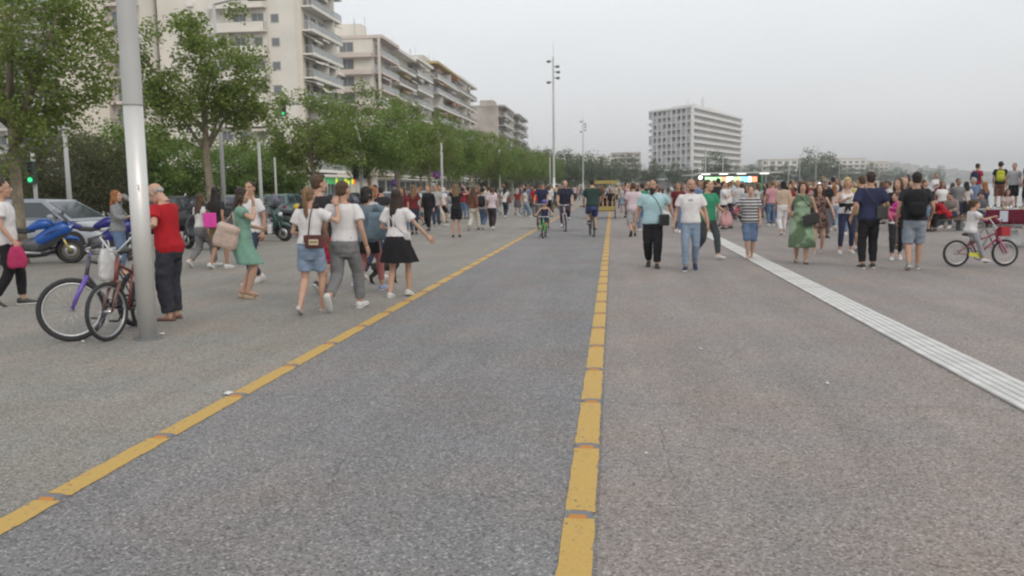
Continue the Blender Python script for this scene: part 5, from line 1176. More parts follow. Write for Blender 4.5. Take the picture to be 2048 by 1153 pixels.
    if single:            # far figure: everything in one mesh
        jv, jf, jm, jmats = [], [], [], []
        def put(me, mt, M4=None):
            o, mo = len(jv), len(jmats); jv.extend([(M4 @ v.co if M4 else v.co.copy()) for v in me.vertices]); jmats.extend(mt)
            for p in me.polygons: jf.append([i + o for i in p.vertices]); jm.append(mo + p.material_index)
        put(body, mats_b)
        for nm, me in parts: put(me, list(me.materials))
        for nm, me, m_ in hparts: put(me, [m_], hmat)
        for M4 in shm: put(shoe_mesh(shoes[0]), [shoes[1], shoes[2]], M4)
        me = bpy.data.meshes.new('person'); me.from_pydata(jv, [], jf); me.polygons.foreach_set('material_index', jm); me.polygons.foreach_set('use_smooth', [True] * len(jf)); me.update()
        for m_ in jmats: me.materials.append(m_)
        return me, [m_.name for m_ in jmats]
    o = link('person', body, None, (x, y, z), R(rz)); tag(o, label, 'person', group)
    for nm, me in parts: link(nm, me, o)
    for nm, me, m_ in hparts:
        c = me.copy(); c.materials.clear(); c.materials.append(m_); h = link(nm, c, o); h.matrix_local = hmat
        for p in c.polygons: p.use_smooth = True
    for M4 in shm:
        k = ('shoe', shoes[0], shoes[1].name, shoes[2].name)
        if k not in PM: c = shoe_mesh(shoes[0]).copy(); c.materials.append(shoes[1]); c.materials.append(shoes[2]); PM[k] = c
        h = link('shoe' if shoes[0] != 'wedge' else 'sandal', PM[k], o); h.matrix_local = M4
    info = dict(o=o, s=s, sh=sh, arm=arm, leg=leg, head=hc0, TT=TT, M=Matrix.Translation((x, y, z)) @ Matrix.Rotation(R(rz), 4, 'Z'))
    ALL_PEOPLE.append(info)
    return info
def at(info, p):                      # a point given in a person's own frame (1.75 m figure) to the world
    return info['M'] @ (V3(p) * info['s'])

# cloth colours
Wt = cloth((.70, .68, .68)); Wt2 = cloth((.56, .54, .53)); Bk = cloth((.022, .021, .024)); Bk2 = cloth((.035, .034, .038)); Nv = cloth((.035, .040, .085)); Gy = cloth((.20, .20, .205)); Gy2 = cloth((.13, .125, .13)); Chk = cloth((.34, .33, .32))
Rd = cloth((.40, .018, .025)); Mar = cloth((.14, .025, .03)); Mint = cloth((.20, .36, .28)); Kh = cloth((.20, .145, .085)); Bei = cloth((.50, .38, .29)); LtB = cloth((.40, .58, .62)); Grn = cloth((.045, .25, .14)); DkG = cloth((.03, .055, .05))
Pk = cloth((.58, .16, .26)); PkT = cloth((.60, .50, .54)); Yl = cloth((.58, .52, .16)); Crm = cloth((.56, .52, .45)); Den = cloth((.13, .19, .30), 'denim'); DenL = cloth((.22, .285, .37), 'denim'); DenD = cloth((.045, .06, .10), 'denim'); DenS = cloth((.24, .31, .42), 'denim'); Brn = cloth((.17, .075, .05))
Whs = mat('white_leather', (.62, .61, .60), .5); Whr = mat('white_rubber', (.60, .59, .57), .6); Bks = mat('black_leather', (.03, .03, .03), .45); Bkr = mat('black_rubber', (.04, .04, .04), .7); Gys = mat('grey_canvas', (.25, .25, .25), .8); Bls = mat('blue_knit', (.30, .38, .55), .8); Tan = mat('tan_leather', (.42, .28, .19), .6); Cork = mat('cork_sole', (.42, .30, .20), .8)
SNW = ('sneaker', Whs, Whr); SNB = ('sneaker', Bks, Whr); SNK = ('sneaker', Bks, Bkr); SNG = ('sneaker', Gys, Whr); SNBL = ('sneaker', Bls, Whr); FLT = ('flat', Tan, Cork); FLB = ('flat', Bks, Bkr); WDG = ('wedge', Tan, Cork)

# ------------------------------------------------------------------ people close by, going down the promenade
def sack(label, M4, sx, sy, sz, m, nm='shopping_bag', cat='bag', handle=True, seed=1, pinch=.55, strap_to=None, vox=.014):
    """soft bag: pinched at the top, bulging and creased below, top at the origin of M4"""
    b = MB(); n = 16; rings = []
    for t, k in ((0, pinch), (.12, pinch * 1.25), (.35, .9), (.65, 1.05), (.88, 1.0), (1, .82)):
        rings.append([V3((math.copysign(abs(math.cos(a)) ** .6, math.cos(a)) * sx / 2 * k, math.copysign(abs(math.sin(a)) ** .6, math.sin(a)) * sy / 2 * (k if t > .1 else .4), -sz * t)) for a in [2 * math.pi * i / n for i in range(n)]])
    b.loft(rings); me = remesh(b, vox, 2); wrinkle(me, .014, 13, seed, zs=.5); me.materials.append(m)
    o = link(nm, me); o.matrix_world = M4; tag(o, label, cat, 'bags carried by people')
    if handle:
        h = MB(); h.tube([(-sx * .2, 0, -.01), (-sx * .12, 0, .09), (sx * .12, 0, .09), (sx * .2, 0, -.01)] if strap_to is None else [(-sx * .25, 0, -.03), (-.02, 0, strap_to * .6), (0, 0, strap_to), (.03, 0, strap_to * .6), (sx * .25, 0, -.03)], .010, 6); h.build('handle', m, o)
    return o
def box_bag(label, M4, d, m, strap=None, plate=None, nm='shoulder_bag', rnd=.02, flap=True, group='bags carried by people'):
    b = MB(); b.box((0, 0, -d[2] / 2), d); o = b.build(nm, m); o.matrix_world = M4; bevel(o, rnd, 3); tag(o, label, 'bag', group)
    if flap: f = MB(); f.b2((-d[0] / 2 - .002, -d[1] / 2 - .008, -d[2] * .55), (d[0] / 2 + .002, -d[1] / 2 - .001, -.005)); f.build('flap', m, o)
    if plate:
        f = MB(); f.box((.02, -d[1] / 2 - .012, -d[2] * .52), (d[0] * .55, .006, d[2] * .42)); pl = f.build('label_plate', plate, o)
        f = MB()
        for k in range(5): f.box((.02 - .045 + k * .022, -d[1] / 2 - .0165, -d[2] * .52), (.014, .002, .018))
        f.build('lettering', Bks, pl)
    if strap: f = MB(); f.tube(strap, .009, 6, flat=.35); f.build('strap', m if not isinstance(m, list) else m[0], o)
    return o
def backpack(label, info, m, m2=None, sz=1.0, big=1.0):
    s = info['s']; o = empty('backpack'); T = info['TT']; o.matrix_world = info['M'] @ Matrix.Translation(T((0, -.17, 1.20)) * s) @ Matrix.Scale(big, 4)
    b = MB(); shell(b, [(-.11 * sz, .0, .09, .14), (-.10 * sz, .0, .125, .19), (-.02, .0, .15, .225), (.045, .0, .14, .215), (.06, 0, .12, .19)], 16, 0, 3.5); bb_ = b.build('main_pack', m, o)
    b = MB(); shell(b, [(-.155 * sz, -.07, .08, .07), (-.145 * sz, -.07, .10, .095), (-.10 * sz, -.07, .11, .105)], 14, 0, 3.5); b.build('front_pocket', m2 or m, o)
    for q in (-1, 1):
        b = MB(); b.tube([(q * .07, .05, .17), (q * .085, .10, .245), (q * .095, .25, .20), (q * .11, .29, .06), (q * .14, .2, -.1), (q * .12, .06, -.16)], .018, 6, flat=.4); b.build('strap', m, o)
    tag(o, label, 'backpack', 'bags carried by people'); return o
def phone(info, p, rot, label, lit=True, m=None):
    o = empty('phone'); o.matrix_world = info['M'] @ Matrix.Translation(V3(p) * info['s']) @ rot
    b = MB(); b.b2((-.037, -.005, -.075), (.037, .004, .075)); bevel(b.build('case', m or Bks, o), .006, 2)
    b = MB(); b.b2((-.033, -.0065, -.068), (.033, -.0052, .068)); b.build('screen', mat('lit_screen', (.75, .85, 1.0), .3, emit=1.6) if lit else M_carg, o)
    tag(o, label, 'phone', 'phones held by people')
RX = lambda a: Matrix.Rotation(R(a), 4, 'X')
RY = lambda a: Matrix.Rotation(R(a), 4, 'Y')
RZ = lambda a: Matrix.Rotation(R(a), 4, 'Z')

p = person('man in white t-shirt and black trousers carrying a crimson bag at the picture edge', -8.58, 11.02, -62, 1.80, 'm', STEP_L, ('tee', Wt, .86, .6, .02), ('trousers', Bk, .93, .012), SNB, 'crop', 'dark', 0, hr=(.30, .14, .93), hand=('grip', 'rest'))
sack('crimson cloth bag hanging from the hand of the man in black trousers', p['M'] @ Matrix.Translation(V3((.30, .17, .84)) * p['s']) @ RZ(80), .25, .12, .30, cloth((.42, .04, .12)), seed=3)
p = person('bald man in a loose red shirt and wide dark trousers behind the thick mast', -5.46, 9.84, 84, 1.73, 'm', STAND, ('tee', Rd, .82, .62, .014), ('trousers', cloth((.040, .042, .052)), .97, .038), ('flat', mat('brown_sandal', (.16, .08, .06), .7), Bkr), 'fringe', 'grey', 1, g=1.10, lean=7, hpitch=32, hl=(-.30, .17, 1.17), hr=(.10, .34, 1.20), poleL=(-.45, -1, -.05), poleR=(.5, -1, -.5), thumb=((0, 0, 1), (0, 0, 1)), hand=('grip', 'grip'))
phone(p, (-.05, .42, 1.19), RX(-40), 'dark phone in the hands of the bald man in red', False)
p = person('woman with ginger hair and checked grey top raising a hand behind the thick mast', -9.65, 15.5, -80, 1.64, 'f', STAND, ('shirt', patterned('grey_check', (.30, .31, .30), (.17, .18, .19), 'check', 42), .90, 1.7, .02), ('jeans', Den, .95, .014), FLT, 'longb', 'ginger', 1, hr=(.18, .34, 1.22), hl=(-.05, .28, 1.52), thumb=((0, 0, 1), None))
sack('blue cloth bag over the shoulder of the ginger haired woman', p['M'] @ Matrix.Translation(V3((-.10, .30, 1.45)) * p['s']), .26, .08, .26, cloth((.06, .14, .36)), seed=5)
p = person('woman with long brown hair, white top and grey trousers walking away', -8.66, 16.95, -22, 1.60, 'f', WALK_R, ('tee', Wt, .98, .5, .012), ('trousers', Gy, .94, .024), SNW, 'long', 'brown', 1, hr=(.26, -.05, .93))
p = person('woman with very long dark hair and khaki shorts beside a pink bag', -8.13, 16.6, -14, 1.70, 'f', STEP_R, ('tee', Bk2, .92, .5, .012), ('shorts', Kh, .52, .03), SNW, 'vlong', 'black', 2, hl=(-.22, .16, 1.05))
box_bag('flat bright pink bag at the back of the long dark haired woman', p['M'] @ Matrix.Translation(V3((-.02, -.20, 1.20)) * p['s']), (.30, .07, .30), mat('neon_pink', (.75, .06, .38), .5, var=.1), flap=False)
p = person('woman in mint green dress resting her cheek on her hand', -5.43, 11.86, -72, 1.64, 'f', STAND, ('dress', Mint, .98, .4, .02), ('skirt', Mint, .56, .06), WDG, 'longb', 'dark', 1, g=1.12, hpitch=8, hr=(.135, .20, 1.47), poleR=(.6, .6, -1), hl=(-.10, .33, 1.10), poleL=(-.5, -1, -.4), fr=(.08, .06, .132, 0), fl=(-.09, -.05, .132, 0), thumb=((0, .2, 1), (0, 0, 1)))
o = sack('large slouchy beige tote on the arm of the woman in the green dress', p['M'] @ Matrix.Translation(V3((.27, -.15, 1.20)) * p['s']) @ RZ(70) @ RY(18), .36, .16, .36, mat('beige_leather', (.50, .38, .32), .65, var=.08, vs=5), pinch=.75, strap_to=.18, seed=9)
box_bag('small white purse held by the woman in the green dress', p['M'] @ Matrix.Translation(V3((-.02, .42, 1.17)) * p['s']), (.22, .06, .14), mat('white_purse', (.56, .55, .56), .6), flap=False)
person('man in white t-shirt and dark jeans half hidden by the green dress', -6.16, 13.85, 150, 1.77, 'm', STEP_L, ('tee', Wt, .88, .6, .018), ('jeans', DenD, .96, .012), SNW, 'short', 'dark', 0, hyaw=30)
pm_ = person('man in white t-shirt and grey trousers embraced by the girl', -3.50, 10.70, -4, 1.75, 'm', WALK_R, ('tee', Wt, .97, .6, .012), ('trousers', Gy, .93, .022), SNW, 'crop', 'brown', 0, g=1.04, hyaw=-12, hr=(.30, .02, .90), hl=(-.27, .10, .92), fl=(-.10, -.34, .22, -58))
p = person('girl with brown ponytail, white t-shirt and denim shorts hugging the man', -3.86, 10.42, -3, 1.64, 'f', STEP_R, ('tee', Wt, .98, .55, .024), ('shorts', DenS, .37, .03), ('flat', mat('pale_canvas', (.55, .46, .43), .8), Whr), 'pony', 'light', 1, hr=(.335, .16, 1.50), poleR=(.25, -.35, -1), hl=(-.20, .22, 1.08), fl=(-.09, -.22, .14, -32), hand=('rest', 'rest'), thumb=((-1, 0, .4), None))
box_bag('maroon handbag with a pale label plate on the hip of the ponytail girl', p['M'] @ Matrix.Translation(V3((.13, -.175, 1.10)) * p['s']) @ RZ(-6), (.24, .08, .17), mat('maroon_leather', (.10, .03, .028), .45), strap=[(-.09, .02, -.02), (-.06, .02, .2), (-.03, .05, .36), (0, .13, .385), (.05, .2, .25), (.09, .06, 0)], plate=mat('cream_plate', (.62, .50, .32), .5))
person('tall man in dark t-shirt and red shorts between the embracing couple', -4.50, 12.6, -8, 1.86, 'm', WALK_L, ('tee', Bk2, .86, .6, .02), ('shorts', cloth((.30, .02, .04)), .52, .035), SNB, 'tall', 'brown', 1, hyaw=-35)
person('woman with ginger brown hair and a white scarf beyond the couple', -4.25, 14.6, -40, 1.66, 'f', STEP_R, ('tee', Wt2, .9, .6, .016), ('jeans', DenD, .95, .012), SNW, 'bob', 'ginger', 1)
p = person('dark haired woman in black shorts and salmon leggings holding up a shining phone', -3.78, 12.72, -12, 1.68, 'f', WALK_R, ('tee', cloth((.16, .20, .24)), .84, .7, .03), ('leggings', cloth((.42, .17, .16)), .90, .004), SNBL, 'bob', 'black', 1, hyaw=-25, hr=(.22, .34, 1.35), poleR=(1, .2, -.4), thumb=((0, 0, 1), None), hand=('grip', 'rest'))
sh_ = MB(); sh_.loft([[V3((math.cos(a) * w_, math.sin(a) * w_ * .8 - .01, z_)) for a in [2 * math.pi * i / 18 for i in range(18)]] for z_, w_ in ((.98, .165), (.85, .19), (.70, .205), (.64, .205))]); so = sh_.build('shorts', Bk, p['o']); so.scale = (p['s'],) * 3
phone(p, (.25, .40, 1.42), RZ(150) @ RX(10), 'shining phone held up by the woman in salmon leggings')
sack('large grey blue tote on the shoulder of the woman in salmon leggings', p['M'] @ Matrix.Translation(V3((.22, -.12, 1.30)) * p['s']) @ RZ(30), .30, .14, .42, cloth((.14, .19, .23)), pinch=.7, strap_to=.12, seed=13)
p = person('girl with long dark hair, white t-shirt and flared black skirt gesturing with one hand', -3.15, 12.10, -10, 1.60, 'f', STEP_R, ('tee', Wt, 1.0, .65, .026), ('skirt', Bk, .58, .14), SNW, 'vlong', 'dark', 1, hyaw=22, hr=(.46, .14, 1.00), poleR=(.3, -1, -.2), hl=(-.22, .22, 1.10), thumb=((.5, .6, .6), None), hand=('open', 'rest'), fr=(.10, .17, .10, -14), fl=(-.10, -.12, .085, 0))
o = box_bag('thin white strap bag worn across the back of the girl in the black skirt', p['M'] @ Matrix.Translation(V3((.17, -.06, 1.06)) * p['s']), (.16, .05, .12), mat('white_purse', (.56, .55, .56), .6), strap=[(-.02, -.03, -.01), (-.12, -.10, .12), (-.26, -.06, .30), (-.27, .02, .33)], flap=False)
# ------------------------------------------------------------------ people coming towards the camera on the open side
p = person('stout man with full black beard in light blue polo and black trousers', .79, 16.72, 176, 1.73, 'm', STEP_L, ('polo', LtB, .88, .62, .02), ('trousers', Bk, .95, .026), SNK, 'crop', 'black', 3, g=1.16, hyaw=-14, beard='beard', hr=(.36, .0, .90), hl=(-.40, -.16, 1.0))
box_bag('black cross-body bag on the hip of the bearded man', p['M'] @ Matrix.Translation(V3((-.22, .17, 1.06)) * p['s']) @ RZ(30), (.20, .08, .22), Bks, strap=[(.06, .0, 0), (.12, .04, .14), (.22, .05, .30), (.33, -.02, .42), (.36, -.14, .40)], flap=False)
p = person('bald man in white polo and faded jeans walking beside the bearded man', 1.46, 16.12, 174, 1.72, 'm', STEP_R, ('polo', Wt, .92, .62, .016), ('jeans', DenL, .97, .011), ('sneaker', Nv, Whr), 'fringe', 'dark', 0, g=1.05, hyaw=18, beard='stubble', hr=(.31, .06, .90), hl=(-.32, .02, .90))
b = MB(); b.torus((-.022, 0, 0), .018, .003, 'y', 14, 5); b.torus((.022, 0, 0), .018, .003, 'y', 14, 5); o = b.build('sunglasses', Bks); o.matrix_world = p['M'] @ Matrix.Translation(p['TT']((.0, .135, 1.36)) * p['s']); tag(o, 'sunglasses hooked on the collar of the man in the white polo', 'sunglasses')
p = person('man in green t-shirt and charcoal jeans stepping past the white polo', 2.06, 18.75, -150, 1.76, 'm', WALK_L, ('tee', Grn, .86, .65, .02), ('jeans', cloth((.06, .07, .075)), .95, .014), SNW, 'crop', 'brown', 1, hyaw=30, hl=(-.22, .30, 1.08))
sack('pale pink shopping bag carried by the man in green', p['M'] @ Matrix.Translation(V3((-.24, .34, 1.02)) * p['s']), .30, .14, .30, cloth((.52, .30, .30)), seed=21)
p = person('woman in black and white striped t-shirt and denim knee shorts', 2.96, 18.70, 172, 1.58, 'f', STEP_R, ('tee', patterned('bw_stripes', (.56, .55, .55), (.045, .045, .055), 'stripe', 15.5), .88, .6, .026), ('shorts', Den, .56, .026), FLT, 'bun', 'brown', 1, g=1.10, hr=(.30, .12, 1.12), poleR=(1, -.6, -.6), fr=(.04, .10, .085, 0), fl=(-.05, -.08, .10, -14))
phone(p, (.33, .20, 1.16), RY(-40) @ RX(-30), 'phone with pink cover in the hand of the striped woman', True, mat('pink_cover', (.6, .14, .2), .5))
GD = patterned('green_blotch', (.11, .16, .095), (.31, .42, .29), 'blotch', 3.2)
p = person('woman in long patchy green dress with a black bag across her front', 3.80, 17.58, 172, 1.66, 'f', STEP_L, ('dress', GD, .98, .0, .02), ('skirt', GD, .36, .07), FLB, 'bob', 'brown', 1, g=1.14, hr=(.26, .24, 1.10), hl=(-.30, .08, .95))
for q in (1, -1): b = MB(); b.tube([p['TT']((q * .075, .12, 1.33)), p['TT']((q * .085, .03, 1.455)), p['TT']((q * .08, -.12, 1.34))], .02, 7); s_o = b.build('dress_strap', GD, p['o']); s_o.scale = (p['s'],) * 3
box_bag('black cross-body bag with checked flap on the woman in the green dress', p['M'] @ Matrix.Translation(V3((-.14, .20, 1.05)) * p['s']) @ RZ(180) @ RY(-14), (.30, .09, .20), Bks, strap=[(.12, .02, 0), (.0, -.02, .2), (-.1, .08, .40), (-.16, .2, .42)])
person('long haired woman in brown flowered mini dress and sneakers', 4.70, 20.0, 168, 1.60, 'f', STEP_R, ('dress', patterned('brown_flowers', (.045, .032, .03), (.22, .13, .11), 'noise', 22), .98, .0, .012), ('skirt', patterned('brown_flowers', 0, 0, 0, 0), .68, .05), SNG, 'long', 'brown', 1, hl=(-.34, .20, 1.0), hr=(.27, .0, .93))
p = person('blond woman in white tank top and navy leggings with hand at her chest', 5.34, 20.15, 178, 1.74, 'f', STAND, ('tank', Wt, .93, .0, .014), ('leggings', Nv, .90, .006), SNW, 'bob', 'blond', 1, hr=(.07, .24, 1.26), poleR=(1, -.2, -.7), hl=(-.28, .08, .95), fr=(.13, .04, .082, 0), fl=(-.13, -.02, .082, 0))
b = MB(); b.loft([[V3((math.cos(a) * w_, math.sin(a) * w_ * .78, z_)) for a in [2 * math.pi * i / 18 for i in range(18)]] for z_, w_ in ((1.06, .150), (1.10, .162), (1.14, .158), (1.16, .148))]); b.tube([(.02, .14, 1.1), (.04, .17, 1.04), (.07, .17, .94)], [.03, .03, .015], 7); b.tube([(.0, .14, 1.1), (-.03, .17, 1.05), (-.05, .17, .97)], [.03, .03, .015], 7); o = b.build('tied_jumper', Bk, p['o']); o.scale = (p['s'],) * 3
p = person('man in navy t-shirt and black trousers seen from behind', 4.78, 16.46, 4, 1.80, 'm', STAND, ('tee', Nv, .88, .75, .022), ('trousers', Bk, .95, .016), SNB, 'crop', 'dark', 0, g=1.10, hyaw=-10, hr=(.28, .14, 1.02), hl=(-.30, .06, .94))
box_bag('small olive cross-body bag on the back of the man in the navy t-shirt', p['M'] @ Matrix.Translation(V3((.16, -.17, 1.14)) * p['s']), (.20, .06, .24), mat('olive_nylon', (.05, .055, .05), .7), strap=[(-.08, .0, -.02), (-.2, -.02, .16), (-.32, .04, .33), (-.3, .14, .35)], flap=False)
p = person('woman in black top and leggings carrying a child on her hip', 5.88, 18.35, 168, 1.70, 'f', STEP_R, ('tee', Bk, .88, .6, .016), ('leggings', Bk2, .92, .006), SNW, 'longb', 'brown', 1, hyaw=-25, hr=(.10, .28, 1.10), hl=(-.20, .2, 1.05), poleR=(1, -.4, -.4))
person('small child in pink jacket carried on the hip of the woman in black', 5.76, 18.05, 100, .86, 'f', STAND, ('shirt', cloth((.55, .05, .28)), .86, 1.8, .02), ('trousers', cloth((.5, .12, .22)), .93, .02), SNW, 'short', 'brown', 1, kid=1.5, pel=.55, z=.66, fr=(.18, .26, .38, 10), fl=(-.2, .22, .30, 10), hr=(.16, .28, .85), hl=(-.16, .28, .90))
person('person in yellow t-shirt behind the man in navy', 5.72, 20.4, 20, 1.78, 'm', STEP_R, ('tee', Yl, .86, .65, .02), ('shorts', Gy2, .55, .03), SNG, 'short', 'brown', 1, g=1.1)
p = person('man with big black backpack and pale jean shorts seen from behind', 5.50, 16.18, -14, 1.79, 'm', STEP_R, ('tee', Bk2, .90, .65, .016), ('shorts', cloth((.26, .30, .35), 'denim'), .53, .03), SNG, 'short', 'black', 0, g=1.06, hyaw=8, hr=(.27, .14, .98), hl=(-.29, .05, .92))
backpack('big black backpack on the man in pale jean shorts', p, cloth((.020, .020, .022), 'nylon'), sz=1.3, big=1.18)
# ------------------------------------------------------------------ riders
def rider(label, loc, rz, H_, r=.33, wb=1.04, sad_h=.92, bar_h=1.0, bar='flat', lean=14, group='people riding on the cycle path', **k):
    s = H_ / 1.75; a = R(rz); oy = -.14 * wb - .02; x = loc[0] - math.sin(a) * oy; y = loc[1] + math.cos(a) * oy
    gy = .57 * wb - .20 * wb - (.08 if bar == 'flat' else .15) - oy - .03; gz = bar_h - .12 + .08 + (.03 if bar == 'flat' else .17) + .02
    bz = .86 * r
    return person(label, x, y, rz, H_, pose=dict(fr=(.115 / s, (.06 - oy) / s, (bz - .13 + .015) / s + .085, 0), fl=(-.115 / s, (-.14 - oy) / s, (bz + .13 + .015) / s + .085, 4), hr=(.25 / s, gy / s - .06, gz / s + .02), hl=(-.25 / s, gy / s - .06, gz / s + .02)), pel=(sad_h + .075) / s, lean=lean, hand=('grip', 'grip'), thumb=((-1, .2, 0), (1, .2, 0)), group=group, poleR=(.7, -.5, -.8), poleL=(-.7, -.5, -.8), knee=(0, 1, .6), **k)
rider('little girl in white t-shirt and grey leggings riding the pink bicycle', (6.84, 16.75), -83, 1.17, .255, .92, .60, .78, 'high', lean=6, sex='f', top=('tee', Wt, .86, .6, .03), bottom=('leggings', cloth((.30, .30, .33)), .92, .012), shoes=SNW, hair='bun', hc='brown', skin=1, kid=1.22)
rider('child in blue helmet and navy vest riding the green bicycle', (-2.16, 26.9), 178, 1.12, .21, .76, .56, .72, lean=10, sex='m', top=('tank', Nv, .88, 0, .02), bottom=('shorts', Nv, .5, .03), shoes=SNK, hair='short', hc='brown', skin=1, kid=1.22, hat=('helmet', mat('helmet_blue', (.05, .06, .32), .35)), lod=1)
rider('man in dark cap and navy t-shirt riding behind the helmeted child', (-2.75, 32.9), 174, 1.80, sex='m', top=('tee', Nv, .9, .6, .02), bottom=('shorts', Gy2, .5, .03), shoes=SNK, hair='short', hc='grey', skin=0, hat=('cap', cloth((.07, .08, .08))), lod=1)
rider('balding man in navy polo riding the silver bicycle', (-1.72, 30.9), 183, 1.82, sex='m', top=('polo', cloth((.03, .033, .055)), .9, .65, .02), bottom=('trousers', cloth((.07, .05, .07)), .93, .02), shoes=SNW, hair='fringe', hc='dark', skin=1, g=1.12, lod=1)
rider('cyclist in dark green top and blue shorts riding away', (-.66, 27.5), 8, 1.82, sex='m', top=('tee', DkG, .86, .65, .024), bottom=('shorts', cloth((.07, .09, .22)), .52, .03), shoes=SNB, hair='short', hc='black', skin=1, g=1.06, lod=1)
# ------------------------------------------------------------------ dog
def dog(x, y, rz, label):
    b = MB(); b.tube([(0, -.22, .30), (0, -.10, .31), (0, .06, .29), (0, .18, .30), (0, .24, .34)], [.055, .068, .082, .085, .055], 12); b.tube([(0, .20, .33), (0, .27, .42), (0, .31, .46)], [.06, .05, .05], 10)
    b.ell((0, .33, .47), (.052, .06, .05), 10, 8); b.tube([(0, .36, .46), (0, .42, .445), (0, .445, .44)], [.034, .027, .02], 8)
    for q in (-1, 1):
        b.tube([(q * .05, .17, .28), (q * .055, .16, .17), (q * .055, .175, .10), (q * .055, .17, .03), (q * .055, .20, .015)], [.04, .026, .02, .018, .02], 8)
        b.tube([(q * .05, -.18, .29), (q * .06, -.13, .20), (q * .06, -.24, .12), (q * .06, -.225, .03), (q * .06, -.19, .015)], [.055, .042, .022, .018, .02], 8)
        b.tube([(q * .035, .31, .50), (q * .055, .30, .55), (q * .06, .31, .58)], [.022, .018, .004], 6)
    b.tube([(0, -.24, .32), (0, -.32, .38), (0, -.36, .46)], [.025, .016, .008], 7)
    me = remesh(b, .012, 2); me.materials.append(mat('black_fur', (.022, .02, .019), .8, var=.3, vs=20, bump=.5, bs=60)); o = link('dog', me, None, (x, y, 0), R(rz)); tag(o, label, 'dog')
    c = MB(); c.torus((0, .265, .40), .058, .012, 'y', 18, 6); c.build('collar', mat('red_collar', (.4, .08, .06), .6), o)
dog(-3.86, 13.9, -60, 'small black dog trotting beside the girl in the black skirt')
sack('thin white plastic bag hanging from the bicycle handlebar beside the mast', Matrix.Translation((-5.52, 8.62, .98)) @ RZ(60), .20, .10, .34, mat('white_plastic', (.6, .6, .6), .4), seed=17)

# ------------------------------------------------------------------ people farther back, one by one
MG = 'people farther down the promenade'
def far(label, x, y, rz, H_, sex, pose, top, bottom, shoes, hair, hc, lod=1, **k): return person(label, x, y, rz, H_, sex, pose, top, bottom, shoes, hair, hc, lod=lod, group=MG, **k)
T = lambda m_, hem=.88, sl=.6, e=.02: ('tee', m_, hem, sl, e)
far('boy in black jacket and trousers standing by the scooters', -7.05, 31.9, 165, 1.74, 'm', STEP_L, ('shirt', Bk, .84, 1.9, .022), ('trousers', Bk, .95, .02), SNK, 'short', 'ginger', skin=1)
far('man in pale grey shirt right behind the boy in black', -7.3, 34.6, 160, 1.78, 'm', STAND, T(cloth((.40, .40, .40))), ('jeans', DenD, .95, .015), SNG, 'short', 'brown')
p = far('woman in black top and shorts taking a photo with both arms raised', -5.13, 27.45, 8, 1.74, 'f', STAND, T(Bk, .9, .3, .014), ('shorts', Bk, .38, .03), SNK, 'longb', 'light', hr=(.28, .22, 1.62), hl=(-.1, .32, 1.62), poleR=(1, .2, -.2), poleL=(-1, .2, -.3))
phone(p, (.12, .36, 1.76), RZ(180), 'glinting phone raised by the woman in black shorts')
far('woman in brown sweater and white trousers walking away', -5.25, 31.7, -15, 1.68, 'f', WALK_R, ('shirt', Brn, .92, 1.7, .02), ('trousers', Crm, .94, .03), SNB, 'long', 'brown')
p = far('woman with bushy dark hair, black backpack and jeans', -5.02, 32.5, -8, 1.68, 'f', WALK_L, T(Wt2), ('jeans', Den, .95, .02), SNW, 'curly', 'black'); backpack('small black backpack on the bushy haired woman', p, cloth((.03, .035, .04), 'nylon'))
far('girl in pale pink t-shirt and dark trousers next to the bushy haired woman', -4.62, 32.2, -5, 1.62, 'f', STEP_L, T(PkT, .92), ('trousers', cloth((.05, .04, .045)), .93, .02), SNW, 'bun', 'brown')
far('girl in white shirt and light jeans beyond the backpack woman', -6.35, 44.8, -10, 1.66, 'f', STEP_R, T(Wt), ('jeans', DenL, .95, .016), SNW, 'long', 'brown')
p = far('person in white t-shirt and dark jeans with a brown shoulder bag', -5.75, 45.2, -20, 1.70, 'f', STEP_L, T(Wt), ('jeans', DenD, .95, .014), SNW, 'long', 'black'); sack('brown leather bag at the side of the person in dark jeans', p['M'] @ Matrix.Translation(V3((.26, -.05, 1.15))), .3, .14, .34, mat('brown_bag', (.14, .06, .04), .5), strap_to=.2, seed=4, vox=.02)
far('person in cream top and wide blue jeans in mid stride', -4.75, 46.0, -70, 1.66, 'f', WALK_R, T(Crm, .95), ('jeans', DenL, .94, .04), SNW, 'bob', 'dark')
far('man in red top partly behind the wide blue jeans', -4.35, 47.5, 10, 1.75, 'm', STEP_R, T(Rd), ('trousers', Gy2, .95, .02), SNK, 'short', 'dark')
p = far('person in khaki trousers looking at a lit phone by the cycle path', -3.75, 46.2, 170, 1.72, 'f', STAND, T(Wt2), ('trousers', cloth((.40, .36, .27)), .94, .02), SNW, 'long', 'light', hr=(.12, .30, 1.3)); phone(p, (.1, .36, 1.38), RX(-30), 'lit phone of the person in khaki trousers')
far('woman in white t-shirt and black shorts with pale hair by the plane tree pole', -8.0, 39.5, -15, 1.68, 'f', STEP_R, T(Wt), ('shorts', Bk, .5, .03), SNK, 'bob', 'white')
far('woman in maroon dress facing the camera behind the black skirt girl', -6.75, 26.8, 150, 1.66, 'f', STAND, ('dress', Mar, .98, .5, .02), ('skirt', Mar, .55, .06), SNW, 'long', 'brown', hr=(.1, .3, 1.2))
far('tall woman in maroon top behind the maroon dress', -7.0, 29.3, 20, 1.76, 'f', STEP_R, T(Mar, .9), ('jeans', DenD, .95, .015), SNK, 'long', 'light')
far('man in dark red shirt beside the parked scooters', -7.9, 27.6, -30, 1.76, 'm', STAND, T(cloth((.20, .03, .04))), ('trousers', Bk, .95, .02), SNK, 'short', 'dark')
far('man in black t-shirt behind the shining phone', -6.3, 22.6, 15, 1.70, 'm', STEP_L, T(Bk2), ('jeans', DenD, .95, .016), SNW, 'short', 'black')
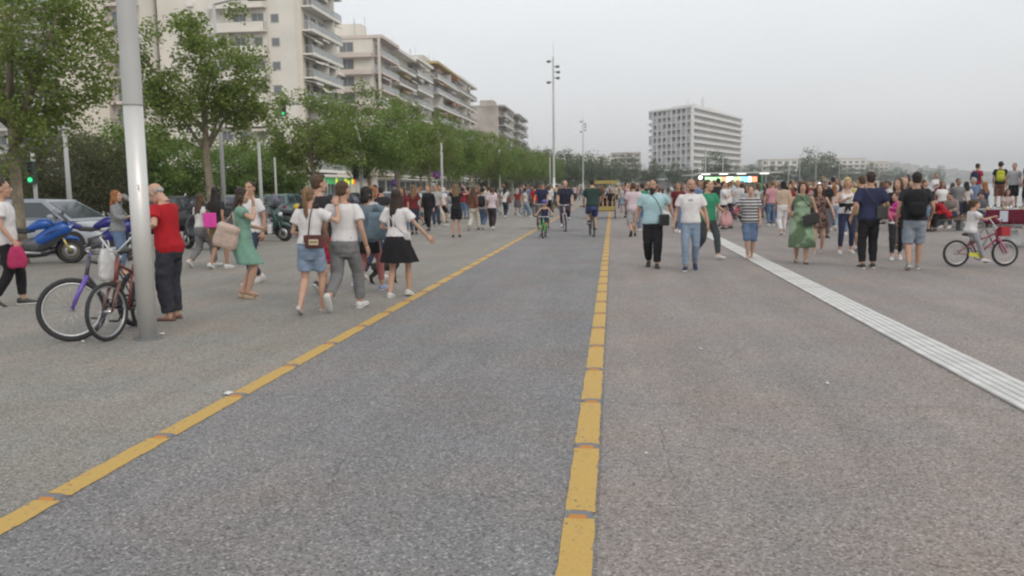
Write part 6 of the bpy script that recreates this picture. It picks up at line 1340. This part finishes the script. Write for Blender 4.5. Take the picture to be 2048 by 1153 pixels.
far('person in pink t-shirt past the embracing couple', -7.6, 30.6, 170, 1.65, 'f', STEP_L, T(cloth((.45, .10, .14))), ('jeans', Den, .95, .016), SNW, 'bun', 'dark')
hb_ = MB(); hb_.ell((0, 0, .12), (.125, .15, .13), 16, 12); ho_ = hb_.build('crash_helmet', mat('helmet_yellow', (.62, .42, .03), .35), None, (-10.62, 27.55, .92), R(60)); hv_ = MB(); hv_.ell((0, .045, .13), (.105, .115, .05), 14, 8); hv_.build('visor', M_carg, ho_); tag(ho_, 'yellow crash helmet lying on the seat of a black maxi scooter', 'helmet')
far('man in pale pink t-shirt and grey shorts walking away', .66, 27.4, 3, 1.76, 'm', WALK_R, T(PkT, .84, .65, .03), ('shorts', cloth((.36, .36, .37)), .58, .04), SNK, 'short', 'brown', g=1.08)
far('person in green hoodie beyond the bearded man', 1.05, 30.5, 20, 1.70, 'm', STAND, ('shirt', Grn, .86, 1.8, .03), ('jeans', Den, .95, .02), SNW, 'short', 'dark')
far('woman in white top beside the green hoodie', 1.7, 33.0, 160, 1.64, 'f', STEP_R, T(Wt), ('jeans', DenL, .95, .016), SNW, 'long', 'brown')
far('man in maroon t-shirt between the bearded man and the white polo', 2.25, 29.6, 165, 1.72, 'm', STEP_L, T(Mar), ('jeans', Den, .95, .018), SNW, 'short', 'black')
far('man in grey t-shirt and dark jeans with back turned near the kiosk', 5.15, 38.4, 30, 1.78, 'm', STAND, T(cloth((.40, .41, .44))), ('jeans', DenD, .95, .018), SNK, 'short', 'dark')
far('woman in jeans beside the grey t-shirt man near the kiosk', 5.75, 38.9, -40, 1.68, 'f', STAND, T(cloth((.50, .34, .30)), .92), ('jeans', Den, .95, .016), SNW, 'long', 'dark')
far('man in black t-shirt and trousers by the striped woman', 6.55, 36.3, 160, 1.76, 'm', WALK_L, T(Bk), ('trousers', Bk, .95, .02), SNK, 'short', 'dark')
far('woman with black bob, beige blouse and white trousers seen from behind', 5.40, 27.75, 5, 1.72, 'f', STEP_R, ('shirt', Bei, .98, 1.2, .03), ('trousers', Wt, .93, .016), ('flat', Whs, Whr), 'bob', 'black')
far('person in rose t-shirt just beyond the black bob', 6.1, 33.5, 10, 1.74, 'm', STAND, T(cloth((.55, .28, .32))), ('jeans', Den, .95, .018), SNW, 'short', 'light')
far('girl in grey striped top beyond the striped woman', 4.6, 29.8, 170, 1.58, 'f', STAND, T(cloth((.35, .36, .37))), ('jeans', DenL, .95, .016), SNW, 'long', 'brown')
p = far('man in black t-shirt and grey cap holding a bright phone', 6.25, 26.0, 175, 1.74, 'm', STAND, T(Bk), ('trousers', Gy2, .95, .02), SNK, 'short', 'dark', hat=('cap', cloth((.22, .22, .22))), hr=(.2, .25, 1.5)); phone(p, (.2, .32, 1.58), RZ(170), 'bright phone raised by the man in the grey cap')
far('man in white t-shirt behind the blond woman', 7.3, 27.2, 0, 1.74, 'm', STAND, T(Wt2), ('jeans', Den, .95, .018), SNW, 'short', 'brown')
far('girl in orange brown top between the blond woman and the navy t-shirt', 6.05, 21.6, 100, 1.50, 'f', STAND, T(cloth((.30, .12, .06))), ('shorts', cloth((.42, .34, .36)), .4, .03), SNW, 'long', 'brown')
far('bald person in rose shirt beyond the woman in black', 7.0, 21.5, 170, 1.72, 'm', STAND, T(cloth((.5, .32, .3))), ('trousers', Gy2, .95, .02), SNK, 'fringe', 'grey')
# ------------------------------------------------------------------ by the water: standing on the ledge, sitting along it
p = far('man in red t-shirt and jeans with dark backpack standing on the quay ledge', 15.12, 37.4, -60, 1.74, 'm', STAND, T(cloth((.33, .03, .06))), ('jeans', DenL, .95, .018), SNK, 'short', 'dark', z=.62, hl=(-.1, .3, 1.2)); backpack('dark backpack on the man in red on the quay ledge', p, Nv)
p = far('curly haired man in black t-shirt with lime backpack on the quay ledge', 15.2, 35.5, -20, 1.76, 'm', STAND, T(Bk), ('shorts', Brn, .6, .03), SNK, 'curly', 'black', z=.62); backpack('lime yellow backpack on the curly haired man', p, cloth((.45, .48, .05)), cloth((.5, .5, .06)))
far('man in grey and black t-shirt standing on the ledge near the picture edge', 15.1, 34.1, 150, 1.66, 'm', STAND, T(cloth((.36, .36, .37))), ('shorts', Bk, .55, .03), SNK, 'short', 'black', z=.62)
far('man in black shirt standing last on the ledge at the picture edge', 15.4, 33.6, 110, 1.80, 'm', STAND, T(Bk2), ('trousers', Bk, .95, .02), SNK, 'short', 'dark', z=.62)
far('woman in white blouse and black trousers standing before the water', 13.5, 37.4, 165, 1.70, 'f', STAND, ('shirt', Wt, .96, 1.2, .02), ('trousers', Bk, .95, .02), SNW, 'bun', 'dark', hr=(.05, .26, 1.2), hl=(-.05, .26, 1.2), z=.3)
far('woman in dark top with long hair beside the white blouse by the water', 12.6, 38.2, 120, 1.66, 'f', STAND, T(cloth((.12, .07, .08))), ('jeans', DenL, .95, .016), SNW, 'long', 'dark', z=.3)
SIT = dict(fr=(.12, .52, .085, 0), fl=(-.14, .46, .085, 0), hr=(.16, .42, .62), hl=(-.16, .42, .62))
def seated(label, x, y, rz, top, bottom, sh, hair, hc, sex='m', h=.40, lean=24, **k): return person(label, x, y, rz, 1.70, sex, SIT, top, bottom, sh, hair, hc, pel=h + .10, lean=lean, lod=1, group='people sitting by the water', knee=(0, 1, .8), **k)
def bench(x, y, L, label):
    root = empty('bench', (x, y, 0))
    for k in range(4): b = MB(); b.b2((-L / 2, -.24 + k * .125, .36), (L / 2, -.24 + k * .125 + .11, .40)); b.build('slat', mat('bench_wood', (.16, .11, .075), .8, var=.3, vs=4), root)
    for q in (-1, 1): b = MB(); b.b2((q * L * .36 - .04, -.2, 0), (q * L * .36 + .04, .22, .358)); b.build('leg', M_lampb, root)
    tag(root, label, 'bench', 'benches by the water')
bench(10.6, 29.55, 2.4, 'dark slatted bench under the people in pink and red jackets'); bench(12.4, 31.6, 2.2, 'dark slatted bench farther along under seated people')
seated('person hunched forward in a red jacket on the bench', 11.0, 29.45, 95, ('shirt', cloth((.36, .02, .03)), .86, 1.9, .035), ('trousers', Bk, .95, .03), SNK, 'bald', 'dark', lean=42, hpitch=20)
seated('person in a pink jacket sitting beside the red jacket', 10.2, 29.6, 150, ('shirt', cloth((.55, .14, .24)), .86, 1.9, .035), ('trousers', Bk, .95, .03), SNK, 'long', 'dark', 'f')
seated('person in checked shirt with crossed arms sitting near the table', 12.0, 31.5, 130, ('shirt', patterned('brown_check', (.22, .16, .14), (.36, .31, .29), 'check', 30), .86, 1.9, .03), ('jeans', DenD, .95, .02), SNW, 'short', 'dark')
seated('person in grey hoodie sitting behind the little cyclist', 12.9, 31.6, 160, ('shirt', cloth((.13, .13, .14)), .86, 1.9, .04), ('jeans', DenD, .95, .02), SNK, 'curly', 'dark')
for i, (x, y, rz, tm, hk, hcx, sx, lb) in enumerate([(14.4, 33.0, 170, cloth((.45, .36, .33)), 'long', 'dark', 'f', 'person in dusty pink top sitting on the ledge below the standing men'), (14.35, 35.0, 150, Wt2, 'short', 'dark', 'm', 'person in white t-shirt sitting on the ledge below the lime backpack'), (14.4, 39.5, 140, DenL, 'long', 'black', 'f', 'person in light blue shirt leaning back on the ledge'), (14.35, 41.5, 120, Bk2, 'short', 'black', 'm', 'person in black sitting on the ledge past the white blouse'), (14.4, 44.5, 160, Wt, 'bun', 'brown', 'f', 'person in white sitting farther along the ledge'), (14.4, 47.5, 130, Mar, 'short', 'dark', 'm', 'person in maroon sitting far along the ledge'), (14.4, 51, 150, Gy, 'long', 'brown', 'f', 'person in grey sitting far along the ledge'), (14.4, 56, 150, Nv, 'short', 'black', 'm', 'last person in navy sitting on the ledge'), (14.45, 31.2, 150, cloth((.35, .30, .28)), 'curly', 'dark', 'm', 'person in taupe sitting on the ledge near the picture edge'), (14.4, 36.2, 100, Bk, 'long', 'dark', 'f', 'person in black sitting between the red t-shirt and lime backpack'), (14.3, 38.2, 160, cloth((.5, .45, .42)), 'bob', 'brown', 'f', 'person in pale beige sitting right below the white blouse'), (14.35, 43.0, 110, DenL, 'short', 'dark', 'm', 'person in denim shirt sitting farther along the ledge')]):
    seated(lb, x, y, rz, ('tee', tm, .88, .7, .022), ('jeans', [Den, DenD, Bk, DenL][i % 4], .95, .02), SNW, hk, hcx, sx, h=.44, lean=8 + 7 * (i % 3))

# ------------------------------------------------------------------ far crowd: a dozen figures, each copy dressed on its own
CP = []
rr = random.Random(77)
_sk = mat('k_skin', SK[0], .5); kt, kb, kh = cloth((.5, .5, .5), 'k_top'), cloth((.1, .1, .1), 'k_bottom'), None
for i, (sx, po, tp, bt, hk, H_) in enumerate([('m', WALK_R, T(kt), ('trousers', kb, .95, .02), 'short', 1.77), ('m', STAND, T(kt), ('jeans', kb, .95, .016), 'crop', 1.80), ('f', WALK_L, T(kt, .95), ('jeans', kb, .95, .014), 'long', 1.66), ('f', STAND, T(kt, .95), ('shorts', kb, .40, .03), 'pony', 1.64), ('m', STEP_L, T(kt), ('shorts', kb, .56, .035), 'short', 1.74), ('f', STEP_R, T(kt, .98), ('skirt', kb, .52, .08), 'longb', 1.63), ('f', STAND, ('shirt', kt, .9, 1.8, .025), ('trousers', kb, .95, .02), 'bob', 1.68), ('m', STEP_R, ('shirt', kt, .86, 1.85, .025), ('trousers', kb, .95, .02), 'tall', 1.79)]):
    ex = {}
    if i == 1: ex = dict(hr=(.12, .3, 1.25))
    if i == 6: ex = dict(hr=(.1, .28, 1.3), hl=(-.12, .3, 1.1))
    me, nm = person('', 0, 0, 0, H_, sx, po, tp, bt, SNW, hk, 'dark', lod=2, single=True, skin=0, **ex)
    role = []
    for n_ in nm: role.append('skin' if n_.startswith(('skin', 'lips')) else 'top' if n_.startswith('k_top') else 'bottom' if n_.startswith('k_bottom') else 'hair' if n_.startswith('hair') else 'shoe' if n_.startswith('white') else None)
    CP.append((me, role, {'m': 0, 'f': 1}[sx], H_))
TOPS = [('white', Wt), ('white', Wt2), ('white', Wt), ('black', Bk), ('black', Bk2), ('navy', Nv), ('grey', Gy), ('pale grey', cloth((.40, .41, .42))), ('dark red', cloth((.24, .03, .035))), ('maroon', Mar), ('pink', cloth((.5, .3, .33))), ('beige', Bei), ('cream', Crm), ('blue', cloth((.16, .22, .36))), ('light blue', LtB), ('dark green', DkG), ('brown', Brn), ('charcoal', cloth((.06, .06, .065))), ('white', Wt2), ('dusty rose', cloth((.36, .22, .22)))]
BOTS = [('blue jeans', Den), ('light jeans', DenL), ('dark jeans', DenD), ('black', Bk), ('black', Bk2), ('grey', Gy2), ('khaki', Kh), ('white', Crm)]
BK = ['trousers', 'trousers', 'trousers', 'shorts', 'shorts', 'skirt', 'trousers', 'trousers']
HKS = ['black', 'dark', 'dark', 'brown', 'brown', 'light', 'blond', 'grey', 'ginger']
def crowd(x, y, rz, where, group, ci=None):
    i = rr.randrange(len(CP)) if ci is None else ci; me, role, sx, H_ = CP[i]; tn, tm = rr.choice(TOPS); bn, bm_ = rr.choice(BOTS); hm_ = hairm(rr.choice(HKS)); sm_ = skin_mats(rr.randrange(4), hm_)[0]; so = rr.choice([(Whs, Whr), (Bks, Whr), (Bks, Bkr)])
    o = bpy.data.objects.new('person', me); col.objects.link(o); o.location = (x, y, 0); o.rotation_euler = (0, 0, R(rz)); k = rr.uniform(.95, 1.05); o.scale = (k * rr.uniform(.95, 1.1), k, k); si = 0
    for slot, rl in zip(o.material_slots, role):
        m_ = {'skin': sm_, 'top': tm, 'bottom': bm_, 'hair': hm_}.get(rl)
        if rl == 'shoe': m_ = so[si % 2]; si += 1
        if m_: slot.link = 'OBJECT'; slot.material = m_
    bt = bn if 'jeans' in bn and BK[i] == 'trousers' else '%s %s' % (bn.replace(' jeans', ' denim') if 'jeans' in bn else bn, BK[i])
    tag(o, 'person in %s top and %s %s' % (tn, bt, where), 'person', group)
def ok(x, y, L, d):
    for a, b_ in L:
        if (a - x) ** 2 + ((b_ - y) * .6) ** 2 < d * d: return False
    return True
put_ = []
def scatter(n, x0, x1, y0, y1, where, group, d=.62, pw=1.5):
    c = 0; t = 0
    while c < n and t < n * 30:
        t += 1; y = y0 + (y1 - y0) * rr.random() ** pw; x = rr.uniform(x0, x1)
        if not ok(x, y, put_, d): continue
        put_.append((x, y)); crowd(x, y, rr.choice((0, 0, 180, 180, 180, 90, -90)) + rr.uniform(-35, 35), where, group); c += 1
scatter(34, -9.8, -3.3, 48, 80, 'in the crowd before the plane trees', 'far crowd before the plane trees')
scatter(34, -10.5, -3.3, 80, 150, 'small under the far plane trees', 'far crowd under the far plane trees', pw=1.0)
scatter(9, -2.7, -.5, 58, 120, 'on the cycle path behind the riders', 'far crowd on the cycle path')
scatter(30, .3, 3.6, 44, 90, 'in the crowd left of the kiosk', 'far crowd left of the kiosk')
scatter(26, 4.2, 9.2, 39.5, 43.6, 'crowding around the snack kiosk', 'crowd around the kiosk', d=.55, pw=1.0)
scatter(34, 8.6, 13.6, 38, 62, 'between the kiosk and the water', 'far crowd between kiosk and water')
scatter(44, 1, 14, 62, 120, 'small beyond the snack kiosk', 'far crowd beyond the kiosk', pw=1.0)
scatter(30, -10, 14, 120, 200, 'tiny at the promenade end', 'tiny far crowd', pw=1.0)
scatter(13, 10.4, 13.7, 32, 38.5, 'near the benches by the water', 'loose crowd near the benches', d=.7)
scatter(16, 6.8, 10.5, 29, 38, 'behind the blond woman', 'loose crowd behind the blond woman', d=.8)
scatter(7, 2.6, 5.0, 31, 36, 'behind the white polo', 'loose crowd behind the white polo', d=.8)
scatter(9, -9.5, -6.8, 35, 47, 'near the scooters behind the black-clad boy', 'loose crowd near the scooters', d=.8)

# ================================================================== KIOSK, CART, VENDOR TABLE, LITTER
K = empty('snack_kiosk', (6.15, 45.2, 0)); M_kw = mat('kiosk_white', (.55, .56, .55), .5); M_kr = mat('kiosk_red', (.36, .04, .05), .5)
M_led = mat('led_panel', (1, 1, .96), .4, emit=2.2); M_lg = mat('lit_green', (.5, 1, .5), .4, emit=1.3); M_lr = mat('lit_red', (1, .38, .2), .4, emit=1.3); M_ly = mat('lit_yellow', (1, .85, .25), .4, emit=1.6); M_lc = mat('lit_cyan', (.25, .75, 1), .4, emit=1.6)
b = MB(); b.b2((-1.4, 0, .1), (1.6, 1.6, .95)); b.build('counter', M_kr, K); b = MB(); b.b2((-1.5, -.2, .95), (1.7, 1.6, 1.0)); b.build('counter_top', M_kw, K)
b = MB(); b.b2((-1.4, 1.5, 1.001), (1.6, 1.6, 2.2)); b.build('back_wall', M_kw, K)
for x in (-1.38, 1.55): b = MB(); b.b2((x - .04, -.02, 1.001), (x + .04, .06, 2.2)); b.build('post', mat('kiosk_green_post', (.12, .4, .16), .5), K)
b = MB(); b.b2((-1.75, -.7, 2.2), (2.45, 1.7, 2.27)); b.build('canopy', M_kw, K); b = MB(); b.b2((-2.45, -.5, 2.13), (-1.76, 1.4, 2.17)); b.build('side_flap', M_kw, K)
for x in (-1.35, -.45, .45, 1.6): b = MB(); b.b2((x - .2, -.6, 2.165), (x + .2, -.2, 2.198)); b.build('led_light', M_led, K)
b = MB(); b.b2((-1.42, -.06, 1.72), (1.5, -.02, 2.08)); b.build('sign_board', M_blk, K)
for x0, x1, m_ in ((-1.35, -.72, M_lg), (-.7, -.52, M_lg), (-.5, -.28, M_lr), (-.26, .1, M_led), (.12, .3, M_lg), (.32, .44, M_ly), (.46, .82, M_lc), (.84, 1.0, M_led), (1.02, 1.3, M_lr)):
    b = MB(); b.b2((x0, -.075, 1.76), (x1, -.062, 2.04)); b.build('lit_panel', m_, K)
b = MB(); b.ell((-1.62, -.4, 2.02), .10, 12, 8); b.build('bulb', M_led, K)
for q in (-1, 1): b = MB(); b.lathe([(.0, -.05), (.3, -.05), (.3, .05), (.0, .05)], (q * .9, .1, .3), 18, axis='y'); b.build('wheel', M_tyre, K)
tag(K, 'lit snack kiosk with white canopy and glowing coloured sign', 'kiosk')
Cq = empty('pedal_cart', (-.36, 43.7, 0), R(0)); M_cy = mat('cart_yellow', (.38, .29, .09), .5)
for x, y, r_ in ((-.5, -.75, .26), (.5, -.75, .26), (-.5, .85, .26), (.5, .85, .26)): wheel(Cq, (x, y, r_), r_, .026, 10)
b = MB(); b.b2((-.56, -.95, 1.86), (.56, 1.0, 1.90)); b.b2((-.60, -1.0, 1.76), (.60, -.955, 1.92)); b.b2((-.60, 1.0, 1.76), (.60, 1.04, 1.92)); b.build('canopy', M_cy, Cq)
b = MB()
for x in (-.5, .5):
    for y in (-.8, .85): b.tube([(x, y, .35), (x, y, 1.86)], .022, 8)
    b.tube([(x, -.8, .4), (x, .85, .4)], .025, 8); b.tube([(x, -.8, .75), (x, .85, .75)], .02, 8)
for y in (-.8, .0, .85): b.tube([(-.5, y, .4), (.5, y, .4)], .025, 8)
b.build('frame', M_cy, Cq); b = MB(); b.b2((-.48, -.1, .62), (.48, .35, .70)); b.b2((-.48, .3, .701), (.48, .38, 1.05)); b.build('seat', M_seatv, Cq)
b = MB(); b.b2((-.5, -.86, .42), (.5, -.82, .62)); b.build('front_panel', M_cy, Cq); tag(Cq, 'four-wheeled pedal cart with flat yellow canopy on the cycle path', 'cart')
for x, m_, h_, lb in ((-.24, cloth((.30, .22, .12)), 'long', 'passenger in tan top inside the yellow cart'), (.24, Bk, 'short', 'passenger in black with white hat inside the yellow cart')):
    person(lb, -.36 + x, 43.80, 178, 1.68, 'f' if x < 0 else 'm', SIT, ('tee', m_, .88, .6, .02), ('shorts', Gy2, .5, .03), SNW, h_, 'dark', pel=.78, lod=1, group='riders in the yellow cart', fr=(.12, .5, .5, 0), fl=(-.12, .5, .45, 0), hr=(.15, .45, 1.0), hl=(-.15, .45, 1.0), hat=('cap', Wt) if x > 0 else None)
VT = empty('vendor_table', (9.95, 21.75, 0), R(-6)); M_cl = cloth((.13, .018, .035)); M_top = mat('table_glass_top', (.35, .36, .37), .25)
b = MB(); b.b2((-1.0, -.4, .90), (1.0, .4, .935)); b.build('table_top', M_top, VT)
b = MB(); n = 40; b.loft([[V3((-1.01 + 2.02 * i / n, -.412 - .012 * math.sin(i * 1.9) * (z_ < .8), z_)) for i in range(n + 1)] + [V3((1.01 - 2.02 * i / n, -.405, z_)) for i in range(n + 1)] for z_ in (.58, .7, .9, .932)], 0); b.build('cloth_front', M_cl, VT)
for x0, m_ in ((-.62, mat('pale_notice', (.5, .52, .6), .7)), (.55, mat('white_notice', (.6, .6, .6), .7)), (.32, mat('dark_notice', (.04, .04, .05), .7))): b = MB(); b.b2((x0 - .09, -.437, .64), (x0 + .09, -.430, .90)); b.build('notice', m_, VT)
for x in (-.8, .8): b = MB(); b.tube([(x - .25, -.35, 0), (x + .2, -.35, .9)], .02, 6); b.tube([(x + .25, -.35, 0), (x - .2, -.35, .9)], .02, 6); b.tube([(x - .25, .35, 0), (x + .2, .35, .9)], .02, 6); b.tube([(x + .25, .35, 0), (x - .2, .35, .9)], .02, 6); b.tube([(x - .14, -.35, .22), (x - .14, .35, .22)], .018, 6); b.build('trestle', M_metal, VT)
tag(VT, 'vendor table with dark red cloth front standing near the water', 'table')
for i in range(16):
    b = MB(); b.b2((-.045, -.03, 0), (.045, .03, .02)); b.ell((0, 0, .035), (.03, .02, .02), 8, 6); o = b.build('trinket', mat('trinket_silver', (.75, .75, .76), .12, .9) if i % 3 else mat('trinket_gold', (.7, .55, .3), .15, .9)); o.matrix_world = Matrix.Translation((9.95, 21.75, .9362)) @ RZ(-6) @ Matrix.Translation((-.92 + .122 * i, -.22 + .16 * (i % 3), 0)) @ RZ(i * 40)
    tag(o, 'small shiny trinket laid out on the dark red vendor table', 'trinket', 'trinkets on the vendor table')
o = sack('crumpled white plastic bag under the vendor table', Matrix.Translation((9.75, 21.9, .40)), .34, .28, .38, mat('white_plastic', (.6, .6, .6), .4), seed=31, vox=.02)
for i, (x, y, s_) in enumerate(((-2.98, 6.12, .05), (-5.0, 8.75, .035), (-5.62, 8.25, .03), (6.55, 20.2, .10), (.85, 8.2, .02), (1.7, 6.8, .018), (.2, 4.9, .012))):
    b = MB(); pts = [V3((s_ * math.cos(a) * rr.uniform(.6, 1.1), s_ * .7 * math.sin(a) * rr.uniform(.6, 1.1), .006 + rr.uniform(0, .3) * s_)) for a in [2 * math.pi * k / 9 for k in range(9)]]
    b.add(pts + [V3((0, 0, s_ * .35 + .01))] + [V3((p.x, p.y, p.z - .004)) for p in pts], [(k, (k + 1) % 9, 9) for k in range(9)] + [tuple(range(18, 9, -1))]); o = b.build('paper_scrap', mat('white_paper', (.66, .66, .65), .8), None, (x, y, .004 if x > -.1 else .010))
    tag(o, ['crumpled white paper scrap lying beside the yellow line', 'tiny white scrap on the ground right of the thick mast', 'tiny scrap on the ground left of the mast foot', 'white paper scrap on the ground before the vendor table', 'tiny pale scrap on the open paving past the middle line', 'tiny pale scrap farther from the middle line', 'tiny pale fleck close to the middle line'][i], 'litter', 'scraps of litter')

# ================================================================== HAZE
bpy.data.scenes.remove(WS)
HAZE = 0.0004
hb = MB(); hb.b2((-3000, -100, -4.2), (5000, 4050, 105)); hz_o = hb.build('haze', [])
hz_o.data.materials.clear()
hm_ = bpy.data.materials.new('haze_air'); hm_.use_nodes = True; hm_.node_tree.nodes.clear()
ho = hm_.node_tree.nodes.new('ShaderNodeOutputMaterial'); hv = hm_.node_tree.nodes.new('ShaderNodeVolumePrincipled')
hv.inputs['Color'].default_value = (.96, .965, .98, 1); hv.inputs['Density'].default_value = HAZE; hv.inputs['Anisotropy'].default_value = .2
hm_.node_tree.links.new(hv.outputs[0], ho.inputs['Volume']); hz_o.data.materials.append(hm_)
tag(hz_o, 'thin evening haze filling the air over the bay', 'haze', kind='stuff')
